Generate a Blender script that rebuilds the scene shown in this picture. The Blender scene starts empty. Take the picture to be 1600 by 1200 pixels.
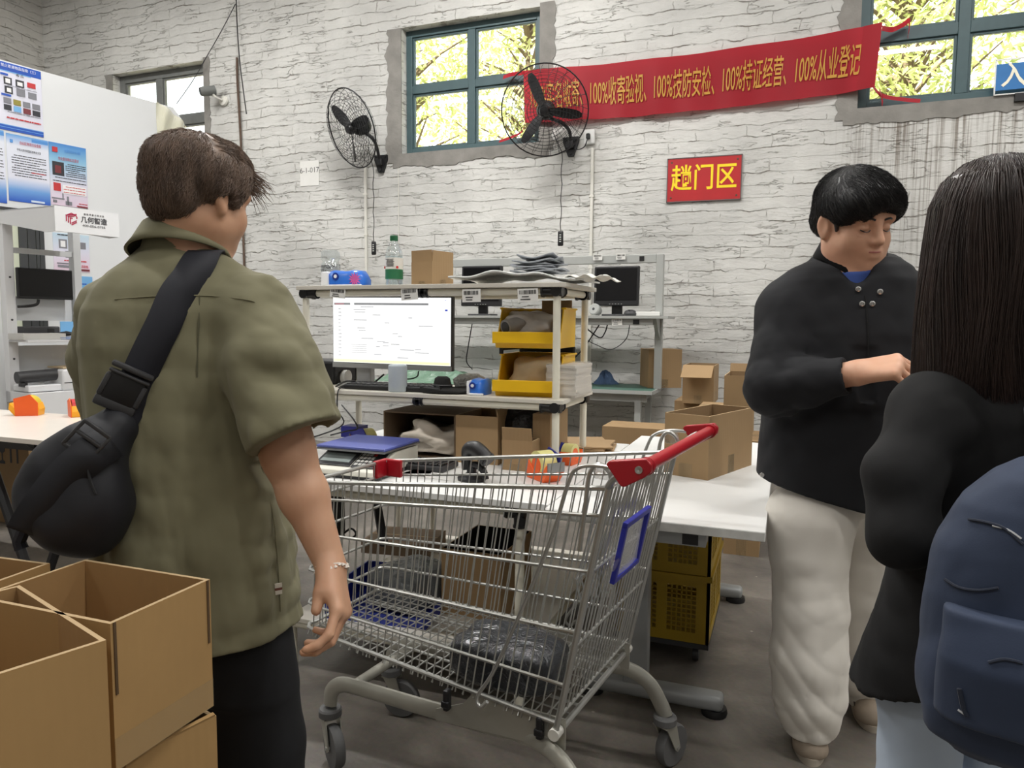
import bpy, bmesh, math, random
import numpy as np
from mathutils import Vector, Matrix, Euler

# ------------------------------------------------------------------ camera, sky, lamps, exposure
SC = bpy.context.scene
COL = SC.collection
R = math.radians
CAM_H, CAM_YAW, CAM_PITCH, CAM_ROLL, FPX = 1.30, 20.8, 4.8, 0.4, 1130.0
cam_data = bpy.data.cameras.new('camera')
cam_data.sensor_width = 36.0
cam_data.lens = 36.0 * FPX / 1600.0
cam_data.clip_start = 0.02
CAM = bpy.data.objects.new('camera', cam_data)
COL.objects.link(CAM)
CAM_M = Matrix.Rotation(R(CAM_YAW), 3, 'Z') @ Matrix.Rotation(R(90 - CAM_PITCH), 3, 'X') @ Matrix.Rotation(R(CAM_ROLL), 3, 'Z')
CAM.matrix_world = Matrix.Translation((0, 0, CAM_H)) @ CAM_M.to_4x4()
SC.camera = CAM

world = bpy.data.worlds.new('sky')
SC.world = world
world.use_nodes = True
wn = world.node_tree.nodes
wbg = wn['Background']
wbg.inputs['Color'].default_value = (0.95, 0.98, 1.0, 1)
wbg.inputs['Strength'].default_value = 3.0

SC.view_settings.view_transform = 'Standard'
SC.view_settings.look = 'None'
SC.view_settings.exposure = 0.0
SC.view_settings.gamma = 1.0
SC.view_settings.use_curve_mapping = False
try:
    SC.cycles.use_denoising = True
    SC.cycles.max_bounces = 8
    SC.cycles.sample_clamp_indirect = 6.0
except Exception:
    pass

def add_light(name, kind, loc, rot, energy, color=(1, 1, 1), size=1.0, size_y=None, angle=None):
    d = bpy.data.lights.new(name, kind)
    d.energy = energy
    d.color = color
    if kind == 'AREA':
        d.shape = 'RECTANGLE'
        d.size = size
        d.size_y = size_y or size
    if angle is not None:
        d.angle = angle
    o = bpy.data.objects.new(name, d)
    o.location = loc
    o.rotation_euler = rot
    COL.objects.link(o)
    return o

# the sun stands behind the building's roof and lights the trees beyond the windows
add_light('sun', 'SUN', (0, -20, 40), (R(38), 0, R(-14)), 21.0, (1.0, 0.95, 0.82), angle=R(0.6))
# rows of tube lamps under the roof
LAMP_Z = 5.35
for lx, pw in ((-6.4, 95), (-2.7, 165), (1.3, 85), (4.6, 70)):
    add_light('ceiling_tube', 'AREA', (lx, 4.2, LAMP_Z), (R(4), 0, 0), pw, (1.0, 0.985, 0.955), 1.3, 0.13)
for lx in (-5.6, -2.2, 1.2, 4.0):
    add_light('ceiling_tube', 'AREA', (lx, 1.1, LAMP_Z), (0, 0, 0), 66, (1.0, 0.985, 0.955), 1.5, 0.16)
for lx in (-4.0, 0.0, 4.0):
    add_light('ceiling_tube', 'AREA', (lx, -2.6, LAMP_Z), (0, 0, 0), 50, (1.0, 0.985, 0.955), 1.5, 0.3)

# ------------------------------------------------------------------ photo-plane helpers (used to measure positions)
C0 = Vector((0, 0, CAM_H))
def ray(x, y):
    return CAM_M @ Vector(((x - 800) / FPX, (600 - y) / FPX, -1.0))
def onY(x, y, Y):
    d = ray(x, y); return C0 + d * (Y / d.y)
def onZ(x, y, Z):
    d = ray(x, y); return C0 + d * ((Z - CAM_H) / d.z)
def onX(x, y, X):
    d = ray(x, y); return C0 + d * (X / d.x)
def onP(x, y, p, n):
    d = ray(x, y); n = Vector(n); return C0 + d * ((Vector(p) - C0).dot(n) / d.dot(n))
def at(x, y, depth):
    return C0 + ray(x, y) * depth

# ------------------------------------------------------------------ materials
MATS = {}
def lin(c):
    c = c / 255.0
    return c / 12.92 if c <= 0.04045 else ((c + 0.055) / 1.055) ** 2.4
def rgb(r, g, b):
    return (lin(r), lin(g), lin(b), 1.0)
def new_mat(name):
    m = bpy.data.materials.new(name)
    m.use_nodes = True
    nt = m.node_tree
    b = nt.nodes['Principled BSDF']
    MATS[name] = m
    return m, nt, b
def mat(name, col, rough=0.5, metal=0.0, var=0.0, vscale=8.0, bump=0.0, bscale=40.0, stretch=(1, 1, 1), emit=0.0, trans=0.0, sheen=0.0, spec=None, alpha=None, bdist=0.01):
    """one procedural surface: base colour with a little noise variation and a noise bump"""
    if name in MATS:
        return MATS[name]
    m, nt, b = new_mat(name)
    c = rgb(*col)
    b.inputs['Base Color'].default_value = c
    b.inputs['Roughness'].default_value = rough
    b.inputs['Metallic'].default_value = metal
    if spec is not None:
        b.inputs['Specular IOR Level'].default_value = spec
    if trans:
        b.inputs['Transmission Weight'].default_value = trans
    if alpha is not None:
        b.inputs['Alpha'].default_value = alpha
    if sheen:
        b.inputs['Sheen Weight'].default_value = sheen
    if emit:
        b.inputs['Emission Color'].default_value = c
        b.inputs['Emission Strength'].default_value = emit
    if var or bump:
        tc = nt.nodes.new('ShaderNodeTexCoord')
        mp = nt.nodes.new('ShaderNodeMapping')
        mp.inputs['Scale'].default_value = stretch
        nt.links.new(tc.outputs['Object'], mp.inputs['Vector'])
    if var:
        n = nt.nodes.new('ShaderNodeTexNoise')
        n.inputs['Scale'].default_value = vscale
        n.inputs['Detail'].default_value = 5
        nt.links.new(mp.outputs[0], n.inputs['Vector'])
        r_ = nt.nodes.new('ShaderNodeValToRGB')
        r_.color_ramp.elements[0].position = 0.3
        r_.color_ramp.elements[1].position = 0.7
        r_.color_ramp.elements[0].color = tuple(max(0, v * (1 - var)) for v in c[:3]) + (1,)
        r_.color_ramp.elements[1].color = tuple(min(1, v * (1 + var)) for v in c[:3]) + (1,)
        nt.links.new(n.outputs['Fac'], r_.inputs[0])
        nt.links.new(r_.outputs[0], b.inputs['Base Color'])
    if bump:
        n2 = nt.nodes.new('ShaderNodeTexNoise')
        n2.inputs['Scale'].default_value = bscale
        n2.inputs['Detail'].default_value = 4
        nt.links.new(mp.outputs[0], n2.inputs['Vector'])
        bp = nt.nodes.new('ShaderNodeBump')
        bp.inputs['Strength'].default_value = bump
        bp.inputs['Distance'].default_value = bdist
        nt.links.new(n2.outputs['Fac'], bp.inputs['Height'])
        nt.links.new(bp.outputs[0], b.inputs['Normal'])
    return m

def N(nt, t, **kw):
    n = nt.nodes.new(t)
    for k, v in kw.items():
        if k in n.inputs:
            n.inputs[k].default_value = v
        else:
            setattr(n, k, v)
    return n

def wall_material(name, tint, course=0.102, darker=1.0, dirt=0.0):
    """white-washed old brick: broken mortar lines, lumpy paint, a little grime"""
    m, nt, b = new_mat(name)
    L = nt.links.new
    tc = N(nt, 'ShaderNodeTexCoord')
    mp = N(nt, 'ShaderNodeMapping')
    L(tc.outputs['Object'], mp.inputs['Vector'])
    # wall coordinates: along the wall / up
    sep = N(nt, 'ShaderNodeSeparateXYZ'); L(mp.outputs[0], sep.inputs[0])
    ad = N(nt, 'ShaderNodeMath', operation='ADD'); L(sep.outputs[0], ad.inputs[0]); L(sep.outputs[1], ad.inputs[1])
    cmb = N(nt, 'ShaderNodeCombineXYZ'); L(ad.outputs[0], cmb.inputs[0]); L(sep.outputs[2], cmb.inputs[1])
    wob = N(nt, 'ShaderNodeTexNoise', Scale=2.6, Detail=4.0); L(mp.outputs[0], wob.inputs['Vector'])
    wsub = N(nt, 'ShaderNodeVectorMath', operation='MULTIPLY_ADD'); L(wob.outputs['Color'], wsub.inputs[0])
    wsub.inputs[1].default_value = (0.16, 0.10, 0); L(cmb.outputs[0], wsub.inputs[2])
    wob2 = N(nt, 'ShaderNodeTexNoise', Scale=11.0, Detail=3.0); L(mp.outputs[0], wob2.inputs['Vector'])
    wsub2 = N(nt, 'ShaderNodeVectorMath', operation='MULTIPLY_ADD'); L(wob2.outputs['Color'], wsub2.inputs[0])
    wsub2.inputs[1].default_value = (0.05, 0.034, 0); L(wsub.outputs[0], wsub2.inputs[2]); wsub = wsub2
    br = N(nt, 'ShaderNodeTexBrick')
    br.inputs['Scale'].default_value = 1.0
    br.inputs['Mortar Size'].default_value = 0.0055
    br.inputs['Mortar Smooth'].default_value = 0.35
    br.inputs['Brick Width'].default_value = 30.0
    br.inputs['Row Height'].default_value = course
    L(wsub.outputs[0], br.inputs['Vector'])
    b2 = N(nt, 'ShaderNodeTexBrick')
    for k_, v_ in (('Scale', 1.0), ('Mortar Size', 0.005), ('Mortar Smooth', 0.4), ('Brick Width', 0.42), ('Row Height', course)): b2.inputs[k_].default_value = v_  # head joints
    L(wsub.outputs[0], b2.inputs['Vector'])
    vw = N(nt, 'ShaderNodeMath', operation='MULTIPLY'); L(b2.outputs['Fac'], vw.inputs[0]); vw.inputs[1].default_value = 0.55
    jn = N(nt, 'ShaderNodeMath', operation='MAXIMUM'); L(br.outputs['Fac'], jn.inputs[0]); L(vw.outputs[0], jn.inputs[1])
    # mortar gaps show only here and there, more along the bed joints
    nm = N(nt, 'ShaderNodeTexNoise', Scale=7.0, Detail=6.0, Roughness=0.65)
    mps = N(nt, 'ShaderNodeMapping'); mps.inputs['Scale'].default_value = (0.6, 0.6, 1.5)
    L(tc.outputs['Object'], mps.inputs['Vector']); L(mps.outputs[0], nm.inputs['Vector'])
    rm = N(nt, 'ShaderNodeValToRGB'); L(nm.outputs['Fac'], rm.inputs[0])
    rm.color_ramp.elements[0].position = 0.475; rm.color_ramp.elements[0].color = (0, 0, 0, 1)
    rm.color_ramp.elements[1].position = 0.62; rm.color_ramp.elements[1].color = (1, 1, 1, 1)
    crack = N(nt, 'ShaderNodeMath', operation='MULTIPLY'); L(jn.outputs[0], crack.inputs[0]); L(rm.outputs[0], crack.inputs[1])
    # wandering hairline cracks: contour lines of a flattened noise
    mc = N(nt, 'ShaderNodeMapping'); mc.inputs['Scale'].default_value = (1.0, 1.0, 5.5); L(tc.outputs['Object'], mc.inputs['Vector'])
    hn_ = N(nt, 'ShaderNodeTexNoise', Scale=2.3, Detail=4.5, Roughness=0.58); L(mc.outputs[0], hn_.inputs['Vector'])
    hs_ = N(nt, 'ShaderNodeMath', operation='SUBTRACT'); L(hn_.outputs['Fac'], hs_.inputs[0]); hs_.inputs[1].default_value = 0.5
    ha_ = N(nt, 'ShaderNodeMath', operation='ABSOLUTE'); L(hs_.outputs[0], ha_.inputs[0])
    hr_ = N(nt, 'ShaderNodeMapRange'); L(ha_.outputs[0], hr_.inputs[0]); hr_.inputs[1].default_value = 0.002; hr_.inputs[2].default_value = 0.011; hr_.inputs[3].default_value = 0.62; hr_.inputs[4].default_value = 0.0
    hm_ = N(nt, 'ShaderNodeTexNoise', Scale=4.0, Detail=3.0); L(mp.outputs[0], hm_.inputs['Vector'])
    hq_ = N(nt, 'ShaderNodeMapRange'); L(hm_.outputs['Fac'], hq_.inputs[0]); hq_.inputs[1].default_value = 0.49; hq_.inputs[2].default_value = 0.62
    hx_ = N(nt, 'ShaderNodeMath', operation='MULTIPLY'); L(hr_.outputs[0], hx_.inputs[0]); L(hq_.outputs[0], hx_.inputs[1])
    crack0 = crack
    crack = N(nt, 'ShaderNodeMath', operation='MAXIMUM'); L(crack0.outputs[0], crack.inputs[0]); L(hx_.outputs[0], crack.inputs[1])
    # paint tone
    nv = N(nt, 'ShaderNodeTexNoise', Scale=1.1, Detail=8.0, Roughness=0.6); L(mp.outputs[0], nv.inputs['Vector'])
    rv = N(nt, 'ShaderNodeValToRGB'); L(nv.outputs['Fac'], rv.inputs[0])
    rv.color_ramp.elements[0].position = 0.32; rv.color_ramp.elements[0].color = rgb(*[t * 0.86 * darker for t in tint])
    rv.color_ramp.elements[1].position = 0.66; rv.color_ramp.elements[1].color = rgb(*[min(255, t * 1.0 * darker) for t in tint])
    # fine speckle and chips
    ns = N(nt, 'ShaderNodeTexNoise', Scale=26.0, Detail=4.0, Roughness=0.7); L(mp.outputs[0], ns.inputs['Vector'])
    rs = N(nt, 'ShaderNodeValToRGB'); L(ns.outputs['Fac'], rs.inputs[0])
    rs.color_ramp.elements[0].position = 0.64; rs.color_ramp.elements[0].color = (0, 0, 0, 1)
    rs.color_ramp.elements[1].position = 0.76; rs.color_ramp.elements[1].color = (0.55, 0.55, 0.55, 1)
    mix1 = N(nt, 'ShaderNodeMix', data_type='RGBA'); L(rs.outputs[0], mix1.inputs['Factor'])
    L(rv.outputs[0], mix1.inputs['A']); mix1.inputs['B'].default_value = rgb(150, 143, 132)
    cm = N(nt, 'ShaderNodeMath', operation='MULTIPLY'); L(crack.outputs[0], cm.inputs[0]); cm.inputs[1].default_value = 0.78
    mix2 = N(nt, 'ShaderNodeMix', data_type='RGBA'); L(cm.outputs[0], mix2.inputs['Factor'])
    L(mix1.outputs['Result'], mix2.inputs['A']); mix2.inputs['B'].default_value = rgb(108, 99, 88)
    out = mix2.outputs['Result']
    # rain streaks below the right-hand window
    if dirt:
        st = N(nt, 'ShaderNodeTexNoise', Scale=1.0, Detail=3.0, Roughness=0.6)
        ms = N(nt, 'ShaderNodeMapping'); ms.inputs['Scale'].default_value = (58, 58, 0.9)
        L(tc.outputs['Object'], ms.inputs['Vector']); L(ms.outputs[0], st.inputs['Vector'])
        rr = N(nt, 'ShaderNodeValToRGB'); L(st.outputs['Fac'], rr.inputs[0])
        rr.color_ramp.elements[0].position = 0.50; rr.color_ramp.elements[0].color = (0, 0, 0, 1)
        rr.color_ramp.elements[1].position = 0.66; rr.color_ramp.elements[1].color = (1, 1, 1, 1)
        mx = N(nt, 'ShaderNodeMapRange'); L(sep.outputs[0], mx.inputs[0])
        mx.inputs[1].default_value = 0.25; mx.inputs[2].default_value = 0.75
        mz = N(nt, 'ShaderNodeMapRange'); L(sep.outputs[2], mz.inputs[0])
        mz.inputs[1].default_value = 1.2; mz.inputs[2].default_value = 2.95
        mz2 = N(nt, 'ShaderNodeMath', operation='LESS_THAN'); L(sep.outputs[2], mz2.inputs[0]); mz2.inputs[1].default_value = 2.98
        p1 = N(nt, 'ShaderNodeMath', operation='MULTIPLY'); L(mx.outputs[0], p1.inputs[0]); L(mz.outputs[0], p1.inputs[1])
        p2 = N(nt, 'ShaderNodeMath', operation='MULTIPLY'); L(p1.outputs[0], p2.inputs[0]); L(mz2.outputs[0], p2.inputs[1])
        p3 = N(nt, 'ShaderNodeMath', operation='MULTIPLY'); L(p2.outputs[0], p3.inputs[0]); L(rr.outputs[0], p3.inputs[1])
        p4 = N(nt, 'ShaderNodeMath', operation='MULTIPLY'); L(p3.outputs[0], p4.inputs[0]); p4.inputs[1].default_value = dirt
        mix3 = N(nt, 'ShaderNodeMix', data_type='RGBA'); L(p4.outputs[0], mix3.inputs['Factor'])
        L(out, mix3.inputs['A']); mix3.inputs['B'].default_value = rgb(104, 92, 78)
        out = mix3.outputs['Result']
    L(out, b.inputs['Base Color'])
    b.inputs['Roughness'].default_value = 0.85
    # relief
    inv = N(nt, 'ShaderNodeMath', operation='MULTIPLY_ADD'); L(crack.outputs[0], inv.inputs[0]); inv.inputs[1].default_value = -1.0
    lump = N(nt, 'ShaderNodeTexNoise', Scale=7.0, Detail=6.0, Roughness=0.6); L(mps.outputs[0], lump.inputs['Vector'])
    L(lump.outputs['Fac'], inv.inputs[2])
    soft = N(nt, 'ShaderNodeMath', operation='MULTIPLY_ADD'); L(br.outputs['Fac'], soft.inputs[0]); soft.inputs[1].default_value = -0.35
    L(inv.outputs[0], soft.inputs[2])
    bp = N(nt, 'ShaderNodeBump', Strength=0.8, Distance=0.022); L(soft.outputs[0], bp.inputs['Height'])
    L(bp.outputs[0], b.inputs['Normal'])
    return m

def floor_material():
    m, nt, b = new_mat('worn_concrete')
    L = nt.links.new
    tc = N(nt, 'ShaderNodeTexCoord')
    n1 = N(nt, 'ShaderNodeTexNoise', Scale=1.3, Detail=9.0, Roughness=0.62, Distortion=0.6); L(tc.outputs['Object'], n1.inputs['Vector'])
    r1 = N(nt, 'ShaderNodeValToRGB'); L(n1.outputs['Fac'], r1.inputs[0])
    e = r1.color_ramp.elements
    e[0].position = 0.30; e[0].color = rgb(72, 66, 60)
    e[1].position = 0.72; e[1].color = rgb(142, 132, 119)
    e2 = e.new(0.5); e2.color = rgb(104, 96, 86)
    n2 = N(nt, 'ShaderNodeTexNoise', Scale=60.0, Detail=3.0); L(tc.outputs['Object'], n2.inputs['Vector'])
    mx = N(nt, 'ShaderNodeMix', data_type='RGBA', blend_type='MULTIPLY'); mx.inputs['Factor'].default_value = 0.35
    L(r1.outputs[0], mx.inputs['A']); L(n2.outputs['Color'], mx.inputs['B'])
    hs = N(nt, 'ShaderNodeHueSaturation', Saturation=0.75, Value=1.12); L(mx.outputs['Result'], hs.inputs['Color'])
    # pale drips of spilt paint
    v = N(nt, 'ShaderNodeTexVoronoi', Scale=9.0); L(tc.outputs['Object'], v.inputs['Vector'])
    rv = N(nt, 'ShaderNodeValToRGB'); L(v.outputs['Distance'], rv.inputs[0])
    rv.color_ramp.elements[0].position = 0.035; rv.color_ramp.elements[0].color = (0.55, 0.55, 0.55, 1)
    rv.color_ramp.elements[1].position = 0.06; rv.color_ramp.elements[1].color = (0, 0, 0, 1)
    m3 = N(nt, 'ShaderNodeMix', data_type='RGBA'); L(rv.outputs[0], m3.inputs['Factor']); L(hs.outputs[0], m3.inputs['A']); m3.inputs['B'].default_value = rgb(196, 188, 176)
    L(m3.outputs['Result'], b.inputs['Base Color'])
    rr = N(nt, 'ShaderNodeMapRange'); L(n1.outputs['Fac'], rr.inputs[0]); rr.inputs[3].default_value = 0.62; rr.inputs[4].default_value = 0.38
    L(rr.outputs[0], b.inputs['Roughness'])
    bp = N(nt, 'ShaderNodeBump', Strength=0.25, Distance=0.004); L(n2.outputs['Fac'], bp.inputs['Height']); L(bp.outputs[0], b.inputs['Normal'])
    return m

def leaf_material(name, c1, c2):
    m, nt, b = new_mat(name)
    L = nt.links.new
    tc = N(nt, 'ShaderNodeTexCoord')
    n1 = N(nt, 'ShaderNodeTexNoise', Scale=2.2, Detail=3.0); L(tc.outputs['Object'], n1.inputs['Vector'])
    r1 = N(nt, 'ShaderNodeValToRGB'); L(n1.outputs['Fac'], r1.inputs[0])
    r1.color_ramp.elements[0].position = 0.35; r1.color_ramp.elements[0].color = rgb(*c1)
    r1.color_ramp.elements[1].position = 0.65; r1.color_ramp.elements[1].color = rgb(*c2)
    L(r1.outputs[0], b.inputs['Base Color'])
    b.inputs['Roughness'].default_value = 0.55
    tr = N(nt, 'ShaderNodeBsdfTranslucent'); L(r1.outputs[0], tr.inputs['Color'])
    ms = N(nt, 'ShaderNodeMixShader'); ms.inputs[0].default_value = 0.5
    L(b.outputs[0], ms.inputs[1]); L(tr.outputs[0], ms.inputs[2]); L(ms.outputs[0], nt.nodes['Material Output'].inputs['Surface'])
    return m

def pane_material(name, tint=(1, 1, 1), gloss=0.06, rough=0.02):
    m = bpy.data.materials.new(name); m.use_nodes = True
    nt = m.node_tree; nt.nodes.clear()
    o = nt.nodes.new('ShaderNodeOutputMaterial')
    t = nt.nodes.new('ShaderNodeBsdfTransparent'); t.inputs[0].default_value = tuple(tint) + (1,)
    g = nt.nodes.new('ShaderNodeBsdfGlossy'); g.inputs['Roughness'].default_value = rough
    mx = nt.nodes.new('ShaderNodeMixShader'); mx.inputs[0].default_value = gloss
    nt.links.new(t.outputs[0], mx.inputs[1]); nt.links.new(g.outputs[0], mx.inputs[2]); nt.links.new(mx.outputs[0], o.inputs[0])
    MATS[name] = m
    return m

def cloth_translucent(name, col, k=0.35):
    m, nt, b = new_mat(name)
    b.inputs['Base Color'].default_value = rgb(*col)
    b.inputs['Roughness'].default_value = 0.6
    tr = nt.nodes.new('ShaderNodeBsdfTranslucent'); tr.inputs[0].default_value = rgb(*col)
    ms = nt.nodes.new('ShaderNodeMixShader'); ms.inputs[0].default_value = k
    nt.links.new(b.outputs[0], ms.inputs[1]); nt.links.new(tr.outputs[0], ms.inputs[2])
    nt.links.new(ms.outputs[0], nt.nodes['Material Output'].inputs['Surface'])
    return m

def card_material(name, col, var=0.06):
    """corrugated board: faint vertical fluting and soft patches"""
    m, nt, b = new_mat(name)
    L = nt.links.new
    tc = N(nt, 'ShaderNodeTexCoord')
    n1 = N(nt, 'ShaderNodeTexNoise', Scale=5.0, Detail=6.0); L(tc.outputs['Object'], n1.inputs['Vector'])
    r1 = N(nt, 'ShaderNodeValToRGB'); L(n1.outputs['Fac'], r1.inputs[0])
    c = rgb(*col)
    r1.color_ramp.elements[0].position = 0.3; r1.color_ramp.elements[0].color = tuple(v * (1 - var) for v in c[:3]) + (1,)
    r1.color_ramp.elements[1].position = 0.7; r1.color_ramp.elements[1].color = tuple(min(1, v * (1 + var)) for v in c[:3]) + (1,)
    L(r1.outputs[0], b.inputs['Base Color'])
    b.inputs['Roughness'].default_value = 0.75
    w = N(nt, 'ShaderNodeTexWave', Scale=40.0, Distortion=0.4); w.bands_direction = 'DIAGONAL'
    mp = N(nt, 'ShaderNodeMapping'); mp.inputs['Scale'].default_value = (1, 1, 0.02)
    L(tc.outputs['Object'], mp.inputs['Vector']); L(mp.outputs[0], w.inputs['Vector'])
    bp = N(nt, 'ShaderNodeBump', Strength=0.06, Distance=0.003); L(w.outputs['Fac'], bp.inputs['Height']); L(bp.outputs[0], b.inputs['Normal'])
    return m

def film_material(name, col, rough=0.18, bscale=16.0, strength=0.9):
    """crinkled plastic film"""
    m, nt, b = new_mat(name)
    L = nt.links.new
    b.inputs['Base Color'].default_value = rgb(*col)
    b.inputs['Roughness'].default_value = rough
    tc = N(nt, 'ShaderNodeTexCoord')
    v = N(nt, 'ShaderNodeTexNoise', Scale=bscale, Detail=5.0, Distortion=1.6); L(tc.outputs['Object'], v.inputs['Vector'])
    bp = N(nt, 'ShaderNodeBump', Strength=strength, Distance=0.02); L(v.outputs['Fac'], bp.inputs['Height']); L(bp.outputs[0], b.inputs['Normal'])
    return m

def tape_film(name, col=(205, 190, 150), a=0.28):
    m = bpy.data.materials.new(name); m.use_nodes = True
    nt = m.node_tree; nt.nodes.clear()
    o = nt.nodes.new('ShaderNodeOutputMaterial')
    t = nt.nodes.new('ShaderNodeBsdfTransparent')
    p = nt.nodes.new('ShaderNodeBsdfPrincipled'); p.inputs['Base Color'].default_value = rgb(*col); p.inputs['Roughness'].default_value = 0.2
    n = nt.nodes.new('ShaderNodeTexNoise'); n.inputs['Scale'].default_value = 35
    bp = nt.nodes.new('ShaderNodeBump'); bp.inputs['Strength'].default_value = 0.8; bp.inputs['Distance'].default_value = 0.006
    nt.links.new(n.outputs['Fac'], bp.inputs['Height']); nt.links.new(bp.outputs[0], p.inputs['Normal'])
    mx = nt.nodes.new('ShaderNodeMixShader'); mx.inputs[0].default_value = a
    nt.links.new(t.outputs[0], mx.inputs[1]); nt.links.new(p.outputs[0], mx.inputs[2]); nt.links.new(mx.outputs[0], o.inputs[0])
    MATS[name] = m
    return m

# ------------------------------------------------------------------ mesh builder
class MB:
    def __init__(s):
        s.v = []; s.f = []; s.mi = []; s.cur = 0
    def _add(s, vs, fs):
        o = len(s.v)
        s.v += [tuple(v) for v in vs]
        for f in fs:
            s.f.append(tuple(i + o for i in f)); s.mi.append(s.cur)
        return s
    def slot(s, i):
        s.cur = i; return s
    def box(s, c, d, rz=0.0, M=None):
        x, y, z = d[0] / 2, d[1] / 2, d[2] / 2
        vs = [Vector(p) for p in ((-x, -y, -z), (x, -y, -z), (x, y, -z), (-x, y, -z), (-x, -y, z), (x, -y, z), (x, y, z), (-x, y, z))]
        T = Matrix.Rotation(rz, 3, 'Z') if M is None else M
        c = Vector(c)
        return s._add([T @ v + c for v in vs], [(3, 2, 1, 0), (4, 5, 6, 7), (0, 1, 5, 4), (1, 2, 6, 5), (2, 3, 7, 6), (3, 0, 4, 7)])
    def box2(s, a, b):
        a = Vector(a); b = Vector(b)
        return s.box((a + b) / 2, (abs(b.x - a.x), abs(b.y - a.y), abs(b.z - a.z)))
    def rbox(s, c, d, r=0.01, seg=2, rz=0.0, M=None):
        """rounded box: bevelled by bmesh"""
        bm = bmesh.new()
        bmesh.ops.create_cube(bm, size=1.0)
        for v in bm.verts:
            v.co = Vector((v.co.x * d[0], v.co.y * d[1], v.co.z * d[2]))
        bmesh.ops.bevel(bm, geom=list(bm.edges), offset=min(r, min(d) * 0.49), segments=seg, profile=0.5, affect='EDGES')
        T = Matrix.Rotation(rz, 3, 'Z') if M is None else M
        c = Vector(c)
        bm.verts.index_update()
        vs = [T @ v.co + c for v in bm.verts]
        fs = [tuple(v.index for v in f.verts) for f in bm.faces]
        bm.free()
        return s._add(vs, fs)
    def tube(s, pts, r, n=8, cap=True, closed=False):
        pts = [Vector(p) for p in pts]
        m = len(pts)
        rs = r if isinstance(r, (list, tuple)) else [r] * m
        vs = []; fs = []
        up = None
        for i, p in enumerate(pts):
            if closed:
                t = pts[(i + 1) % m] - pts[i - 1]
            else:
                t = pts[min(i + 1, m - 1)] - pts[max(i - 1, 0)]
            if t.length < 1e-9:
                t = Vector((0, 0, 1))
            t.normalize()
            if up is None:
                up = Vector((0, 0, 1)) if abs(t.z) < 0.9 else Vector((1, 0, 0))
            u = up - t * up.dot(t)
            if u.length < 1e-6:
                u = t.orthogonal()
            u.normalize(); w = t.cross(u); up = u
            for k in range(n):
                a = 2 * math.pi * (k + 0.5) / n
                vs.append(p + (u * math.cos(a) + w * math.sin(a)) * rs[i])
        cnt = m if closed else m - 1
        for i in range(cnt):
            j = (i + 1) % m
            for k in range(n):
                fs.append((i * n + k, i * n + (k + 1) % n, j * n + (k + 1) % n, j * n + k))
        if cap and not closed:
            fs.append(tuple(range(n - 1, -1, -1)))
            fs.append(tuple((m - 1) * n + k for k in range(n)))
        return s._add(vs, fs)
    def lathe(s, prof, n=20, o=(0, 0, 0), M=None):
        vs = []; fs = []
        T = M if M is not None else Matrix.Identity(3)
        o = Vector(o)
        for (r, z) in prof:
            for k in range(n):
                a = 2 * math.pi * k / n
                vs.append(T @ Vector((r * math.cos(a), r * math.sin(a), z)) + o)
        m = len(prof)
        for i in range(m - 1):
            for k in range(n):
                fs.append((i * n + k, i * n + (k + 1) % n, (i + 1) * n + (k + 1) % n, (i + 1) * n + k))
        if prof[0][0] > 1e-6: fs.append(tuple(range(n - 1, -1, -1)))
        if prof[-1][0] > 1e-6: fs.append(tuple((m - 1) * n + k for k in range(n)))
        return s._add(vs, fs)
    def prism(s, poly, h, T=None, o=(0, 0, 0)):
        """polygon in local xy, extruded along local z by h"""
        T = T if T is not None else Matrix.Identity(3)
        o = Vector(o); n = len(poly)
        vs = [T @ Vector((p[0], p[1], 0)) + o for p in poly] + [T @ Vector((p[0], p[1], h)) + o for p in poly]
        fs = [tuple(range(n - 1, -1, -1)), tuple(range(n, 2 * n))]
        for i in range(n):
            j = (i + 1) % n
            fs.append((i, j, n + j, n + i))
        return s._add(vs, fs)
    def loft(s, rings, cap=True, closed=True):
        n = len(rings[0]); vs = [p for r_ in rings for p in r_]; fs = []
        for i in range(len(rings) - 1):
            for k in range(n if closed else n - 1):
                fs.append((i * n + k, i * n + (k + 1) % n, (i + 1) * n + (k + 1) % n, (i + 1) * n + k))
        if cap and closed:
            fs.append(tuple(range(n - 1, -1, -1))); fs.append(tuple((len(rings) - 1) * n + k for k in range(n)))
        return s._add(vs, fs)
    def quad(s, a, b, c, d):
        return s._add([a, b, c, d], [(0, 1, 2, 3)])
    def grid(s, fn, nu, nv):
        vs = [fn(i / nu, j / nv) for j in range(nv + 1) for i in range(nu + 1)]
        fs = [(j * (nu + 1) + i, j * (nu + 1) + i + 1, (j + 1) * (nu + 1) + i + 1, (j + 1) * (nu + 1) + i) for j in range(nv) for i in range(nu)]
        return s._add(vs, fs)
    def build(s, name, m, parent=None, smooth=False, bevel=0.0, solid=0.0, angle=35):
        me = bpy.data.meshes.new(name)
        me.from_pydata(s.v, [], s.f)
        me.update()
        ms = m if isinstance(m, (list, tuple)) else [m]
        for q in ms: me.materials.append(q)
        if len(ms) > 1:
            me.polygons.foreach_set('material_index', s.mi)
        if smooth:
            me.polygons.foreach_set('use_smooth', [True] * len(me.polygons))
            if smooth != 'all':
                try: me.set_sharp_from_angle(angle=R(angle))
                except Exception: pass
        o = bpy.data.objects.new(name, me)
        COL.objects.link(o)
        if parent is not None: o.parent = parent
        if solid:
            md = o.modifiers.new('solid', 'SOLIDIFY'); md.thickness = solid; md.offset = 0
        if bevel:
            md = o.modifiers.new('bevel', 'BEVEL'); md.width = bevel; md.segments = 2; md.limit_method = 'ANGLE'; md.angle_limit = R(40)
        return o

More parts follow.
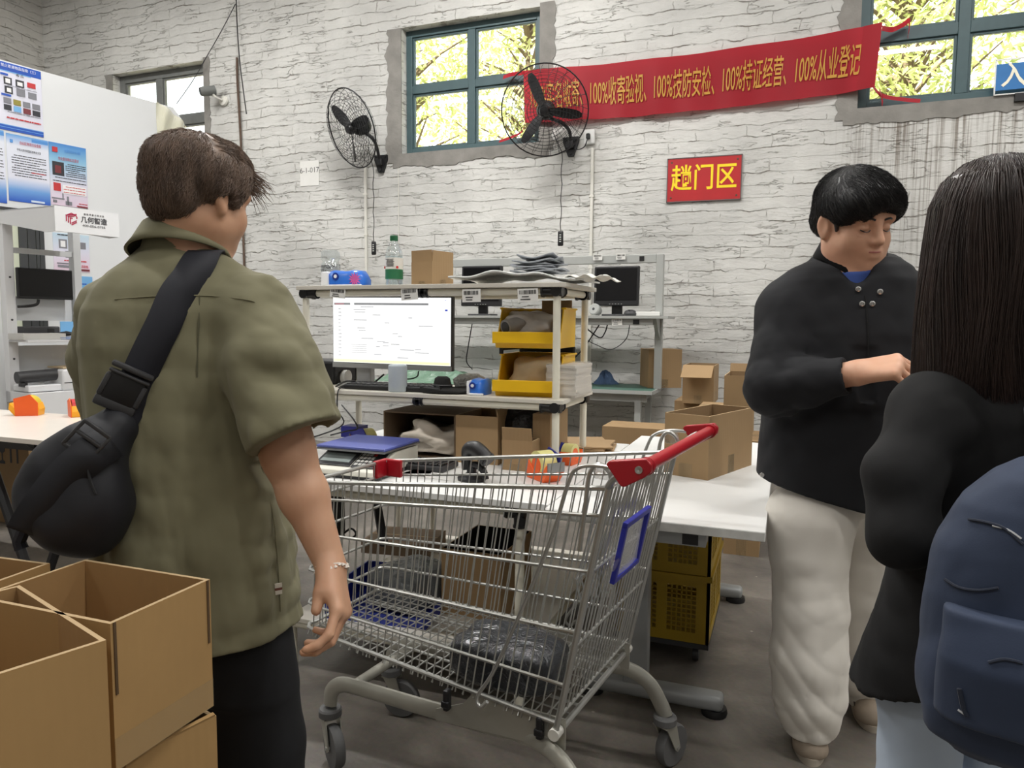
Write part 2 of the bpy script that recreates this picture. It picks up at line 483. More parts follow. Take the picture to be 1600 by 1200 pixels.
def tag(o, label=None, cat=None, group=None, kind=None):
    if label: o['label'] = label
    if cat: o['category'] = cat
    if group: o['group'] = group
    if kind: o['kind'] = kind
    return o
def thing(name, label, cat, loc=(0, 0, 0), rz=0.0, group=None):
    o = bpy.data.objects.new(name, None)
    o.empty_display_size = 0.05
    COL.objects.link(o)
    o.location = loc; o.rotation_euler = (0, 0, rz)
    return tag(o, label, cat, group)
def struct(o):
    o['kind'] = 'structure'; return o
def children(o):
    return [c for c in bpy.data.objects if c.parent == o]
def dup(root, loc=None, rz=None, label=None, group=None):
    r = root.copy(); COL.objects.link(r)
    if loc is not None: r.location = loc
    if rz is not None: r.rotation_euler = (0, 0, rz)
    if label: r['label'] = label
    if group: r['group'] = group
    for ch in children(root):
        c = ch.copy(); COL.objects.link(c); c.parent = r
        for g in children(ch):
            d = g.copy(); COL.objects.link(d); d.parent = c
    return r

def text(name, s, size, m, parent=None, origin=(0, 0, 0), xdir=(1, 0, 0), ydir=(0, 0, 1), extrude=0.0006, align='CENTER', sx=1.0, bold=0.0, space=1.0):
    """lettering as a mesh: baseline along xdir, upwards along ydir"""
    cu = bpy.data.curves.new(name, 'FONT')
    cu.body = s; cu.size = size; cu.align_x = align; cu.align_y = 'CENTER'
    cu.extrude = extrude; cu.offset = bold; cu.space_character = space
    cu.resolution_u = 3
    tmp = bpy.data.objects.new(name + '_tmp', cu)
    COL.objects.link(tmp)
    dg = bpy.context.evaluated_depsgraph_get()
    me = bpy.data.meshes.new_from_object(tmp.evaluated_get(dg))
    bpy.data.objects.remove(tmp); bpy.data.curves.remove(cu)
    X = Vector(xdir).normalized(); Y = Vector(ydir).normalized(); Z = X.cross(Y)
    T = Matrix((X * sx, Y, Z)).transposed().to_4x4()
    me.transform(Matrix.Translation(origin) @ T)
    me.materials.clear(); me.materials.append(m)
    me.name = name
    o = bpy.data.objects.new(name, me); COL.objects.link(o)
    if parent is not None: o.parent = parent
    return o

def arc(c, r, a0, a1, n, u=(1, 0, 0), v=(0, 1, 0)):
    c = Vector(c); u = Vector(u); v = Vector(v)
    return [c + u * (r * math.cos(a0 + (a1 - a0) * i / n)) + v * (r * math.sin(a0 + (a1 - a0) * i / n)) for i in range(n + 1)]
def smooth_path(pts, k=6):
    """Catmull-Rom through the points"""
    pts = [Vector(p) for p in pts]; out = []
    for i in range(len(pts) - 1):
        p0 = pts[max(i - 1, 0)]; p1 = pts[i]; p2 = pts[i + 1]; p3 = pts[min(i + 2, len(pts) - 1)]
        for j in range(k):
            t = j / k
            out.append(0.5 * ((2 * p1) + (p2 - p0) * t + (2 * p0 - 5 * p1 + 4 * p2 - p3) * t * t + (3 * p1 - p0 - 3 * p2 + p3) * t ** 3))
    out.append(pts[-1])
    return out

rnd = random.Random(7)

# ================================================================== THE ROOM
D = 6.6            # back wall plane
XL, XR, YF, ZC = -8.75, 6.0, -5.0, 5.6
WALL_T = 0.26
M_WALL = wall_material('whitewashed_brick', (211, 210, 206), dirt=0.8)
M_WALLG = wall_material('whitewashed_brick_grey', (205, 202, 196), darker=0.96)
M_CEM = mat('grey_cement', (132, 129, 124), 0.9, var=0.16, vscale=7, bump=0.5, bscale=26)
M_STEEL_WIN = mat('window_steel_teal', (62, 84, 88), 0.5, var=0.08, vscale=14)
M_STEEL_GREY = mat('window_steel_grey', (108, 110, 108), 0.6, var=0.1, vscale=14)
M_PANE = pane_material('window_glass', (0.96, 0.98, 0.97), 0.05)
M_FLOOR = floor_material()
M_CEIL = mat('roof_lining', (196, 194, 188), 0.9, var=0.05)
M_BLACK = mat('black_plastic', (24, 24, 26), 0.45, var=0.1)
M_DKGREY = mat('dark_grey_plastic', (58, 58, 60), 0.5)
M_WHITE = mat('white_enamel', (226, 226, 224), 0.4, var=0.03)
M_PVC = mat('white_conduit', (216, 214, 206), 0.45, var=0.04)
M_RUST = mat('rusty_iron', (92, 74, 62), 0.85, var=0.25, vscale=30)

# windows: x0, x1, z0, z1 (opening in the back wall)
w2a, w2b = onY(628, 240, D), onY(844, 12, D)
WINS = [(-7.62, -6.24, 2.86, onY(300, 97, D).z), (w2a.x, w2b.x, onY(735, 228, D).z - 0.02, onY(735, 27, D).z), (onY(1343, 90, D).x, onY(1343, 90, D).x + 1.60, onY(1336, 170, D).z, onY(735, 27, D).z + 0.02)]
def wall_with_holes(name, x0, x1, z0, z1, y0, y1, holes, m):
    b = MB()
    xs = sorted(set([x0, x1] + [h[0] for h in holes] + [h[1] for h in holes]))
    zs = sorted(set([z0, z1] + [h[2] for h in holes] + [h[3] for h in holes]))
    solid = {}
    for i in range(len(xs) - 1):
        for k in range(len(zs) - 1):
            cx, cz = (xs[i] + xs[i + 1]) / 2, (zs[k] + zs[k + 1]) / 2
            solid[i, k] = not any(h[0] < cx < h[1] and h[2] < cz < h[3] for h in holes)
    for (i, k), sld in solid.items():
        a, b_, c, d = xs[i], xs[i + 1], zs[k], zs[k + 1]
        if sld:
            b.quad((a, y0, c), (b_, y0, c), (b_, y0, d), (a, y0, d))
            b.quad((b_, y1, c), (a, y1, c), (a, y1, d), (b_, y1, d))
    for (a, b_, c, d) in holes:
        b.quad((a, y0, c), (a, y1, c), (b_, y1, c), (b_, y0, c)); b.quad((a, y0, d), (b_, y0, d), (b_, y1, d), (a, y1, d))
        b.quad((a, y0, c), (a, y0, d), (a, y1, d), (a, y1, c)); b.quad((b_, y0, c), (b_, y1, c), (b_, y1, d), (b_, y0, d))
    b.quad((x0, y0, z0), (x0, y0, z1), (x0, y1, z1), (x0, y1, z0)); b.quad((x1, y0, z0), (x1, y1, z0), (x1, y1, z1), (x1, y0, z1))
    b.quad((x0, y0, z1), (x1, y0, z1), (x1, y1, z1), (x0, y1, z1)); b.quad((x0, y0, z0), (x0, y1, z0), (x1, y1, z0), (x1, y0, z0))
    return struct(b.build(name, m))
wall_with_holes('wall_back', XL - 0.26, XR + 0.26, 0.0, ZC, D, D + WALL_T, WINS, M_WALL)
struct(MB().box2((XL - 0.26, YF, 0), (XL, D, ZC)).build('wall_left', M_WALLG))
struct(MB().box2((XR, YF, 0), (XR + 0.26, D, ZC)).build('wall_right', M_WALLG))
struct(MB().box2((XL - 0.26, YF - 0.26, 0), (XR + 0.26, YF, ZC)).build('wall_front', M_WALLG))
struct(MB().box2((XL - 0.26, YF - 0.26, -0.12), (XR + 0.26, D + WALL_T, 0)).build('floor', M_FLOOR))
struct(MB().box2((XL - 0.26, YF - 0.26, ZC), (XR + 0.26, D + WALL_T, ZC + 0.12)).build('ceiling', M_CEIL))

def window(n, w, m, fw, transoms, mulls, setback=0.10, depth=0.06):
    """steel window: frame with mullion and transom bars, each pane its own glass"""
    x0, x1, z0, z1 = w
    y = D + setback
    t = struct(bpy.data.objects.new('window_%d' % n, None)); COL.objects.link(t)
    t.location = ((x0 + x1) / 2, y, z0)
    L0 = Vector(t.location)
    b = MB()
    def bar(a, c): b.box2(Vector(a) - L0, Vector(c) - L0)
    bar((x0, y, z0), (x0 + fw, y + depth, z1)); bar((x1 - fw, y, z0), (x1, y + depth, z1))
    bar((x0 + fw, y, z0), (x1 - fw, y + depth, z0 + fw)); bar((x0 + fw, y, z1 - fw), (x1 - fw, y + depth, z1))
    xs = [x0 + fw] + [q for mm in mulls for q in (mm - fw * 0.55, mm + fw * 0.55)] + [x1 - fw]
    zs = [z0 + fw] + [q for tt in transoms for q in (tt - fw * 0.6, tt + fw * 0.6)] + [z1 - fw]
    for mm in mulls: bar((mm - fw * 0.55, y, z0 + fw), (mm + fw * 0.55, y + depth, z1 - fw))
    for tt in transoms:
        for i in range(0, len(xs), 2):
            bar((xs[i], y, tt - fw * 0.6), (xs[i + 1], y + depth, tt + fw * 0.6))
    # thin inner sash line round each light
    for i in range(0, len(xs), 2):
        for k in range(0, len(zs), 2):
            a, c, e, g = xs[i], xs[i + 1], zs[k], zs[k + 1]
            q = 0.022
            bar((a, y + 0.016, e), (a + q, y + depth - 0.01, g)); bar((c - q, y + 0.016, e), (c, y + depth - 0.01, g))
            bar((a + q, y + 0.016, e), (c - q, y + depth - 0.01, e + q)); bar((a + q, y + 0.016, g - q), (c - q, y + depth - 0.01, g))
    b.build('window_frame', m, t, bevel=0.004)
    for i in range(0, len(xs), 2):
        for k in range(0, len(zs), 2):
            MB().box2(Vector((xs[i] + 0.01, y + 0.030, zs[k] + 0.01)) - L0, Vector((xs[i + 1] - 0.01, y + 0.036, zs[k + 1] - 0.01)) - L0).build('pane', M_PANE, t)
    return t
W1, W2, W3 = WINS
wm2 = onY(737, 130, D + 0.1)
window(1, W1, M_STEEL_GREY, 0.085, [onY(300, 186, D + .1).z], [onY(249, 140, D + .1).x])
window(2, W2, M_STEEL_WIN, 0.065, [wm2.z], [wm2.x])
wm3 = onY(1508, 30, D + 0.1)
window(3, W3, M_STEEL_WIN, 0.075, [onY(1508, 42, D + .1).z], [wm3.x])
# little stay handles on the sills of window 2 belong to its frame
def cement_band(n, w, wd, seed, sides='LRBT'):
    """rough cement margin troweled round an opening"""
    r = random.Random(seed)
    x0, x1, z0, z1 = w
    b = MB()
    def strip(p, q, out, base):
        # base line p->q along the opening, ragged outer edge
        n_ = max(8, int((Vector(q) - Vector(p)).length / 0.035)); ins = []; ots = []
        off = 0.0
        for i in range(n_ + 1):
            t = i / n_
            c = Vector(p).lerp(Vector(q), t)
            off = 0.75 * off + r.uniform(-0.035, 0.035)
            wdt = base * (1 + off * 3.0) + r.uniform(-0.008, 0.008)
            ins.append(c); ots.append(c + Vector(out) * max(0.03, wdt))
        yb, yf = D + 0.004, D - 0.007 - (0.0015 if out[2] else 0.0)
        for i in range(n_):
            a0, a1, o0, o1 = ins[i], ins[i + 1], ots[i], ots[i + 1]
            b.quad((a0.x, yf, a0.z), (a1.x, yf, a1.z), (o1.x, yf, o1.z), (o0.x, yf, o0.z))
            b.quad((o0.x, yf, o0.z), (o1.x, yf, o1.z), (o1.x, yb, o1.z), (o0.x, yb, o0.z))
            b.quad((a0.x, yf, a0.z), (a0.x, yb, a0.z), (a1.x, yb, a1.z), (a1.x, yf, a1.z))
    g = wd
    if 'L' in sides: strip((x0, 0, z0 - g * .5), (x0, 0, z1 + 0.0), (-1, 0, 0), wd)
    if 'R' in sides: strip((x1, 0, z0 - g * .5), (x1, 0, z1 + 0.03), (1, 0, 0), wd * 0.85)
    if 'B' in sides: strip((x0 - g * .6, 0, z0), (x1 + g * .6, 0, z0), (0, 0, -1), wd * 0.75)
    if 'T' in sides: strip((x0, 0, z1), (x1, 0, z1), (0, 0, 1), wd * 0.2)
    return struct(b.build('trim_%d' % n, M_CEM))
cement_band(1, W1, 0.10, 3, 'LRB')
cement_band(2, W2, 0.17, 5, 'LRB')
cement_band(3, W3, 0.17, 9, 'LRB')

# ------------------------------------------------------------------ trees beyond the windows
M_LEAF = [leaf_material('leaf_sunlit', (170, 180, 104), (212, 216, 156)), leaf_material('leaf_mid', (120, 142, 76), (172, 184, 112)), leaf_material('leaf_pale', (184, 190, 124), (220, 222, 170))]
M_BARK = mat('bark', (112, 96, 78), 0.9, var=0.2, vscale=20, bump=0.4)
def tree(x, y, h, spread, nclump, nleaf, label, m, seed):
    r = random.Random(seed)
    t = thing('tree', label, 'tree', (x, y, 0), 0, 'trees outside the windows')
    b = MB()
    b.tube(smooth_path([(0, 0, -0.3), (0.05, 0, h * 0.3), (-0.04, 0.03, h * 0.6), (0.02, 0, h * 0.86)], 5), [0.11 - 0.09 * i / 15 for i in range(16)], 7)
    tips = []
    for i in range(nclump):
        a = r.uniform(0, 6.28); zz = h * r.uniform(0.46, 1.0); rr = spread * math.sqrt(r.random()) * (1.0 - 0.35 * abs(zz / h - 0.65))
        p = Vector((rr * math.cos(a), rr * math.sin(a), zz)); tips.append(p)
        s0 = Vector((0, 0, max(h * 0.25, zz - rr * 0.7)))
        b.tube([s0, s0.lerp(p, 0.5) + Vector((0, 0, 0.08)), p], [0.035, 0.02, 0.008], 5)
    b.build('trunk', M_BARK, t, True)
    lf = MB()
    for p in tips:
        for k in range(nleaf):
            c = p + Vector((r.gauss(0, 0.26), r.gauss(0, 0.26), r.gauss(0, 0.24)))
            d = Vector((r.uniform(-1, 1), r.uniform(-1, 1), r.uniform(-1.1, 0.25))).normalized()
            s_ = d.cross(Vector((r.uniform(-1, 1), r.uniform(-1, 1), r.uniform(-1, 1)))).normalized()
            L_ = r.uniform(0.09, 0.17); W_ = L_ * 0.17; nn = d.cross(s_) * (L_ * 0.06)
            lf._add([c, c + d * L_ * 0.35 + s_ * W_ - nn, c + d * L_, c + d * L_ * 0.35 - s_ * W_ - nn], [(0, 1, 2), (0, 2, 3)])
    lf.build('foliage', m, t)
    return t
tree(-5.75, 10.4, 6.9, 1.15, 64, 60, 'tree with long drooping leaves seen through the two left panes of the middle window', M_LEAF[0], 1)
tree(-3.9, 10.9, 7.4, 1.35, 90, 80, 'dense yellow-green tree filling the two right panes of the middle window', M_LEAF[2], 2)
tree(1.25, 10.2, 6.9, 1.2, 96, 80, 'dense yellow-green tree filling the left panes of the right-hand window', M_LEAF[0], 3)
tree(3.4, 10.9, 6.9, 1.15, 44, 34, 'sparse leafy tree behind the blue sign in the right-hand window', M_LEAF[1], 4)
struct(MB().box2((-30, D + WALL_T, -0.2), (25, 60, -0.02)).build('ground_outside', mat('outside_ground', (196, 186, 160), 0.9, var=0.1)))

# ================================================================== ON THE BACK WALL
def frame_from(n, up=(0, 0, 1)):
    """matrix whose z column is n"""
    n = Vector(n).normalized(); x = Vector(up).cross(n).normalized(); y = n.cross(x)
    return Matrix((x, y, n)).transposed()

M_FANW = mat('fan_wire_black', (38, 38, 40), 0.4, 0.3)
M_FANB = mat('fan_black', (22, 22, 24), 0.4, var=0.15)
def wall_fan(cx, cy, Y, n, mount_px, RR, spin, label, cord_px, rem):
    c = onY(cx, cy, Y)
    mp = onY(mount_px[0], mount_px[1], D)
    t = thing('wall_fan', label, 'fan', mp, 0, 'black wall fans')
    T = frame_from(n); o = c - mp
    tr = lambda p: T @ Vector(p) + o
    w = MB()
    def ring(r, z, rad, k=40):
        w.tube([tr((r * math.cos(2 * math.pi * i / k), r * math.sin(2 * math.pi * i / k), z)) for i in range(k)], rad, 5, closed=True)
    def zf(r): return 0.085 * math.sqrt(max(0, 1 - (r / RR) ** 2)) ** 0.7
    ring(RR, 0, 0.0065)
    for k in range(1, 11): ring(RR * (0.16 + 0.80 * k / 11), zf(RR * (0.16 + 0.80 * k / 11)), 0.0020)
    for k in range(20):
        a = 2 * math.pi * k / 20
        w.tube([tr((RR * q * math.cos(a + 0.5 * (1 - q)), RR * q * math.sin(a + 0.5 * (1 - q)), zf(RR * q))) for q in (0.14, 0.35, 0.55, 0.75, 0.9, 1.0)], 0.0019, 4)
    f = w.build('front_grille', M_FANW, t, True)
    w = MB()
    for k in range(1, 9): ring(RR * (0.2 + 0.74 * k / 9), -zf(RR * (0.2 + 0.74 * k / 9)) * 1.1, 0.0016)
    for k in range(28):
        a = 2 * math.pi * (k + 0.5) / 28
        w.tube([tr((RR * q * math.cos(a), RR * q * math.sin(a), -zf(RR * q) * 1.1)) for q in (0.2, 0.45, 0.7, 0.9, 1.0)], 0.0019, 4)
    w.build('rear_grille', M_FANW, t, True)
    b = MB(); b.lathe([(0, .055), (.036, .05), (.05, .03), (.052, -.02), (.03, -.03)], 16, o, T); b.build('hub', M_FANB, t, True)
    for k in range(3):
        a0 = spin + 2 * math.pi * k / 3
        b = MB(); rings = []
        for i in range(9):
            q = i / 8; r = RR * (0.10 + 0.76 * q); wd = RR * (0.055 + 0.075 * math.sin(math.pi * min(1, q * 0.8 + 0.12))) * (1 if q < 0.97 else 0.6); pitch = R(38 - 20 * q)
            rings.append([])
            for (u, v) in ((-1, 0.004), (0, 0.007), (1, 0.004), (1, -0.004), (0, -0.001), (-1, -0.004)):
                y = u * wd * math.cos(pitch); z = u * wd * math.sin(pitch) + v
                rings[-1].append(tr((r * math.cos(a0) - y * math.sin(a0), r * math.sin(a0) + y * math.cos(a0), z)))
        b.loft(rings).build('blade', M_FANB, t, True)
    b = MB(); b.lathe([(0.03, -.03), (.07, -.05), (.082, -.08), (.082, -.16), (.07, -.19), (0, -.20)], 20, o, T)
    for k in range(10):
        b.lathe([(.0845, -.085 - .0075 * k), (.0845, -.088 - .0075 * k)], 20, o, T)
    b.rbox(tr((0, 0.03, -0.12)), (.07, .10, .10), .015, M=T)
    b.build('motor', M_FANB, t, True)
    b = MB(); m0 = tr((0, -0.06, -0.13))
    b.tube(smooth_path([m0, m0 * 0.55 + Vector((0.05, -0.06, 0.05)), Vector((0.01, -0.10, 0.10)), Vector((0, -0.05, 0.0))], 6), 0.016, 8)
    b.build('arm', M_FANB, t, True)
    b = MB(); b.prism([(-.075, .075), (.075, .075), (.075, .03), (.025, -.10), (-.025, -.10), (-.075, .03)], 0.03, Matrix(((1, 0, 0), (0, 0, -1), (0, 1, 0))), (0, 0, 0))
    for q in ((-.05, .055), (.05, .055), (0, -.075)): b.tube([(q[0], -.03, q[1]), (q[0], -.04, q[1])], .012, 8)
    b.rbox((0, -.05, 0.0), (.07, .05, .07), .01)
    b.build('wall_bracket', M_FANB, t)
    # hanging remote on its lead
    c0 = onY(cord_px[0][0], cord_px[0][1], D - 0.2) - mp; c1 = onY(rem[0], rem[1], D - 0.2) - mp
    pts = [m0.lerp(c0, 0.4), c0] + [c0.lerp(c1, i / 10) + Vector((0.006 * math.sin(i * 1.9), 0, 0)) for i in range(1, 11)]
    MB().tube(pts, 0.004, 5).build('remote_lead', M_FANB, t, True)
    r_ = MB().rbox(c1 + Vector((0, 0, -0.062)), (.052, .022, .135), .011, 3).build('remote_control', M_FANB, t, True)
    b = MB()
    for k in range(4): b.rbox(c1 + Vector((0, -.012, -.03 - .02 * k)), (.016, .004, .007), .001)
    b.build('buttons', MATS['white_enamel'], r_)
    return t
wall_fan(549, 201, 6.22, (-0.40, -0.83, -0.36), (597, 255), 0.375, 2.25, 'black wall fan turned to the left, beside the left edge of the middle window', [(583, 262)], (584, 378))
wall_fan(851, 173, 6.22, (0.20, -0.93, -0.30), (893, 228), 0.385, 1.95, 'black wall fan facing the camera in front of the red banner', [(878, 238)], (876, 362))

# socket and plug, conduits
p = onY(922, 215, D)
t = thing('wall_socket', 'white socket with a black plug beside the right-hand fan', 'socket', p)
MB().rbox((0, -.018, 0), (.10, .036, .13), .008).build('socket_box', M_WHITE, t)
pl = MB().rbox((-.005, -.05, 0.0), (.034, .035, .05), .008).build('plug', M_BLACK, t)
q = onY(898, 232, D - 0.05) - p
MB().tube(smooth_path([(-.005, -.06, -.01), (-.03, -.07, -.09), (-.09, -.05, -.11), q], 6), .005, 6).build('lead', M_BLACK, t, True)
def conduit(x0, y0, x1, y1, label, w=0.028):
    a = onY(x0, y0, D); c = onY(x1, y1, D); xm = (a.x + c.x) / 2
    t = thing('conduit', label, 'conduit', (xm, D, c.z))
    h = a.z - c.z
    MB().rbox((0, -.014, h / 2), (w, .026, h), .006).build('channel', M_PVC, t)
    b = MB()
    for k in range(3): b.box((0, -.015, h * (0.2 + 0.3 * k)), (w + .012, .03, .02))
    b.build('clip', M_PVC, t)
    return t
conduit(571, 262, 575, 470, 'white cable conduit running down the wall from the left-hand fan')
conduit(922, 232, 925, 600, 'white cable conduit running down the wall from the socket')
a = onY(622, 250, D - .004); c = onY(622, 400, D - .004)
tag(MB().tube([a, (a.x + .002, a.y, (a.z + c.z) / 2), (a.x, c.y, c.z)], .004, 5).build('thin_cable', M_PVC, None, True), 'thin pale cable fixed to the wall below the middle window', 'cable')

# security camera by the left window
p = onY(347, 150, D)
t = thing('security_camera', 'small grey security camera on the wall beside the left window', 'camera', p)
MB().lathe([(0, 0), (.055, 0), (.06, .015), (.05, .03), (0, .03)], 16, (0.03, 0, -.06), Matrix(((1, 0, 0), (0, 0, -1), (0, 1, 0)))).build('mount', M_PVC, t, True)
MB().tube([(0.03, -.03, -.06), (0.0, -.10, -.04), (-.05, -.12, .02)], .012, 8).build('arm', M_PVC, t, True)
hd = MB().lathe([(0, 0), (.05, 0), (.052, .13), (.045, .16), (0, .16)], 16, (-.02, -.08, .04), frame_from((-.6, -.75, -.25))).build('housing', M_STEEL_GREY, t, True)
MB().lathe([(0, .161), (.04, .161), (.035, .166), (0, .166)], 14, (-.02, -.08, .04), frame_from((-.6, -.75, -.25))).build('lens', M_BLACK, hd, True)
# hanging cables
def hang(name, pts, r, label, m=M_BLACK):
    return tag(MB().tube(smooth_path([onY(x, y, D - dd) for x, y, dd in pts], 5), r, 6).build(name, m, None, True), label, 'cable')
hang('hanging_cable', [(369, -14, .03), (370, 30, .04), (374, 90, .06), (380, 140, .10), (385, 178, .12)], .006, 'black cable end dangling on the wall beside the left window')
hang('hanging_cable', [(370, 90, .02), (371, 130, .02), (374, 180, .02), (377, 240, .02), (379, 330, .02), (382, 430, .02)], .012, 'dark rusty cable running down the wall right of the security camera', M_RUST)
hang('slanting_cable', [(368, 6, .03), (345, 50, .05), (322, 90, .06), (300, 128, .08), (276, 162, .12)], .0045, 'thin cable slanting across the left window to the partition', MATS['dark_grey_plastic'])

# paper number label
p = onY(484, 271, D)
t = tag(MB().box((0, -.004, 0), (.24, .003, .26)).build('paper_label', mat('paper_white', (224, 223, 219), 0.8, var=0.02), None), 'paper label numbered 6-1-017 stuck on the wall', 'label')
t.location = p
M_INK = mat('ink_grey', (92, 90, 90), 0.8)
M_PAPER = MATS['paper_white']
text('number', '6-1-017', 0.078, M_INK, t, (0, -.006, .03))

# red area sign
M_SIGNRED = mat('sign_red', (176, 32, 36), 0.45, var=0.06, vscale=6)
M_YEL = mat('sign_yellow', (244, 214, 30), 0.5)
c = [onY(1044, 249, D), onY(1160, 242, D), onY(1042, 316, D), onY(1157, 312, D)]
x0 = (c[0].x + c[2].x) / 2; x1 = (c[1].x + c[3].x) / 2; z0 = (c[2].z + c[3].z) / 2; z1 = (c[0].z + c[1].z) / 2
t = thing('area_sign', 'small red wall sign with three yellow Chinese characters', 'sign', ((x0 + x1) / 2, D, (z0 + z1) / 2))
t.rotation_euler = (0, R(0.4), 0)
W_, H_ = x1 - x0, z1 - z0
MB().box((0, -.008, 0), (W_, .014, H_)).build('board', M_SIGNRED, t)
b = MB(); e = .008
for (cc, d) in (((0, H_ / 2), (W_ + e, e)), ((0, -H_ / 2), (W_ + e, e)), ((-W_ / 2, 0), (e, H_)), ((W_ / 2, 0), (e, H_))): b.box((cc[0], -.009, cc[1]), (d[0], .018, d[1]))
b.build('edging', mat('sign_edge', (98, 84, 84), 0.6), t)
text('lettering', '趟门区', 0.232, M_YEL, t, (0, -.0165, 0.0), (1, 0, 0), (0, 0, 1), sx=0.80, bold=0.0032, space=1.04)
for sx_ in (-1, 1):
    for sz_ in (-1, 1):
        MB().lathe([(0, 0), (.009, 0), (.007, .004), (0, .004)], 10, (sx_ * (W_ / 2 - .035), -.015, sz_ * (H_ / 2 - .035)), Matrix(((1, 0, 0), (0, 0, -1), (0, 1, 0)))).build('screw', M_RUST, t)

# long red banner
M_BAN = cloth_translucent('banner_red', (176, 22, 40), 0.42)
M_GOLD = mat('banner_gold', (186, 132, 44), 0.55)
yb = D - 0.05
TL, TR, BL, BR_ = onY(817, 110, yb), onY(1378, 37, yb), onY(820, 192, yb), onY(1366, 134, yb)
BR_.z -= 0.02
def bpt(u, v):
    top = TL.lerp(TR, u); bot = BL.lerp(BR_, u)
    sag = -0.045 * 4 * u * (1 - u)
    p = bot.lerp(top, v); p.z += sag * (0.9 + 0.1 * v)
    p.y = yb + 0.012 * math.sin(u * 23 + v * 2.2) + 0.010 * math.sin(u * 57) * (1 - v) - (0.03 * max(0, u - 0.955) / 0.045)
    return p
t = thing('banner', 'long red cloth banner with gold Chinese lettering hung between two windows', 'banner', ((TL.x + TR.x) / 2, yb, BL.z))
o = Vector(t.location)
MB().grid(lambda u, v: bpt(u, v) - o, 80, 10).build('cloth', M_BAN, t, True)
MB().grid(lambda u, v: bpt(0.957 + 0.043 * u, v) - o + Vector((0, -.004, 0)), 6, 10).build('folded_end', M_BAN, t, True)
txt = text('lettering', '100%实名收寄、100%收寄验视、100%技防安检、100%持证经营、100%从业登记', 0.34, M_GOLD, None, (0, 0, 0), align='LEFT', extrude=0.0, bold=0.002)
mx_ = max(v.co.x for v in txt.data.vertices); mn_ = min(v.co.x for v in txt.data.vertices)
zz = [v.co.z for v in txt.data.vertices]; zc = (max(zz) + min(zz)) / 2; zh = max(zz) - min(zz)
bm = bmesh.new(); bm.from_mesh(txt.data)
bmesh.ops.subdivide_edges(bm, edges=[e_ for e_ in bm.edges if e_.calc_length() > 0.12], cuts=2)
for v in bm.verts:
    u = 0.022 + 0.936 * (v.co.x - mn_) / (mx_ - mn_); vv = 0.5 + (v.co.z - zc) / zh * 0.52
    v.co = bpt(u, vv) - o + Vector((0, -.009, 0))
bm.to_mesh(txt.data); bm.free(); txt.parent = t
def ribbon(pts, w, label=None):
    pts = smooth_path(pts, 4)
    b = MB(); vs = []
    for i, p_ in enumerate(pts):
        s_ = Vector((0, 0.35, 1)).normalized() * (w / 2) if i % 8 < 4 else Vector((0.2, 0.3, 0.9)).normalized() * (w / 2)
        vs += [p_ - s_ - o, p_ + s_ - o]
    b._add(vs, [(2 * i, 2 * i + 2, 2 * i + 3, 2 * i + 1) for i in range(len(pts) - 1)])
    return b.build('tie', M_BAN, t, True)
Yt = D + 0.03
ribbon([onY(1378, 44, yb), onY(1395, 46, Yt), onY(1412, 38, Yt), onY(1421, 33, Yt), onY(1419, 58, Yt)], 0.05)
ribbon([onY(1362, 132, yb), onY(1376, 148, Yt), onY(1400, 154, Yt), onY(1438, 158, Yt)], 0.035)
ribbon([onY(1374, 140, yb), onY(1378, 152, Yt), onY(1379, 166, Yt)], 0.04)
ribbon([onY(818, 114, yb), onY(800, 116, Yt), onY(786, 121, Yt)], 0.045)
ribbon([onY(822, 190, yb), onY(815, 206, Yt), onY(800, 214, Yt), onY(780, 221, Yt)], 0.03)

# blue sign in the right-hand window
M_BLUE = mat('sign_blue', (42, 112, 176), 0.4, var=0.15, vscale=5)
a, c = onY(1559, 101, D - .02), onY(1556, 142, D - .02)
t = tag(MB().box((0.17, 0, 0), (.36, .008, a.z - c.z)).build('hanging_sign', M_BLUE, None), 'blue sign with white Chinese lettering in the right-hand window', 'sign')
t.location = (a.x, D - .02, (a.z + c.z) / 2)
text('lettering', '入库', 0.19, mat('sign_white', (240, 236, 214), 0.6), t, (0.025, -.006, 0.0), align='LEFT', sx=0.85, bold=0.003)
b = MB()
for cc, d in (((0.17, 0.128), (.37, .008)), ((0.17, -0.128), (.37, .008)), ((-.012, 0), (.008, .26))): b.box((cc[0], 0, cc[1]), (d[0], .014, d[1]))
b.build('rim', M_WHITE, t)
tag(MB().box((0.17, .012, -.16), (.10, .06, .06)).build('foot', M_BLACK, t))

# ================================================================== RACK BENCH AGAINST THE WALL
M_RACK = mat('rack_grey', (172, 174, 171), 0.45, 0.1, var=0.03)
M_GREEN = mat('green_mat', (70, 104, 92), 0.55, var=0.10, vscale=9)
YR = 6.12
pt = onY(1038, 397, YR); ps = onY(1042, 494, YR - .2)
gx1 = onZ(1018, 611, .76).x; gy0 = onZ(1018, 611, .76).y
RX0, RX1 = -3.15, pt.x
t = thing('workbench', 'grey steel workbench with green top, back rack and shelf against the wall', 'workbench', ((RX0 + RX1) / 2, 6.0, 0))
o = Vector(t.location)
def bb(b, a, c): b.box2(Vector(a) - o, Vector(c) - o)
b = MB(); bb(b, (RX0, gy0, .735), (gx1, 6.52, .757)); b.build('table_top', M_GREEN, t)
b = MB(); bb(b, (RX0 - .004, gy0 - .012, .728), (gx1 + .006, gy0, .758)); bb(b, (gx1, gy0, .728), (gx1 + .012, 6.52, .758)); b.build('edge_strip', M_RACK, t)
b = MB(); bb(b, (RX0 + .05, gy0 + .05, .66), (gx1 - .05, gy0 + .09, .728)); bb(b, (gx1 - .14, gy0 + .05, .66), (gx1 - .10, 6.45, .728)); b.build('apron', M_RACK, t)
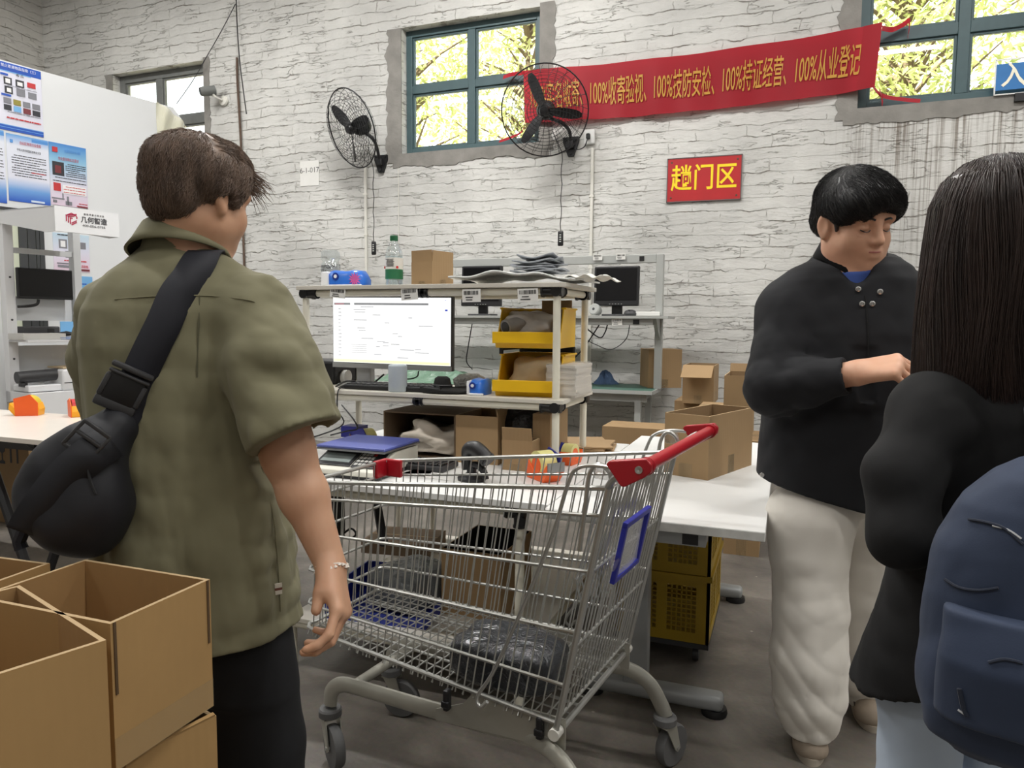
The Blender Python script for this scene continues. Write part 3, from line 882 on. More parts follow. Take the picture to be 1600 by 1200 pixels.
for lx in (RX0 + .06, gx1 - .12):
    for ly in (gy0 + .07, 6.4):
        b = MB(); bb(b, (lx - .025, ly - .025, 0), (lx + .025, ly + .025, .728)); b.build('leg', M_RACK, t)
for px in (RX0 + .05, pt.x - .03):
    b = MB(); bb(b, (px - .03, YR - .03, .757), (px + .03, YR + .03, pt.z)); b.build('rack_post', M_RACK, t, bevel=.004)
b = MB(); bb(b, (RX0, YR - .03, pt.z - .07), (pt.x - .06, YR + .03, pt.z)); b.build('top_beam', M_RACK, t, bevel=.004)
b = MB(); bb(b, (pt.x - .20, YR - .034, pt.z - .055), (pt.x - .16, YR - .03, pt.z - .015)); b.build('end_cap', M_BLACK, t)
b = MB(); bb(b, (RX0, YR - .28, ps.z - .02), (ps.x + .02, YR + .10, ps.z)); b.build('shelf', M_RACK, t)
b = MB(); bb(b, (RX0, YR - .24, ps.z - .075), (pt.x - .04, YR - .18, ps.z - .022)); b.build('shelf_beam', M_RACK, t, bevel=.004)
b = MB(); bb(b, (pt.x - .20, YR - .246, ps.z - .066), (pt.x - .15, YR - .24, ps.z - .03)); b.build('end_cap', M_BLACK, t)
for px in (RX0 + .05, pt.x - .03):
    b = MB(); b.prism([(0, 0), (.24, 0), (0, -.20)], .03, Matrix(((0, 0, 1), (-1, 0, 0), (0, 1, 0))), Vector((px - .015, YR, ps.z - .02)) - o); b.build('bracket', M_RACK, t)
SHZ = ps.z
def lcd(cx, Y, z, w, h, label, name='monitor', lean=4.0, group='monitors on the wall bench shelf'):
    t = thing(name, label, 'monitor', (cx, Y, z), 0, group)
    T = Matrix.Rotation(R(-lean), 3, 'X')
    zc = .085 + h / 2
    b = MB(); b.rbox((0, 0, zc), (w, .045, h), .008, M=T); b.build('case', M_BLACK, t)
    sc = MB().box(Vector((0, 0, zc)) + T @ Vector((0, -.0235, .012)), (w - .036, .003, h - .062), M=T).build('screen', mat('screen_off', (12, 12, 15), 0.18), t)
    MB().rbox((0, .03, .07), (.09, .035, .14), .01).build('neck', M_BLACK, t)
    MB().rbox((0, 0.02, .008), (.22, .18, .016), .006, 3).build('base', M_DKGREY, t)
    b = MB()
    for k in range(5): b.box(Vector((-.05 + .025 * k, 0, zc)) + T @ Vector((0, -.024, -h / 2 + .014)), (.010, .003, .004), M=T)
    b.build('buttons', MATS['rack_grey'], t)
    return t
m1 = onY(963, 481, YR - .1); w_ = onY(998, 450, YR - .1).x - onY(928, 450, YR - .1).x
lcd(m1.x, YR - .1, SHZ, w_, onY(963, 419, YR - .1).z - m1.z, 'black square monitor at the right end of the wall bench shelf')
m2 = onY(753, 487, YR - .1)
lcd(m2.x, YR - .1, SHZ, onY(784, 450, YR - .1).x - onY(722, 450, YR - .1).x, onY(753, 424, YR - .1).z - m2.z, 'black monitor on the wall bench shelf, behind the packing bench')
# speakers, scanner, cables on the shelf
p = onY(930, 487, YR - .18)
t = thing('desk_speaker', 'round grey desk speaker left of the square monitor', 'speaker', (p.x, YR - .18, SHZ))
T_ = frame_from((-.3, -1, .25))
MB().lathe([(0, -.06), (.035, -.055), (.048, -.02), (.05, .02), (.042, .03)], 18, (0, 0, .052), T_).build('shell', M_RACK, t, True)
MB().lathe([(.042, .028), (.03, .018), (.012, .03), (0, .032)], 18, (0, 0, .052), T_).build('cone', M_DKGREY, t, True)
MB().lathe([(.035, 0), (.035, .008), (0, .008)], 14).build('stand', M_RACK, t, True)
p = onY(985, 487, YR - .2)
t = thing('computer_mouse', 'dark round mouse in front of the square monitor', 'mouse', (p.x, YR - .2, SHZ))
MB().lathe([(.05, 0), (.055, .02), (.045, .042), (.02, .052), (0, .054)], 18).build('shell', M_DKGREY, t, True)
MB().box((0, -.04, .045), (.006, .03, .008)).build('wheel', M_BLACK, t)
p = onY(1012, 488, YR - .12)
t = thing('paper_pad', 'small white paper pad on the right end of the wall shelf', 'paper', (p.x, YR - .12, SHZ))
MB().rbox((0, 0, .018), (.20, .16, .036), .006, rz=.15).build('pad', M_PAPER, t)
for (x_, y_, d_, lab) in ((793, 489, .05, 'black adapter brick on the wall shelf'), (810, 488, .0, 'black power strip on the wall shelf behind the bins')):
    p = onY(x_, y_, YR - .1)
    t = thing('power_adapter', lab, 'adapter', (p.x, YR - .1, SHZ))
    MB().rbox((0, 0, .035), (.10, .07, .07), .01).build('body', M_BLACK, t)
    MB().tube(smooth_path([(.05, 0, .03), (.1, -.02, .05), (.13, .03, .01), (.17, .02, .008)], 5), .004, 5).build('lead', M_BLACK, t, True)
def cable(name, pts, r, label, m=M_BLACK, group=None):
    return tag(MB().tube(smooth_path(pts, 6), r, 6).build(name, m, None, True), label, 'cable', group)
yc = YR + .14
cable('cable', [onY(738, 505, yc), onY(731, 545, yc), onY(729, 565, yc), onY(738, 577, YR + .1)], .005, 'black cable hanging below the wall shelf left of the yellow bins')
cable('cable', [onY(905, 503, YR - .02), onY(935, 527, YR + .05), onY(945, 520, yc), onY(950, 503, yc)], .006, 'black cable looping under the wall shelf right of the yellow bins')
cable('cable', [onY(938, 505, yc), onY(915, 540, yc), onY(897, 560, yc), onY(885, 570, yc)], .006, 'black cable slanting down to the left behind the pipe post')
cable('cable', [onY(984, 506, yc), onY(978, 530, yc), onY(955, 546, yc), onY(930, 538, yc), onY(918, 532, yc)], .004, 'thin cable sagging in a wide loop under the square monitor', M_DKGREY)
# labels hung on the rack bars
def tagcard(px, py, Y, w, h, label, tilt=0.0, qr=False, group='paper labels on the bars', bars=True, rz=0.0, dz=0.0):
    p = onY(px, py, Y)
    t = thing('price_label', label, 'label', (p.x, p.y, p.z + dz))
    t.rotation_euler = (0, R(tilt), R(rz))
    MB().box((0, -.002, 0), (w, .002, h)).build('card', M_PAPER, t)
    b = MB(); r = random.Random(int(px))
    if qr:
        s_ = h * .62 / 7
        for i in range(7):
            for k in range(7):
                if i in (0, 6) and k in (0, 6): pass
        pass
    if bars:
        x = -w * .40
        while x < w * .40:
            q = r.uniform(.0012, .0035)
            b.box((x, -.0034, h * .22), (q, .0012, h * .30)); x += q + r.uniform(.0012, .004)
    for k in range(2): b.box((-w * .12, -.0034, -h * (.12 + .2 * k)), (w * r.uniform(.3, .5), .0012, h * .07))
    b.build('print', mat('print_black', (40, 40, 42), 0.8), t)
    return t
tagcard(934, 402, YR - .04, .08, .05, 'white label stuck on the rack top beam, left of two')
tagcard(970, 401, YR - .04, .08, .05, 'white label stuck on the rack top beam, right of two')
tagcard(964, 503, YR - .26, .085, .055, 'white label hanging from the wall shelf below the square monitor', tilt=-4)
# on the green top
def rag(px, py, z, sx_, sy_, h, m, label, name='cloth_rag', seed=1, Y=None):
    p = onZ(px, py, z)
    r = random.Random(seed); ph = [r.uniform(0, 6.28) for _ in range(8)]
    def f(u, v):
        a = 2 * math.pi * u; q = v
        rr = 1 - q
        wob = 1 + .16 * math.sin(3 * a + ph[0]) + .10 * math.sin(7 * a + ph[1]) * (1 - q)
        zz = h * (1 - rr ** 2.0) * (1 + .25 * math.sin(5 * a + ph[2] + 6 * q) + .2 * math.sin(9 * a + ph[3] + 9 * q)) + .002
        return Vector((sx_ * rr * wob * math.cos(a), sy_ * rr * wob * math.sin(a), max(.002, zz)))
    o_ = MB().grid(f, 48, 12).build(name, m, None, True)
    o_.location = (p.x, p.y, z)
    return tag(o_, label, 'cloth')
rag(945, 600, .757, .105, .09, .09, mat('rag_blue', (70, 92, 124), 0.85, var=0.2, vscale=30), 'crumpled blue rag on the green bench top', seed=4)

# crinkled green film heaped on the bench top behind the packing bench
pg0, pg1 = onY(588, 604, 5.95), onY(758, 604, 5.95)
def gf(u, v):
    e = min(1, 4 * u, 4 * (1 - u)) * min(1, 3 * v, 3 * (1 - v))
    return Vector(((u - .5) * (pg1.x - pg0.x), (v - .5) * .50, .004 + e * (.085 + .03 * math.sin(u * 19 + v * 4) * math.cos(v * 11) + .022 * math.sin(u * 43 - v * 17))))
o_ = MB().grid(gf, 60, 24).build('green_film', film_material('film_green', (112, 142, 122), .3, 12, .7), None, 'all')
o_.location = ((pg0.x + pg1.x) / 2, 6.0, .757)
tag(o_, 'heap of crinkled green film on the wall bench behind the lit monitor', 'plastic film')

# ================================================================== CARTONS
M_CARD = card_material('cardboard', (156, 128, 92))
M_CARDIN = card_material('cardboard_inside', (140, 114, 82))
M_CARDE = mat('cardboard_edge', (186, 160, 122), 0.85)
M_TAPE = tape_film('clear_tape', (205, 190, 150), .13)
def carton(name, label, loc, dims, rz, open_top=True, flaps=(), tape=True, group=None, m=None, thick=0.005, inner_z=None, tilt=None, mi=None):
    """cardboard box: four walls with thickness, bottom, optional flaps (side, angle from vertical, length) or a closed lid"""
    w, d, h = dims
    t = thing(name, label, 'box', loc, rz, group)
    if tilt: t.rotation_euler = (tilt[0], tilt[1], rz)
    m = m or M_CARD; mi = mi or M_CARDIN
    th = thick
    b = MB()
    # outer skin slot 0, inner skin slot 1, rim slot 2
    X, Y_ = w / 2, d / 2
    b.slot(0)
    if not open_top:
        b.box2((-X, -Y_, 0), (X, Y_, h))
    else:
        ou = [(-X, -Y_), (X, -Y_), (X, Y_), (-X, Y_)]; x2, y2 = X - th, Y_ - th
        inn = [(-x2, -y2), (x2, -y2), (x2, y2), (-x2, y2)]
        for i in range(4):
            a, c = ou[i], ou[(i + 1) % 4]; e, f = inn[i], inn[(i + 1) % 4]
            b.slot(0).quad((a[0], a[1], 0), (c[0], c[1], 0), (c[0], c[1], h), (a[0], a[1], h))
            b.slot(1).quad((f[0], f[1], th), (e[0], e[1], th), (e[0], e[1], h), (f[0], f[1], h))
            b.slot(2).quad((a[0], a[1], h), (c[0], c[1], h), (f[0], f[1], h), (e[0], e[1], h))
        b.slot(0).quad((-X, Y_, 0), (X, Y_, 0), (X, -Y_, 0), (-X, -Y_, 0))
        b.slot(1).quad((-x2, -y2, th), (x2, -y2, th), (x2, y2, th), (-x2, y2, th))
    b.build('box_body', [m, mi, M_CARDE], t)
    for (side, ang, ln) in flaps:
        a = R(ang)
        if side in 'LR':
            sx_ = -1 if side == 'L' else 1
            fb = MB(); up = Vector((sx_ * math.sin(a), 0, math.cos(a))) * ln; n_ = Vector((sx_ * math.cos(a), 0, -math.sin(a))) * (-th)
            base = Vector((sx_ * X, 0, h)); e1 = Vector((0, d / 2 - .002, 0))
        else:
            sy_ = -1 if side == 'F' else 1
            fb = MB(); up = Vector((0, sy_ * math.sin(a), math.cos(a))) * ln; n_ = Vector((0, sy_ * math.cos(a), -math.sin(a))) * (-th)
            base = Vector((0, sy_ * Y_, h)); e1 = Vector((w / 2 - .002, 0, 0))
        q = [base - e1, base + e1, base + e1 * .985 + up, base - e1 * .985 + up]
        fb._add(q + [v + n_ for v in q], [(0, 1, 2, 3), (7, 6, 5, 4), (0, 4, 5, 1), (1, 5, 6, 2), (2, 6, 7, 3), (3, 7, 4, 0)])
        fb.build('flap', m, t)
    if not open_top:
        MB().box2((-X - .0006, -.003, h + .0002), (X + .0006, .003, h + .001)).build('lid_seam', M_CARDE, t)
    if tape:
        b = MB(); e = .0012; tw = min(.055, w * .3)
        if not open_top: b.box2((-X - e, -tw / 2, h + .001), (X + e, tw / 2, h + .002))
        if not open_top: b.build('clear_tape', M_TAPE, t)
        MB().box2((X, -tw / 2, 0), (X + e, tw / 2, h * .3)).build('clear_tape', M_TAPE, t)
        MB().box2((-tw / 2, -Y_ - e, 0), (tw / 2, -Y_, h * .22)).build('clear_tape', M_TAPE, t)
    return t

def quad_fit(A, B):
    return math.atan2(B.y - A.y, B.x - A.x)

# ---- pile of cartons at the right, by the wall bench
z = .757
a = onZ(998, 598, z); c = onZ(1025, 600, z)
carton('cardboard_box', 'closed carton standing on the right end of the green bench top', (-1.03, 6.37, z), (.29, .28, .33), R(25), False)
yy = 5.05
def px_box(x0, x1, ytop, ybot, Y, depth, label, open_top=True, flaps=(), z0=None, rz=0.0, tape=True):
    A = onY(x0, ybot, Y); B = onY(x1, ytop, Y)
    zb = A.z if z0 is None else z0
    return carton('cardboard_box', label, ((A.x + B.x) / 2, Y + depth / 2, zb), (B.x - A.x, depth, B.z - zb), rz, open_top, flaps, tape)
px_box(1052, 1104, 628, 700, 5.35, .42, 'lower carton in the pile under the flapped carton by the bench end', False, z0=0.0)
zz_ = onY(1052, 628, 5.35).z
px_box(1066, 1116, 572, 620, 5.30, .38, 'carton with a bent front flap hanging down, on top of the pile behind', True, (('F', 118, .17),), z0=zz_)
px_box(1085, 1150, 640, 760, 4.75, .40, 'carton at the bottom of the pile, hidden below the flapped one', False, z0=0.0)
zz2 = onY(1085, 686, 4.25).z
px_box(1132, 1192, 690, 800, 4.2, .42, 'low closed carton under the tall open carton', False, z0=0.0)
z3 = onY(1132, 690, 4.2).z
px_box(1129, 1176, 588, 676, 4.22, .40, 'tall open carton stacked on a low one behind the right-hand man', True, (('B', 14, .05),), z0=z3)
px_box(940, 1050, 672, 720, 4.75, .3, 'long flat carton lying on the floor behind the white table', False, z0=0.0, tape=False)
px_box(1072, 1100, 655, 760, 4.95, .10, 'flattened upright carton leaning in the pile beside the bench', False, z0=0.0)

# ---- open carton on the white table
WTZ = .735
A, B, Cc = onZ(1051, 742, WTZ), onZ(1121, 753, WTZ), onZ(1160, 725, WTZ)
wv = (B - A); dv = (Cc - B)
hh = onY(1121, 652, B.y).z - WTZ
rz = math.atan2(wv.y, wv.x)
ctr = (A + Cc) / 2
carton('cardboard_box', 'open carton standing on the white height-adjustable table', (ctr.x, ctr.y, WTZ), (wv.length, dv.length, hh), rz, True, (), True)

# ================================================================== WHITE TABLE (right) with steel T-feet
M_LAM = mat('white_laminate', (226, 226, 224), 0.35, var=0.025, vscale=3)
M_STEELP = mat('grey_powder_steel', (150, 152, 152), 0.45, 0.2, var=0.04)
tx0, tx1 = onZ(860, 786, 0.735).x + .004, onZ(1196, 832, WTZ).x
ty0, ty1 = onZ(1110, 823, WTZ).y, onZ(1090, 686, WTZ).y
t = thing('white_table', 'white laminate table on grey steel T-feet holding an open carton', 'table', ((tx0 + tx1) / 2, (ty0 + ty1) / 2, 0))
o = Vector(t.location)
MB().box2(Vector((tx0, ty0, WTZ - .028)) - o, Vector((tx1, ty1, WTZ)) - o).build('table_top', M_LAM, t, bevel=.002)
MB().box2(Vector((tx0 + .01, ty0 - .0012, WTZ - .026)) - o, Vector((tx1 - .002, ty0, WTZ - .003)) - o).build('edge_band', mat('worn_edge', (196, 196, 192), 0.5, var=0.12, vscale=30), t)
fx = onZ(985, 1062, 0.06)
for k, fy in enumerate((ty0 + .36, ty1 - .16)):
    b = MB(); x0_, x1_ = tx0 + .03, onZ(1122, 1150, .04).x
    b.rbox(Vector(((x0_ + x1_) / 2, fy, .045)) - o, (x1_ - x0_, .075, .05), .018, 3)
    b.build('foot', M_STEELP, t, True)
    for xx in (x0_ + .04, x1_ - .03): MB().lathe([(.042, 0), (.044, .01), (.04, .024), (0, .024)], 18, Vector((xx, fy, 0)) - o).build('foot_pad', M_BLACK, t, True)
    b = MB(); b.rbox(Vector((fx.x + .02, fy, (WTZ - .06) / 2 + .03)) - o, (.085, .058, WTZ - .12), .006); b.build('column', M_STEELP, t)
    b = MB(); b.box2(Vector((tx0 + .06, fy - .03, WTZ - .075)) - o, Vector((tx1 - .16, fy + .03, WTZ - .028)) - o); b.build('top_arm', M_STEELP, t)
b = MB(); b.box2(Vector((fx.x - .02, ty0 + .36, WTZ - .075)) - o, Vector((fx.x + .05, ty1 - .16, WTZ - .03)) - o); b.build('cross_rail', M_STEELP, t)
MB().box2(Vector((tx1 - .30, ty0 + .02, WTZ - .068)) - o, Vector((tx1 - .16, ty0 + .10, WTZ - .029)) - o).build('end_tube', M_STEELP, t)
MB().box2(Vector((tx1 - .225, ty0 + .018, WTZ - .064)) - o, Vector((tx1 - .18, ty0 + .02, WTZ - .034)) - o).build('tube_end', M_BLACK, t)

# ---- yellow mesh crates on a dolly under the table
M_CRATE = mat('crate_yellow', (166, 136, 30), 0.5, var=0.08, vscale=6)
def crate(label, loc, w, d, h, parent_cols=12, rows=5):
    t = thing('plastic_crate', label, 'crate', loc, 0, 'yellow mesh crates under the white table')
    th = .012
    def side(name, T, o_, wd):
        b = MB()
        # frame
        for (x0, z0, x1, z1) in ((0, 0, wd, .04), (0, h - .045, wd, h), (0, .04, .05, h - .045), (wd - .05, .04, wd, h - .045), (wd / 2 - .02, .04, wd / 2 + .02, h - .045)):
            vs = [Vector((x0, 0, z0)), Vector((x1, 0, z0)), Vector((x1, 0, z1)), Vector((x0, 0, z1))]
            q = [T @ v + o_ for v in vs] + [T @ (v + Vector((0, th, 0))) + o_ for v in vs]
            b._add(q, [(0, 1, 2, 3), (7, 6, 5, 4), (0, 4, 5, 1), (1, 5, 6, 2), (2, 6, 7, 3), (3, 7, 4, 0)])
        # lattice
        def rib(x0, z0, x1, z1):
            vs = [Vector((x0, .002, z0)), Vector((x1, .002, z0)), Vector((x1, .002, z1)), Vector((x0, .002, z1))]
            q = [T @ v + o_ for v in vs] + [T @ (v + Vector((0, th - .004, 0))) + o_ for v in vs]
            b._add(q, [(0, 1, 2, 3), (7, 6, 5, 4), (0, 4, 5, 1), (1, 5, 6, 2), (2, 6, 7, 3), (3, 7, 4, 0)])
        for (xa, xb) in ((.05, wd / 2 - .02), (wd / 2 + .02, wd - .05)):
            n_ = max(3, int((xb - xa) / .018))
            for i in range(1, n_): x = xa + (xb - xa) * i / n_; rib(x - .0025, .04, x + .0025, h - .045)
        n_ = int((h - .085) / .018)
        for i in range(1, n_): z = .04 + (h - .085) * i / n_; rib(.05, z - .0025, wd - .05, z + .0025)
        return b.build(name, M_CRATE, t)
    I = Matrix.Identity(3)
    side('front_side', I, Vector((-w / 2, -d / 2, 0)), w)
    side('back_side', I, Vector((-w / 2, d / 2 - th, 0)), w)
    Rz = Matrix.Rotation(R(90), 3, 'Z')
    side('end_side', Rz, Vector((w / 2, -d / 2, 0)), d)
    side('end_side', Rz, Vector((-w / 2 + th, -d / 2, 0)), d)
    b = MB().box2((-w / 2 + th, -d / 2 + th, 0), (w / 2 - th, d / 2 - th, .01)).build('crate_floor', M_CRATE, t)
    b = MB()
    b.box2((-w / 2 - .008, -d / 2 - .008, h - .02), (w / 2 + .008, -d / 2, h)); b.box2((w / 2, -d / 2 - .008, h - .02), (w / 2 + .008, d / 2 + .008, h))
    b.box2((-w / 2 - .008, d / 2, h - .02), (w / 2 + .008, d / 2 + .008, h)); b.box2((-w / 2 - .008, -d / 2 - .008, h - .02), (-w / 2, d / 2 + .008, h))
    b.build('rim', M_CRATE, t)
    return t
cf = onZ(1060, 1000, 0.09)
cw, cd = .36, .50
cx1 = onY(1108, 970, cf.y).x
dl = thing('crate_dolly', 'low dolly on castors under the stacked yellow crates', 'dolly', (cx1 - cw / 2, cf.y + cd / 2, 0))
MB().box2((-cw / 2, -cd / 2, .066), (cw / 2, cd / 2, .085)).build('deck', M_DKGREY, dl)
for sx_ in (-1, 1):
    for sy_ in (-1, 1):
        cs = MB().box((sx_ * (cw / 2 - .05), sy_ * (cd / 2 - .05), .06), (.03, .04, .014)).build('caster', M_STEELP, dl)
        MB().lathe([(0, -.011), (.026, -.011), (.028, 0), (.026, .011), (0, .011)], 16, (sx_ * (cw / 2 - .05), sy_ * (cd / 2 - .05), .028), Matrix(((0, 0, 1), (1, 0, 0), (0, 1, 0)))).build('wheel', M_DKGREY, cs, True)
ch_ = .265
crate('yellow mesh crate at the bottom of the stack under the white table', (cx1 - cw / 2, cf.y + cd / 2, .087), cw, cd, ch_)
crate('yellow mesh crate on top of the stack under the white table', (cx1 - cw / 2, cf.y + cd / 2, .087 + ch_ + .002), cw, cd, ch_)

# ================================================================== PACKING BENCH OF WHITE PIPES
M_PIPE = mat('cream_pipe', (226, 222, 206), 0.35, var=0.04, vscale=5)
M_JOINT = mat('pipe_joint_black', (22, 22, 24), 0.35)
M_BOARD = mat('bench_board', (208, 203, 192), 0.5, var=0.06, vscale=6)
YA, YB = 2.62, 3.02               # front and rear posts of the shelf frame
TBZ = 0.735                       # table height
fr = onY(870, 455, YA); fm = onY(869, 637, YA); fl = onY(478, 455, YA)
BX0, BX1 = fl.x, (fr.x + fm.x) / 2
ZT, ZM = fr.z, fm.z               # top pipe and middle pipe centre heights
TY0 = onZ(510, 752, TBZ).y * .5 + onZ(845, 790, TBZ).y * .5
TY1 = 3.36
t = thing('packing_bench', 'packing bench of cream pipes with black joints and two shelves above a white table', 'workbench', ((BX0 + BX1) / 2, (TY0 + TY1) / 2, 0))
BO = Vector(t.location); BENCH = t
PR = .0145
def bx(b, a, c): return b.box2(Vector(a) - BO, Vector(c) - BO)
tb = bx(MB(), (BX0 - .04, TY0, TBZ - .022), (onZ(860, 786, TBZ).x, TY1, TBZ)).build('table_top', M_LAM, t, bevel=.002)
TBX1 = onZ(860, 786, TBZ).x
bx(MB(), (BX0 - .03, YA - .02, ZM + PR), (BX1 + .035, YB + .02, ZM + PR + .016)).build('middle_shelf', M_BOARD, t, bevel=.002)
bx(MB(), (BX0 - .03, YA - .03, ZT + PR), (BX1 + .045, YB + .02, ZT + PR + .017)).build('top_shelf', M_BOARD, t, bevel=.002)
MZ = ZM + PR + .016; TZ = ZT + PR + .017
def pipe(name, a, c, r=PR):
    return MB().tube([Vector(a) - BO, Vector(c) - BO], r, 14).build(name, M_PIPE, t, True)
for (x, y) in ((BX0, YA), (BX1, YA), (BX0, YB), (BX1, YB)):
    pipe('post', (x, y, TBZ), (x, y, ZT))
for z in (ZM, ZT):
    for y in (YA, YB): pipe('shelf_pipe', (BX0, y, z), (BX1, y, z))
    for x in (BX0, BX1): pipe('shelf_pipe', (x, YA, z), (x, YB, z))
lx0 = onY(456, 900, TY0 + .06).x
LEGS = [(lx0, TY0 + .06), (BX1 + .02, TY0 + .06), (BX0 + .06, TY1 - .06), (lx0 + .02, TY1 - .06), (BX1 + .02, TY1 - .06)]
for (x, y) in LEGS: pipe('leg', (x, y, 0), (x, y, TBZ - .022), .016)
SZ = 0.20
for y in (TY0 + .06, TY1 - .06):
    pipe('lower_pipe', (lx0, y, SZ - .03), (BX1 + .02, y, SZ - .03)); pipe('table_pipe', (lx0, y, TBZ - .05), (BX1 + .02, y, TBZ - .05), .013)
for x in (lx0, BX1 + .02):
    pipe('lower_pipe', (x, TY0 + .06, SZ - .03), (x, TY1 - .06, SZ - .03)); pipe('table_pipe', (x, TY0 + .06, TBZ - .05), (x, TY1 - .06, TBZ - .05), .013)
bx(MB(), (lx0 - .01, TY0 + .04, SZ - .015), (BX1 + .03, TY1 - .04, SZ)).build('lower_shelf', M_BOARD, t)
def joint(p, dirs, r=.021, L_=.055):
    b = MB(); p = Vector(p) - BO
    for d in dirs:
        d = Vector(d); b.tube([p - d * .022, p + d * L_], r, 12)
        b.tube([p + d * (L_ - .008), p + d * L_], r + .003, 12)
    return b.build('pipe_joint', M_JOINT, t, True)
for z in (ZM, ZT):
    for (x, y, sx_, sy_) in ((BX0, YA, 1, 1), (BX1, YA, -1, 1), (BX0, YB, 1, -1), (BX1, YB, -1, -1)):
        joint((x, y, z), [(sx_, 0, 0), (0, sy_, 0)] , .0205, .06 if y == YA else .04)
    xm = onY(663 if z == ZT else 655, 455 if z == ZT else 630, YA).x
    joint((xm, YA, z), [(1, 0, 0), (-1, 0, 0)], .0195, .016)
for (x, y) in LEGS[:2]: joint((x, y, TBZ - .05), [(0, 0, -1), (1 if x < BX1 else -1, 0, 0)], .021, .05)
for (x, y) in ((BX1, YA), (BX0, YA)): joint((x, y, TBZ + .02), [(0, 0, 1)], .021, .03)
YF_ = YA - .03

def placed(px, py, Y, z):
    p = onY(px, py, Y); return (p.x, Y, z)
def width(x0, x1, y, Y): return onY(x1, y, Y).x - onY(x0, y, Y).x
def height(x, y0, y1, Y): return onY(x, y0, Y).z - onY(x, y1, Y).z

# ---- on the top shelf
YC = 2.80
M_CLEAR = pane_material('clear_plastic', (0.93, 0.96, 0.97), 0.14, 0.05)
M_WATER = pane_material('water', (0.90, 0.95, 0.96), 0.10, 0.02)
M_CAPG = mat('cap_green', (30, 96, 60), 0.4)
M_LABW = mat('label_white', (228, 226, 220), 0.5)
M_LABG = mat('label_green', (38, 110, 72), 0.5)
M_REDP = mat('red_print', (200, 44, 44), 0.5)
x_ = onY(616, 438, YC).x
H_ = height(616, 359, 440, YC)
t = thing('water_bottle', 'clear water bottle with green cap and white-and-green label', 'bottle', (x_, YC, TZ))
r_ = width(604, 628, 420, YC) / 2
prof = [(r_ * .9, 0), (r_, .008), (r_, .02), (r_ * .95, .03), (r_, .04), (r_ * .96, .055), (r_, .07), (r_, H_ * .62), (r_ * .9, H_ * .70), (r_ * .55, H_ * .84), (r_ * .40, H_ * .89), (r_ * .40, H_ * .93)]
MB().lathe(prof, 28).build('bottle_body', M_CLEAR, t, True)
MB().lathe([(r_ * .93, .004), (r_ * .93, H_ * .60), (0, H_ * .60)], 24).build('water', M_WATER, t, True)
MB().lathe([(r_ * .46, H_ * .90), (r_ * .47, H_ * .985), (r_ * .40, H_), (0, H_)], 24).build('cap', M_CAPG, t, True)
lb = MB().lathe([(r_ * 1.012, H_ * .345), (r_ * 1.012, H_ * .565)], 28).build('label_upper', M_LABW, t, True)
MB().lathe([(r_ * 1.014, H_ * .16), (r_ * 1.014, H_ * .345)], 28).build('label_lower', M_LABG, t, True)
b = MB()
for k in range(7): b.box((0 + .002 * (k % 3), -r_ * 1.02, H_ * (.53 - .022 * k)), (r_ * (1.0 - .15 * (k % 2)), .0012, H_ * .010))
b.build('label_print', MATS['ink_grey'], lb)
b = MB()
for sx_ in (-1, 1): b.tube([(sx_ * r_ * .78, -r_ * .70, H_ * .38), (sx_ * r_ * .84, -r_ * .72, H_ * .38)], .006, 8)
b.build('red_marks', M_REDP, lb)

x_ = onY(517, 438, YC).x
r_ = width(505, 530, 420, YC) / 2; H_ = height(517, 381, 440, YC)
t = thing('plastic_jar', 'clear crumpled plastic bottle with grey printed label, left end of top shelf', 'bottle', (x_, YC, TZ))
MB().lathe([(r_ * .9, 0), (r_, .01), (r_, H_ * .62), (r_ * .8, H_ * .70), (r_ * 1.0, H_ * .78), (r_ * .96, H_ * .96), (r_ * .7, H_), (0, H_)], 24).build('bottle_body', M_CLEAR, t, True)
b = MB(); rr = random.Random(3)
MB().lathe([(r_ * .99, H_ * .05), (r_ * .99, H_ * .60)], 24).build('label', pane_material('frosted_label', (0.82, 0.83, 0.83), 0.3, 0.5), t, True)
for i in range(60):
    a = R(rr.uniform(200, 340)); z = H_ * rr.uniform(.08, .58)
    b.box((r_ * 1.015 * math.cos(a), r_ * 1.015 * math.sin(a), z), (.005, .001, .005), rz=a + math.pi / 2)
b.build('label_print', MATS['ink_grey'], t)

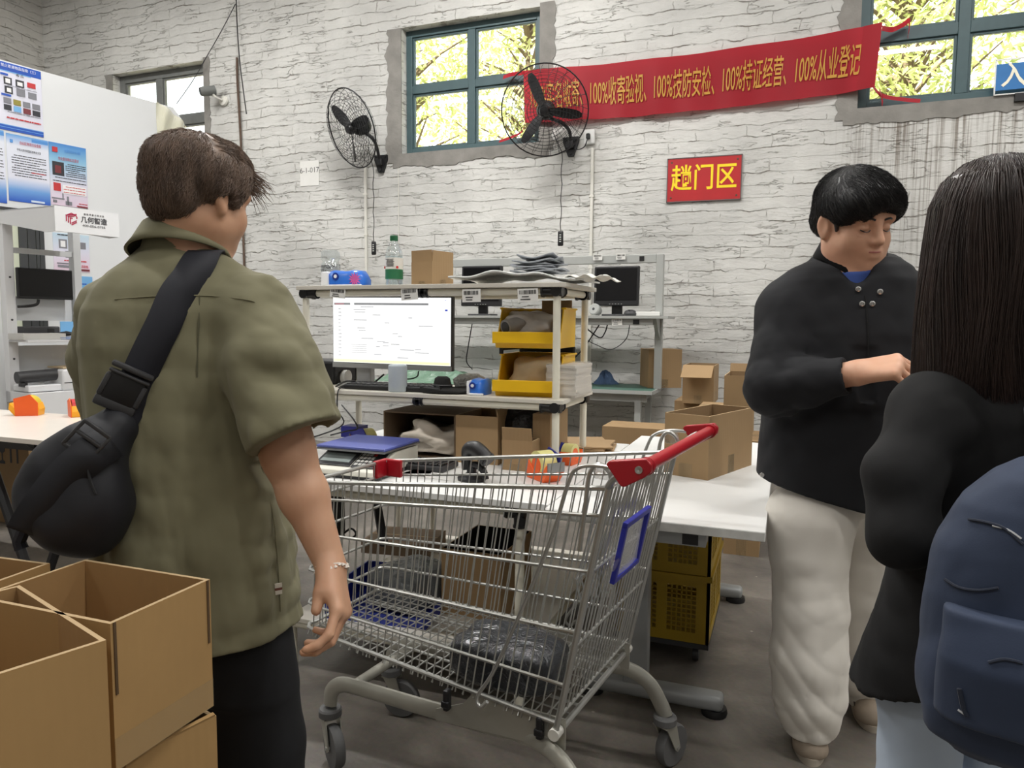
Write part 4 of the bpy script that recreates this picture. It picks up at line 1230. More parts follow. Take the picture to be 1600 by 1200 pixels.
# tissue pack
M_TISB = mat('pack_blue', (44, 108, 204), 0.3, var=0.12, vscale=12)
M_TISW = mat('pack_white', (232, 234, 238), 0.4)
M_PINK = mat('flower_pink', (214, 90, 160), 0.5)
M_NAVY = mat('logo_navy', (24, 50, 140), 0.4)
def tissue(px0, px1, py0, py1, Y, z, d, label, flower=True):
    w = width(px0, px1, py1, Y); h = height((px0 + px1) / 2, py0, py1, Y)
    t = thing('tissue_pack', label, 'tissue pack', ((onY(px0, py1, Y).x + onY(px1, py1, Y).x) / 2, Y, z))
    b = MB(); rings = []
    for i in range(9):
        u = i / 8; s_ = (1 - abs(2 * u - 1) ** 5 * .35) if i not in (0, 8) else .55
        k = 0.12 * math.sin(u * 9)
        hh = h * (s_ * (.9 + k * .4)); dd = d * s_
        rings.append([Vector((-w / 2 + w * u, y_ * dd / 2, hh / 2 + z_ * hh / 2)) for (y_, z_) in ((-1, -.9), (-1, .5), (-.55, .95), (.55, 1), (1, .5), (1, -.9), (.6, -1), (-.6, -1))])
    b.loft(rings).build('wrapper', M_TISB, t, True, angle=60)
    b = MB(); b.rbox((-w * .43, -d * .12, h * .42), (w * .20, d * .85, h * .80), .008); b.build('end_fold', M_TISW, t, True)
    b = MB(); b.rbox((w * .06, -d * .47, h * .06), (w * .90, d * .12, h * .12), .003); b.build('bottom_band', M_TISW, t)
    lg = MB().lathe([(0, 0), (h * .20, 0), (h * .20, .002), (0, .002)], 20, (-w * .14, -d * .505, h * .55), Matrix(((1, 0, 0), (0, 0, -1), (0, 1, 0)))).build('logo_disc', M_NAVY, t)
    MB().lathe([(h * .10, .002), (h * .10, .003), (0, .003)], 12, (-w * .14, -d * .505, h * .55), Matrix(((1, 0, 0), (0, 0, -1), (0, 1, 0)))).build('logo_mark', M_TISW, lg)
    if flower:
        b = MB(); c = Vector((w * .36, -d * .50, h * .38))
        for k in range(12):
            a = 2 * math.pi * k / 12; u = Vector((math.cos(a), 0, math.sin(a))); v = Vector((-math.sin(a), 0, math.cos(a)))
            b._add([c + Vector((0, -.002, 0)), c + u * h * .22 + v * h * .05 + Vector((0, -.003, 0)), c + u * h * .40 + Vector((0, -.002, 0)), c + u * h * .22 - v * h * .05 + Vector((0, -.003, 0))], [(0, 1, 2, 3)])
        b.build('flower_print', M_PINK, t)
    return t
tissue(515, 574, 411, 440, 2.74, TZ, .11, 'blue tissue pack with a pink flower on the top shelf')
tissue(739, 763, 596, 623, 2.70, MZ, .12, 'small blue tissue pack on the middle shelf beside the lower yellow bin', False)

# small carton
w_ = width(640, 692, 438, 2.78)
carton('cardboard_box', 'small carton with folded flaps standing on the top shelf', ((onY(640, 438, 2.78).x + onY(692, 438, 2.78).x) / 2, 2.84, TZ), (w_ * .74, .14, height(666, 402, 441, 2.78)), R(-14), True, (('F', 3, height(666, 384, 402, 2.78)), ('R', 4, height(666, 384, 402, 2.78) * .96), ('B', -4, height(666, 386, 402, 2.78))), True)

# bubble-wrap sheet and grey mailers
def foil_sheet(name, label, px0, px1, py, Y0, Y1, z, lift, m, cat, seed, thick=.006):
    x0 = onY(px0, py, Y0).x; x1 = onY(px1, py, Y0).x
    r = random.Random(seed); p1, p2 = r.uniform(0, 6), r.uniform(0, 6)
    def f(u, v):
        x = x0 + (x1 - x0) * u; y = Y0 + (Y1 - Y0) * v
        h = lift(u) + .006 * math.sin(u * 17 + p1 + v * 3) + .004 * math.sin(v * 9 + p2)
        return Vector((x - (x0 + x1) / 2, y - Y0, max(.004, h)))
    o_ = MB().grid(f, 60, 14).build(name, m, None, True, solid=thick)
    o_.location = ((x0 + x1) / 2, Y0, z)
    return tag(o_, label, cat)
M_BUB = film_material('bubble_film', (232, 233, 230), 0.4, 60.0, .35)
M_FOAM = mat('foam_white', (224, 222, 214), 0.6, var=0.03, bump=.3, bscale=60)
foil_sheet('bubble_wrap', 'sheet of bubble wrap lying on the right end of the top shelf', 700, 893, 437, YA - .03, YB, TZ, lambda u: .012 + .030 * math.exp(-((u - .45) / .42) ** 2), M_BUB, 'bubble wrap', 3)
foil_sheet('foam_sheet', 'white foam sheet with torn end sticking out past the right end of the top shelf', 872, 941, 437, YA + .02, YB - .06, TZ, lambda u: .030 - .012 * abs(u - .5), M_FOAM, 'foam sheet', 5, .004)
M_MAIL = film_material('mailer_grey', (146, 150, 156), 0.4, 7.0, .35)
for k in range(7):
    p = onY(842, 425, 2.80)
    rr = random.Random(k)
    q0, q1 = rr.uniform(0, 6), rr.uniform(0, 6)
    def f(u, v, k=k, q0=q0, q1=q1):
        return Vector(((u - .5) * (.185 - .006 * k), (v - .5) * .17, .0025 + .004 * math.sin(u * 7 + q0) * math.sin(v * 5 + q1) + (.008 * (k + 1) / 7) * (2 * u - 1) ** 2))
    o_ = MB().grid(f, 18, 12).build('mailer_bag', M_MAIL, None, True, solid=.0055)
    o_.location = (p.x + rr.uniform(-.02, .02), 2.82 + rr.uniform(-.02, .02), TZ + .050 + .0095 * k)
    o_.rotation_euler = (0, R(rr.uniform(-2, 2)), rr.uniform(-.3, .3))
    tag(o_, 'grey plastic mailer bag in the stack on top of the bubble wrap', 'bag', 'stacked grey mailer bags')
# labels on the front top pipe
tagcard(528, 458, YA - .024, .075, .040, 'white barcode label on the top pipe above the left end of the lit monitor', tilt=5, dz=0)
tagcard(640, 459, YA - .024, .075, .050, 'white barcode label on the top pipe hanging over the lit monitor, near its right end', tilt=-4)
tagcard(737, 462, YA - .024, .078, .050, 'white label with a square code on the top pipe just right of the lit monitor', tilt=-1)
tagcard(825, 461, YA - .024, .082, .050, 'white barcode label on the top pipe beside the right corner joint', tilt=-2)

# ---- on the middle shelf: the lit monitor
YM = 2.80
A, B = onY(519, 464, YM), onY(706, 580, YM)
t = thing('monitor', 'lit monitor with a white web page and silver stand on the middle shelf', 'monitor', ((A.x + B.x) / 2, YM, MZ))
t.rotation_euler = (0, R(.45), 0)
w_ = B.x - A.x; h_ = A.z - B.z; zc = B.z + h_ / 2 - MZ
M_SILV = mat('silver_plastic', (182, 184, 186), 0.35, 0.3)
MB().rbox((0, .012, zc), (w_, .030, h_), .004).build('case', M_DKGREY, t)
# the page on the screen: an emitting surface with ruled text lines drawn procedurally
def screen_material():
    m, nt, b = new_mat('screen_lit')
    b.inputs['Base Color'].default_value = (0.02, 0.02, 0.02, 1)
    b.inputs['Emission Color'].default_value = (1.0, 1.0, 0.985, 1)
    b.inputs['Emission Strength'].default_value = 1.12
    return m
M_SCR = screen_material()
M_SCRT = mat('screen_text', (176, 178, 182), 0.5, emit=0.85)
M_SCRD = mat('screen_bar', (132, 134, 138), 0.5, emit=0.8)
M_SCRR = mat('screen_red', (200, 130, 136), 0.5, emit=0.8)
M_SCRY = mat('screen_yellow', (236, 240, 190), 0.5, emit=1.0)
chin = h_ * .065
sw, sh = w_ - .010, h_ - chin - .008
sc = MB().box((0, -.0045, zc + chin / 2 - .001), (sw, .002, sh)).build('screen', M_SCR, t)
def scr(name, m, rects):
    b = MB()
    for (u0, v0, u1, v1) in rects:
        b.box2((-sw / 2 + sw * u0, -.0066, zc + chin / 2 + sh / 2 - sh * v0), (-sw / 2 + sw * u1, -.0056, zc + chin / 2 + sh / 2 - sh * v1))
    return b.build(name, m, sc)
scr('page_header', M_SCRD, [(.19, .085, .82, .115), (.012, .085, .155, .115)])
scr('page_tab', M_SCRR, [(.02, .092, .10, .108)])
scr('task_bar', M_SCRY, [(.005, .955, .995, .995)])
rr = random.Random(12); rc = []
for k in range(14): rc.append((.05, .17 + .055 * k, .05 + rr.uniform(.015, .03), .182 + .055 * k))
for k in range(20):
    u = rr.uniform(.15, .75); v = .14 + .04 * k; rc.append((u, v, u + rr.uniform(.03, .12), v + .011))
for k in range(5): rc.append((.16 + .01 * (k % 2), .72 + .03 * k, .30, .726 + .03 * k))
for k in range(4): rc.append((.44 + .27 * (k // 2) , .68 + .045 * k, .49 + .27 * (k // 2), .69 + .045 * k))
scr('page_text', M_SCRT, rc)
scr('corner_icon', mat('screen_blue', (70, 90, 190), 0.5, emit=.8), [(.955, .175, .975, .20), (.955, .04, .96, .05)])
MB().box((0, -.0045, zc - h_ / 2 + chin / 2), (w_ - .002, .003, chin)).build('chin', M_SILV, t)
xs_ = onY(563, 590, YM).x - t.location.x
MB().rbox((xs_, .045, (zc - h_ / 2) / 2 + .03), (.075, .04, zc - h_ / 2 + .06), .006).build('stand_neck', M_SILV, t)
MB().rbox((xs_, .05, .006), (.20, .17, .012), .005).build('stand_foot', M_SILV, t)
# cordless base bar, paper rolls, hat, wrapped packet
p0, p1 = onY(541, 612, YA + .06), onY(702, 612, YA + .12)
t = thing('keyboard', 'long black keyboard lying under the lit monitor', 'keyboard', ((p0.x + p1.x) / 2, YA + .10, MZ))
MB().rbox((0, 0, .011), (p1.x - p0.x, .13, .022), .007).build('body', M_BLACK, t)
b = MB()
for i in range(18):
    for k in range(4): b.rbox((-(p1.x - p0.x) * .46 + (p1.x - p0.x) * .92 * i / 17, -.042 + .028 * k, .024), (.018, .021, .007), .002, 1)
b.build('keys', M_DKGREY, t)
x_ = onY(615, 618, YA).x; r_ = width(603, 629, 600, YA) / 2
t = thing('label_roll', 'tall pale grey cylinder standing in front of the lit monitor', 'roll', (x_, YA + .035, MZ))
MB().lathe([(0, 0), (r_ * .9, 0), (r_, .006), (r_, .108), (r_ * .9, .113), (0, .113)], 28).build('roll_body', mat('pale_grey_blue', (188, 198, 206), 0.5), t, True)
x_ = onY(534, 606, YB - .1).x
t = thing('paper_roll', 'white paper label roll on its side left of the monitor stand', 'roll', (x_, YB - .12, MZ))
Tt = Matrix(((0, 0, 1), (1, 0, 0), (0, 1, 0)))
MB().lathe([(.012, -.05), (.032, -.05), (.032, .05), (.012, .05)], 22, (0, 0, .0325), Tt).build('paper', M_PAPER, t, True)
MB().lathe([(.0325, -.051), (.0325, -.044)], 22, (0, 0, .0325), Tt).build('green_edge', mat('edge_green', (70, 150, 130), .5), t, True)
p = onY(694, 622, YA + .06)
t = thing('hat', 'small black brimmed hat lying on the front of the middle shelf', 'hat', (p.x, YA + .085, MZ))
b = MB(); rings = []
wv_ = width(653, 736, 618, YA + .06) / 2
for (rr_, z) in ((1.0, .012), (.98, .018), (.6, .014), (.36, .020), (.31, .040), (.27, .058), (.18, .066), (.01, .064)):
    rings.append([Vector((wv_ * rr_ * math.cos(2 * math.pi * k / 32) - (.02 if rr_ < .5 else 0), wv_ * .72 * rr_ * math.sin(2 * math.pi * k / 32), z + (.006 * math.sin(4 * math.pi * k / 32) if rr_ > .9 else 0))) for k in range(32)])
rings.insert(0, [Vector((v.x * .98, v.y * .98, .004)) for v in rings[0]])
b.loft(rings).build('felt', mat('felt_black', (26, 25, 25), .9, var=.15, vscale=30), t, True)
b = MB(); b.tube([(wv_ * .335 * math.cos(2 * math.pi * k / 24) - .02, wv_ * .25 * math.sin(2 * math.pi * k / 24), .030) for k in range(24)], .004, 6, closed=True); b.build('band', M_DKGREY, t)
p = onY(724, 612, YA + .16)
def blob(name, label, cat, loc, dims, m, seed, rough=.18, n=(36, 20), flat=.0, group=None, rz=0.0, sq=3.2):
    """crumpled packet: superellipsoid with dents"""
    r = random.Random(seed); ph = [r.uniform(0, 6.28) for _ in range(12)]; kv = [Vector((r.uniform(-1, 1), r.uniform(-1, 1), r.uniform(-1, 1))) * r.uniform(3, 9) for _ in range(12)]
    def f(u, v):
        a = 2 * math.pi * u; e = math.pi * (v - .5)
        ce, se = math.cos(e), math.sin(e)
        def pw(x, q): return math.copysign(abs(x) ** (2 / q), x)
        d = Vector((pw(ce, sq) * pw(math.cos(a), sq), pw(ce, sq) * pw(math.sin(a), sq), pw(se, sq)))
        k = sum(math.sin(kv[i].dot(d) + ph[i]) for i in range(12)) / 12
        d = d * (1 + rough * k)
        return Vector((d.x * dims[0] / 2, d.y * dims[1] / 2, max(0.0, dims[2] / 2 + d.z * dims[2] / 2)))
    o_ = MB().grid(f, *n).build(name, m, None, True if False else 'all')
    o_.location = loc; o_.rotation_euler = (0, 0, rz)
    return tag(o_, label, cat, group)
M_FILMG = film_material('film_grey', (168, 168, 164), .2, 40, 1.0)
blob('plastic_packet', 'crumpled clear plastic packet on the middle shelf behind the black hat', 'packet', (p.x, YA + .22, MZ), (.12, .10, .07), M_FILMG, 5, .3)
# the white packet stack at the right-hand corner
p = onY(885, 625, YA + .14)
t = thing('paper_stack', 'stack of white sheets wrapped in clear film at the right end of the middle shelf', 'paper stack', (BX1 - .005, YA + .20, MZ))
b = MB(); rr = random.Random(8)
for k in range(12): b.box((rr.uniform(-.003, .003), rr.uniform(-.003, .003), .006 + .0105 * k), (.12, .24, .0102), rr.uniform(-.02, .02))
b.build('sheets', mat('sheet_cream', (216, 208, 196), .7, var=.05), t)
MB().rbox((0, 0, .066), (.128, .25, .134), .010).build('film_wrap', tape_film('wrap_film', (220, 222, 222), .30), t)
# yellow picking bins
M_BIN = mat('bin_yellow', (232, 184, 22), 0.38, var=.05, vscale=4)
def bin_(label, loc, w, d, h, rz):
    t = thing('storage_bin', label, 'bin', loc, rz, 'yellow storage bins')
    th = .006
    # side profile in (y, z): low front lip, high back
    prof = [(-d / 2 + .03, 0), (d / 2 - .01, 0), (d / 2, h), (-d * .18, h), (-d * .33, h * .38), (-d / 2, h * .38)]
    Tm = Matrix(((0, 0, 1), (1, 0, 0), (0, 1, 0)))
    for sx_ in (-1, 1):
        MB().prism(prof, th, Tm, (sx_ * w / 2 - th / 2, 0, 0)).build('side_wall', M_BIN, t, bevel=.002)
    b = MB(); b.box2((-w / 2, -d / 2 + .03, 0), (w / 2, d / 2 - .01, th)); b.build('bin_floor', M_BIN, t)
    b = MB(); vs = [(-w / 2, d / 2 - .01, 0), (w / 2, d / 2 - .01, 0), (w / 2, d / 2, h), (-w / 2, d / 2, h)]
    b._add(vs + [(x, y - th, z) for x, y, z in vs], [(3, 2, 1, 0), (4, 5, 6, 7), (0, 1, 5, 4), (1, 2, 6, 5), (2, 3, 7, 6), (3, 0, 4, 7)]); b.build('back_wall', M_BIN, t)
    b = MB(); vs = [(-w / 2, -d / 2 + .03, 0), (w / 2, -d / 2 + .03, 0), (w / 2, -d / 2, h * .38), (-w / 2, -d / 2, h * .38)]
    b._add(vs + [(x, y + th, z) for x, y, z in vs], [(0, 1, 2, 3), (7, 6, 5, 4), (0, 4, 5, 1), (1, 5, 6, 2), (2, 6, 7, 3), (3, 7, 4, 0)])
    b.box2((-w / 2 - .006, -d / 2 - .008, h * .12), (w / 2 + .006, -d / 2 - .001, h * .40)); b.build('front_lip', M_BIN, t, bevel=.002)
    b = MB()
    for sx_ in (-1, 1): b.box2((sx_ * w / 2 - .010, -d * .18, h - .008), (sx_ * w / 2 + .010, d / 2, h))
    b.box2((-w / 2, d / 2 - .012, h - .008), (w / 2, d / 2 + .006, h)); b.build('bin_rim', M_BIN, t, bevel=.002)
    return t
bw = .255; bd = .33; bh = .165
bl = onY(762, 628, YA + .02)
bxc = bl.x + bw / 2 + .012
byc = YA + .015 + bd / 2 + .02
bin_('lower yellow storage bin holding kraft paper bags', (bxc, byc, MZ), bw, bd, bh, R(4))
zup = MZ + height(800, 553, 629, YA + .02)
bin_('upper yellow storage bin holding crumpled grey mailers, on short black posts', (bxc, byc, zup), bw, bd, bh * .98, R(4))
spc = thing('bin_riser', 'black post frame carrying the upper yellow bin over the lower one', 'riser', (bxc, byc, MZ + bh))
for sx_ in (-1, 1):
    for sy_ in (-.28, .44):
        MB().tube([(sx_ * (bw / 2 - .01), sy_ * bd, .0), (sx_ * (bw / 2 - .01), sy_ * bd, zup - MZ - bh)], .009, 8).build('post', M_BLACK, spc, True)
MB().box((0, .44 * bd, (zup - MZ - bh) / 2), (bw - .02, .02, .024)).build('rear_bar', M_BLACK, spc)
MB().tube([(-bw / 2 + .01, -.28 * bd, .02), (-bw / 2 + .01, .44 * bd, .02)], .007, 8).build('side_bar', M_BLACK, spc, True)
M_KRAFT = mat('kraft_paper', (196, 178, 146), .8, var=.08, vscale=9, bump=.5, bscale=9)
blob('paper_bags', 'crumpled kraft paper bags filling the lower yellow bin', 'paper bags', (bxc, byc + .02, MZ + .012), (bw - .05, bd - .10, bh * .85), M_KRAFT, 21, .35)
blob('mailer_bag', 'crumpled grey plastic mailer lying in the upper yellow bin', 'bag', (bxc - .02, byc + .0, zup + .012), (bw - .05, bd - .12, bh * .82), film_material('mailer_pale', (190, 184, 178), .45, 9, .5), 22, .4)
p = onY(800, 527, YA + .05)
t = thing('paper_roll', 'rolled grey film with a black core poking out of the upper yellow bin', 'roll', (p.x + .012, YA + .13, zup + .075))
Tr = frame_from((-.45, -.85, -.2))
MB().lathe([(.014, -.05), (.030, -.05), (.030, .09), (.014, .09)], 20, (0, 0, .025), Tr).build('film', film_material('film_mid', (140, 136, 132), .4, 12, .5), t, True)
MB().lathe([(0, .08), (.022, .08), (.022, .092), (.014, .092)], 18, (0, 0, .025), Tr).build('core', M_BLACK, t, True)
x0 = onY(820, 500, YB - .05).x
t = tag(MB().box((0, 0, .08), (.13, .012, .16)).build('cardboard_sheet', M_CARD, None), 'brown cardboard sheet standing up behind the contents of the upper yellow bin', 'cardboard')
t.location = (bxc + .05, byc + bd / 2 - .045, zup + .035)
# loose leads around the monitor
cable('cable', [onY(550, 600, YA + .12), onY(535, 605, YA + .03), onY(528, 612, YA - .035), onY(527, 640, YA - .04), onY(530, 668, YA - .05), (onZ(540, 676, TBZ).x, YA - .06, TBZ + .006)], .003, 'thin black lead hanging over the left front edge of the middle shelf')
cable('cable', [onY(525, 604, YA + .10), onY(540, 596, YA + .06), onY(556, 597, YA + .08), onY(545, 605, YA + .05), onY(528, 607, YA + .08), onY(548, 600, YA + .1), onY(575, 603, YA + .14), onY(600, 585, YA + .16)], .004, 'coiled black lead in front of the monitor stand')
cable('cable', [onY(654, 580, YM + .05), onY(652, 588, YM + .05), onY(642, 592, YM + .04), onY(628, 592, YM)], .003, 'short black lead hanging from the right side of the lit monitor')
cable('cable', [onY(534, 633, YB), onY(552, 655, YA), onY(558, 670, YA - .02), onY(540, 674, YA - .10), onY(516, 680, YA - .14)], .0035, 'black lead looping on the bench table behind the scale')
# shipping sheet of printed green film behind the shelf
# ---- on the table: scale
z = TBZ
sy = 2.36
t = thing('weighing_scale', 'white digital parcel scale with blue platform and keypad', 'scale', (onY(543, 740, sy - .13).x, sy, z))
sw_ = .285
b = MB(); Tm = Matrix(((0, 0, 1), (1, 0, 0), (0, 1, 0)))
b.prism([(-.17, .012), (.15, .012), (.15, .085), (-.03, .085), (-.165, .030)], sw_, Tm, (-sw_ / 2, 0, 0)); b.build('housing', mat('scale_white', (214, 212, 200), .45), t, bevel=.006)
b = MB(); b.rbox((0, 0, .008), (sw_ + .01, .33, .016), .006); b.build('base', M_BLACK, t)
pv = Vector((0, -.0975, .0575)); dn = Vector((0, -.135, -.055)).normalized(); nn = Vector((0, -.377, .926))
Tf = Matrix((Vector((1, 0, 0)), -dn, nn)).transposed()
MB().box(pv + Vector((-.060, 0, 0)) + nn * .003, (.15, .095, .003), M=Tf).build('display_bezel', M_DKGREY, t)
MB().box(pv + Vector((-.060, 0, 0)) + nn * .005, (.125, .055, .003), M=Tf).build('display', mat('lcd_grey', (168, 178, 176), .25), t)
kp = MB().box(pv + Vector((.075, 0, 0)) + nn * .003, (.105, .10, .003), M=Tf).build('keypad', M_DKGREY, t)
b = MB(); b2 = MB()
for i in range(6):
    for k in range(4):
        q = pv + Tf @ Vector((.075 - .040 + .0165 * i, .033 - .022 * k, .0055))
        if i == 3 and k in (0, 3): b2.rbox(q, (.013, .014, .003), .001, 1, M=Tf)
        elif i < 4: b.rbox(q, (.013, .014, .003), .001, 1, M=Tf)
b.build('keys', M_PAPER, kp); b2.build('red_keys', M_REDP, kp)
pl = MB().rbox((0, .02, .103), (.295, .27, .012), .006); pl.build('platform', mat('platform_blue', (78, 88, 156), .4, var=.05), t)
MB().rbox((0, .02, .094), (.297, .272, .008), .003).build('platform_rim', mat('steel_rim', (150, 152, 156), .3, .8), t)
for sx_ in (-1, 1): MB().box((sx_ * .1, .04, .088), (.03, .1, .012)).build('support', M_DKGREY, t)
MATS['blob_ok'] = M_KRAFT

# dark carton lying open with paper bags
M_CARDD = card_material('cardboard_dull', (118, 98, 76))
p0, p1 = onY(592, 712, YA + .02), onY(705, 712, YA + .02)
t = carton('cardboard_box', 'brown carton lying on its side under the middle shelf with paper bags inside', ((p0.x + p1.x) / 2, YA + .06, z), (p1.x - p0.x, .001, .001), 0, True)
for c_ in children(t): bpy.data.objects.remove(c_)
w_ = p1.x - p0.x; h_ = height(650, 642, 712, YA + .02); d_ = .38
b = MB(); th = .006
for a_, c_ in (((-w_ / 2, 0, 0), (w_ / 2, d_, th)), ((-w_ / 2, 0, h_ - th), (w_ / 2, d_, h_)), ((-w_ / 2, 0, th), (-w_ / 2 + th, d_, h_ - th)), ((w_ / 2 - th, 0, th), (w_ / 2, d_, h_ - th)), ((-w_ / 2, d_ - th, 0), (w_ / 2, d_, h_))): b.box2(a_, c_)
b.build('box_body', M_CARDD, t)
blob('paper_bags', 'heap of crumpled pale paper bags inside the carton on its side', 'paper bags', (t.location.x + .02, YA + .20, z + .008), (w_ * .86, .26, h_ * .62), mat('bag_pale', (206, 196, 182), .7, var=.12, vscale=12, bump=.8, bscale=10), 31, 1.3)
def pxc(x0, x1, y0, y1, Y, d, label, **k):
    A = onY(x0, y1, Y); B = onY(x1, y0, Y)
    return carton('cardboard_box', label, ((A.x + B.x) / 2, Y + d / 2, z), (B.x - A.x, d, B.z - z), 0, **k)
pxc(712, 778, 652, 712, YA + .02, .26, 'carton standing on the bench table right of the carton on its side', open_top=True, flaps=(('R', -12, .03),))
pxc(784, 832, 690, 718, YA - .05, .09, 'small open carton in front of the black plastic bag under the middle shelf', open_top=True, flaps=(('F', 12, .05),))
pxc(832, 860, 648, 712, YA + .05, .24, 'narrow carton next to the right front post under the middle shelf', open_top=False)
blob('plastic_bag', 'crumpled black plastic bag under the right end of the middle shelf', 'bag', (onY(812, 690, YA + .12).x, YA + .18, z), (.23, .18, .222), film_material('bag_black', (24, 24, 28), .25, 14, 1.0), 41, .4)
t = tag(MB().rbox((0, 0, .014), (.33, .14, .022), .006).build('keyboard_tray', M_DKGREY, None), 'dark keyboard lying in front of the cartons on the bench table', 'keyboard')
t.location = (onZ(685, 715, z).x, YA - .14, z)
b = MB()
for i in range(15):
    for k in range(5): b.rbox((-.145 + .0207 * i, -.048 + .024 * k, .028), (.017, .019, .008), .002, 1)
b.build('keys', M_BLACK, t)
# papers
for (px, py, rz_, lab) in ((610, 738, .1, 'sheet of white paper lying on the bench table right of the scale'), (690, 745, -.15, 'sheet of white paper lying near the front of the bench table')):
    p = onZ(px, py, z)
    o_ = MB().box((0, 0, .0012), (.297, .21, .002)).build('paper_sheet', M_PAPER, None); o_.location = (p.x, p.y + .06, z); o_.rotation_euler = (0, 0, rz_)
    tag(o_, lab, 'paper')
# barcode scanner
p = onZ(728, 755, z)
t = thing('barcode_scanner', 'black handheld scanner standing on the bench table', 'scanner', (p.x, p.y + .05, z))
MB().lathe([(.05, 0), (.052, .012), (.03, .022), (.018, .03), (.018, .05), (0, .05)], 20).build('stand_base', M_BLACK, t, True)
b = MB(); b.tube(smooth_path([(-.015, .0, .04), (-.02, .0, .08), (-.005, -.01, .115), (.03, -.02, .118), (.075, -.03, .085)], 5), [.022, .022, .021, .02, .02, .02, .02, .022, .024, .025, .026, .027, .027, .027, .028, .028, .028, .028, .028, .028, .03], 12); b.build('scanner_body', M_BLACK, t, True)
MB().tube([(.074, -.030, .087), (.082, -.032, .080)], .024, 12).build('window', M_DKGREY, t, True)
b = MB(); b.tube(smooth_path([(-.01, 0, .05), (.02, -.01, .06), (.05, -.015, .045), (.062, -.018, .012)], 5), .013, 10); b.build('handle', M_BLACK, t, True)
# tape dispensers on the bench
M_ORN = mat('dispenser_orange', (236, 96, 30), .4)
M_DBLUE = mat('dispenser_blue', (42, 46, 140), .4)
M_TAPEY = pane_material('tape_roll_clear', (0.92, 0.90, 0.55), .25, .2)
M_TAPEYS = mat('tape_roll_pale', (216, 210, 140), .35)
def dispenser(name, label, loc, rz, body, side, roll, s=1.0, group='tape dispensers'):
    t = thing(name, label, 'tape dispenser', loc, rz, group)
    Ts = Matrix(((1, 0, 0), (0, 0, -1), (0, 1, 0)))
    MB().lathe([(.026 * s, -.025 * s), (.045 * s, -.025 * s), (.045 * s, .025 * s), (.026 * s, .025 * s)], 24, (0, 0, .047 * s), Ts).build('tape_roll', roll, t, True)
    MB().lathe([(.012 * s, -.027 * s), (.026 * s, -.027 * s), (.026 * s, .027 * s), (.012 * s, .027 * s)], 20, (0, 0, .047 * s), Ts).build('core', body, t, True)
    b = MB(); b.prism([(-.05 * s, 0), (.05 * s, 0), (.075 * s, .03 * s), (.07 * s, .06 * s), (.045 * s, .035 * s), (.0, .02 * s), (-.045 * s, .06 * s), (-.055 * s, .03 * s)], .062 * s, Matrix(((1, 0, 0), (0, 0, 1), (0, 1, 0))), (0, -.031 * s, 0)); b.build('frame', body, t, bevel=.003)
    b = MB(); b.prism([(-.05 * s, .0), (.045 * s, 0), (.05 * s, .08 * s), (-.02 * s, .098 * s), (-.052 * s, .06 * s)], .004 * s, Matrix(((1, 0, 0), (0, 0, 1), (0, 1, 0))), (0, .031 * s, 0)); b.build('side_plate', side, t)
    b = MB(); b.box((.075 * s, 0, .05 * s), (.006 * s, .06 * s, .03 * s)); b.build('cutter', mat('cutter_steel', (150, 150, 150), .3, .9), t)
    return t
p = onZ(843, 752, z)
dispenser('tape_dispenser', 'orange and blue tape dispenser with a pale roll on the front of the bench table', (p.x, p.y + .04, z), R(-40), M_ORN, M_DBLUE, M_TAPEYS, 1.15)
p = onZ(885, 728, z)
dispenser('tape_dispenser', 'orange tape dispenser with a blue side, behind the right front post', (p.x, p.y + .05, z), R(80), M_ORN, M_DBLUE, M_TAPEYS, .9)
p = onY(572, 672, YA + .12)
dispenser('tape_gun', 'orange and blue tape gun behind the scale under the middle shelf', (p.x, YA + .12, z), R(160), M_ORN, M_DBLUE, M_TAPEYS, 1.05)
p = onY(545, 672, YA + .1)
t = thing('tape_carton', 'small blue and white box behind the left end of the scale', 'box', (p.x - .01, YA + .16, z))
MB().box((0, 0, .05), (.09, .08, .10)).build('box_body', M_DBLUE, t); MB().box((0, -.0405, .03), (.088, .002, .04)).build('printed_band', M_TISW, t)
# flattened cardboard behind the right rear post
for k, (px, py, rz_) in enumerate(((905, 697, .15), (918, 693, .3), (912, 688, .05), (905, 682, .4))):
    p = onZ(px, py, z)
    o_ = MB().box((0, 0, .004), (.24 - .02 * k, .30, .007)).build('flattened_carton', M_CARD, None)
    o_.location = (BX1 - .01, 3.14, z + .001 + .0085 * k); o_.rotation_euler = (0, 0, rz_)
    tag(o_, 'flattened carton sheet in the low pile at the right rear corner of the bench table', 'cardboard', 'flattened cartons')
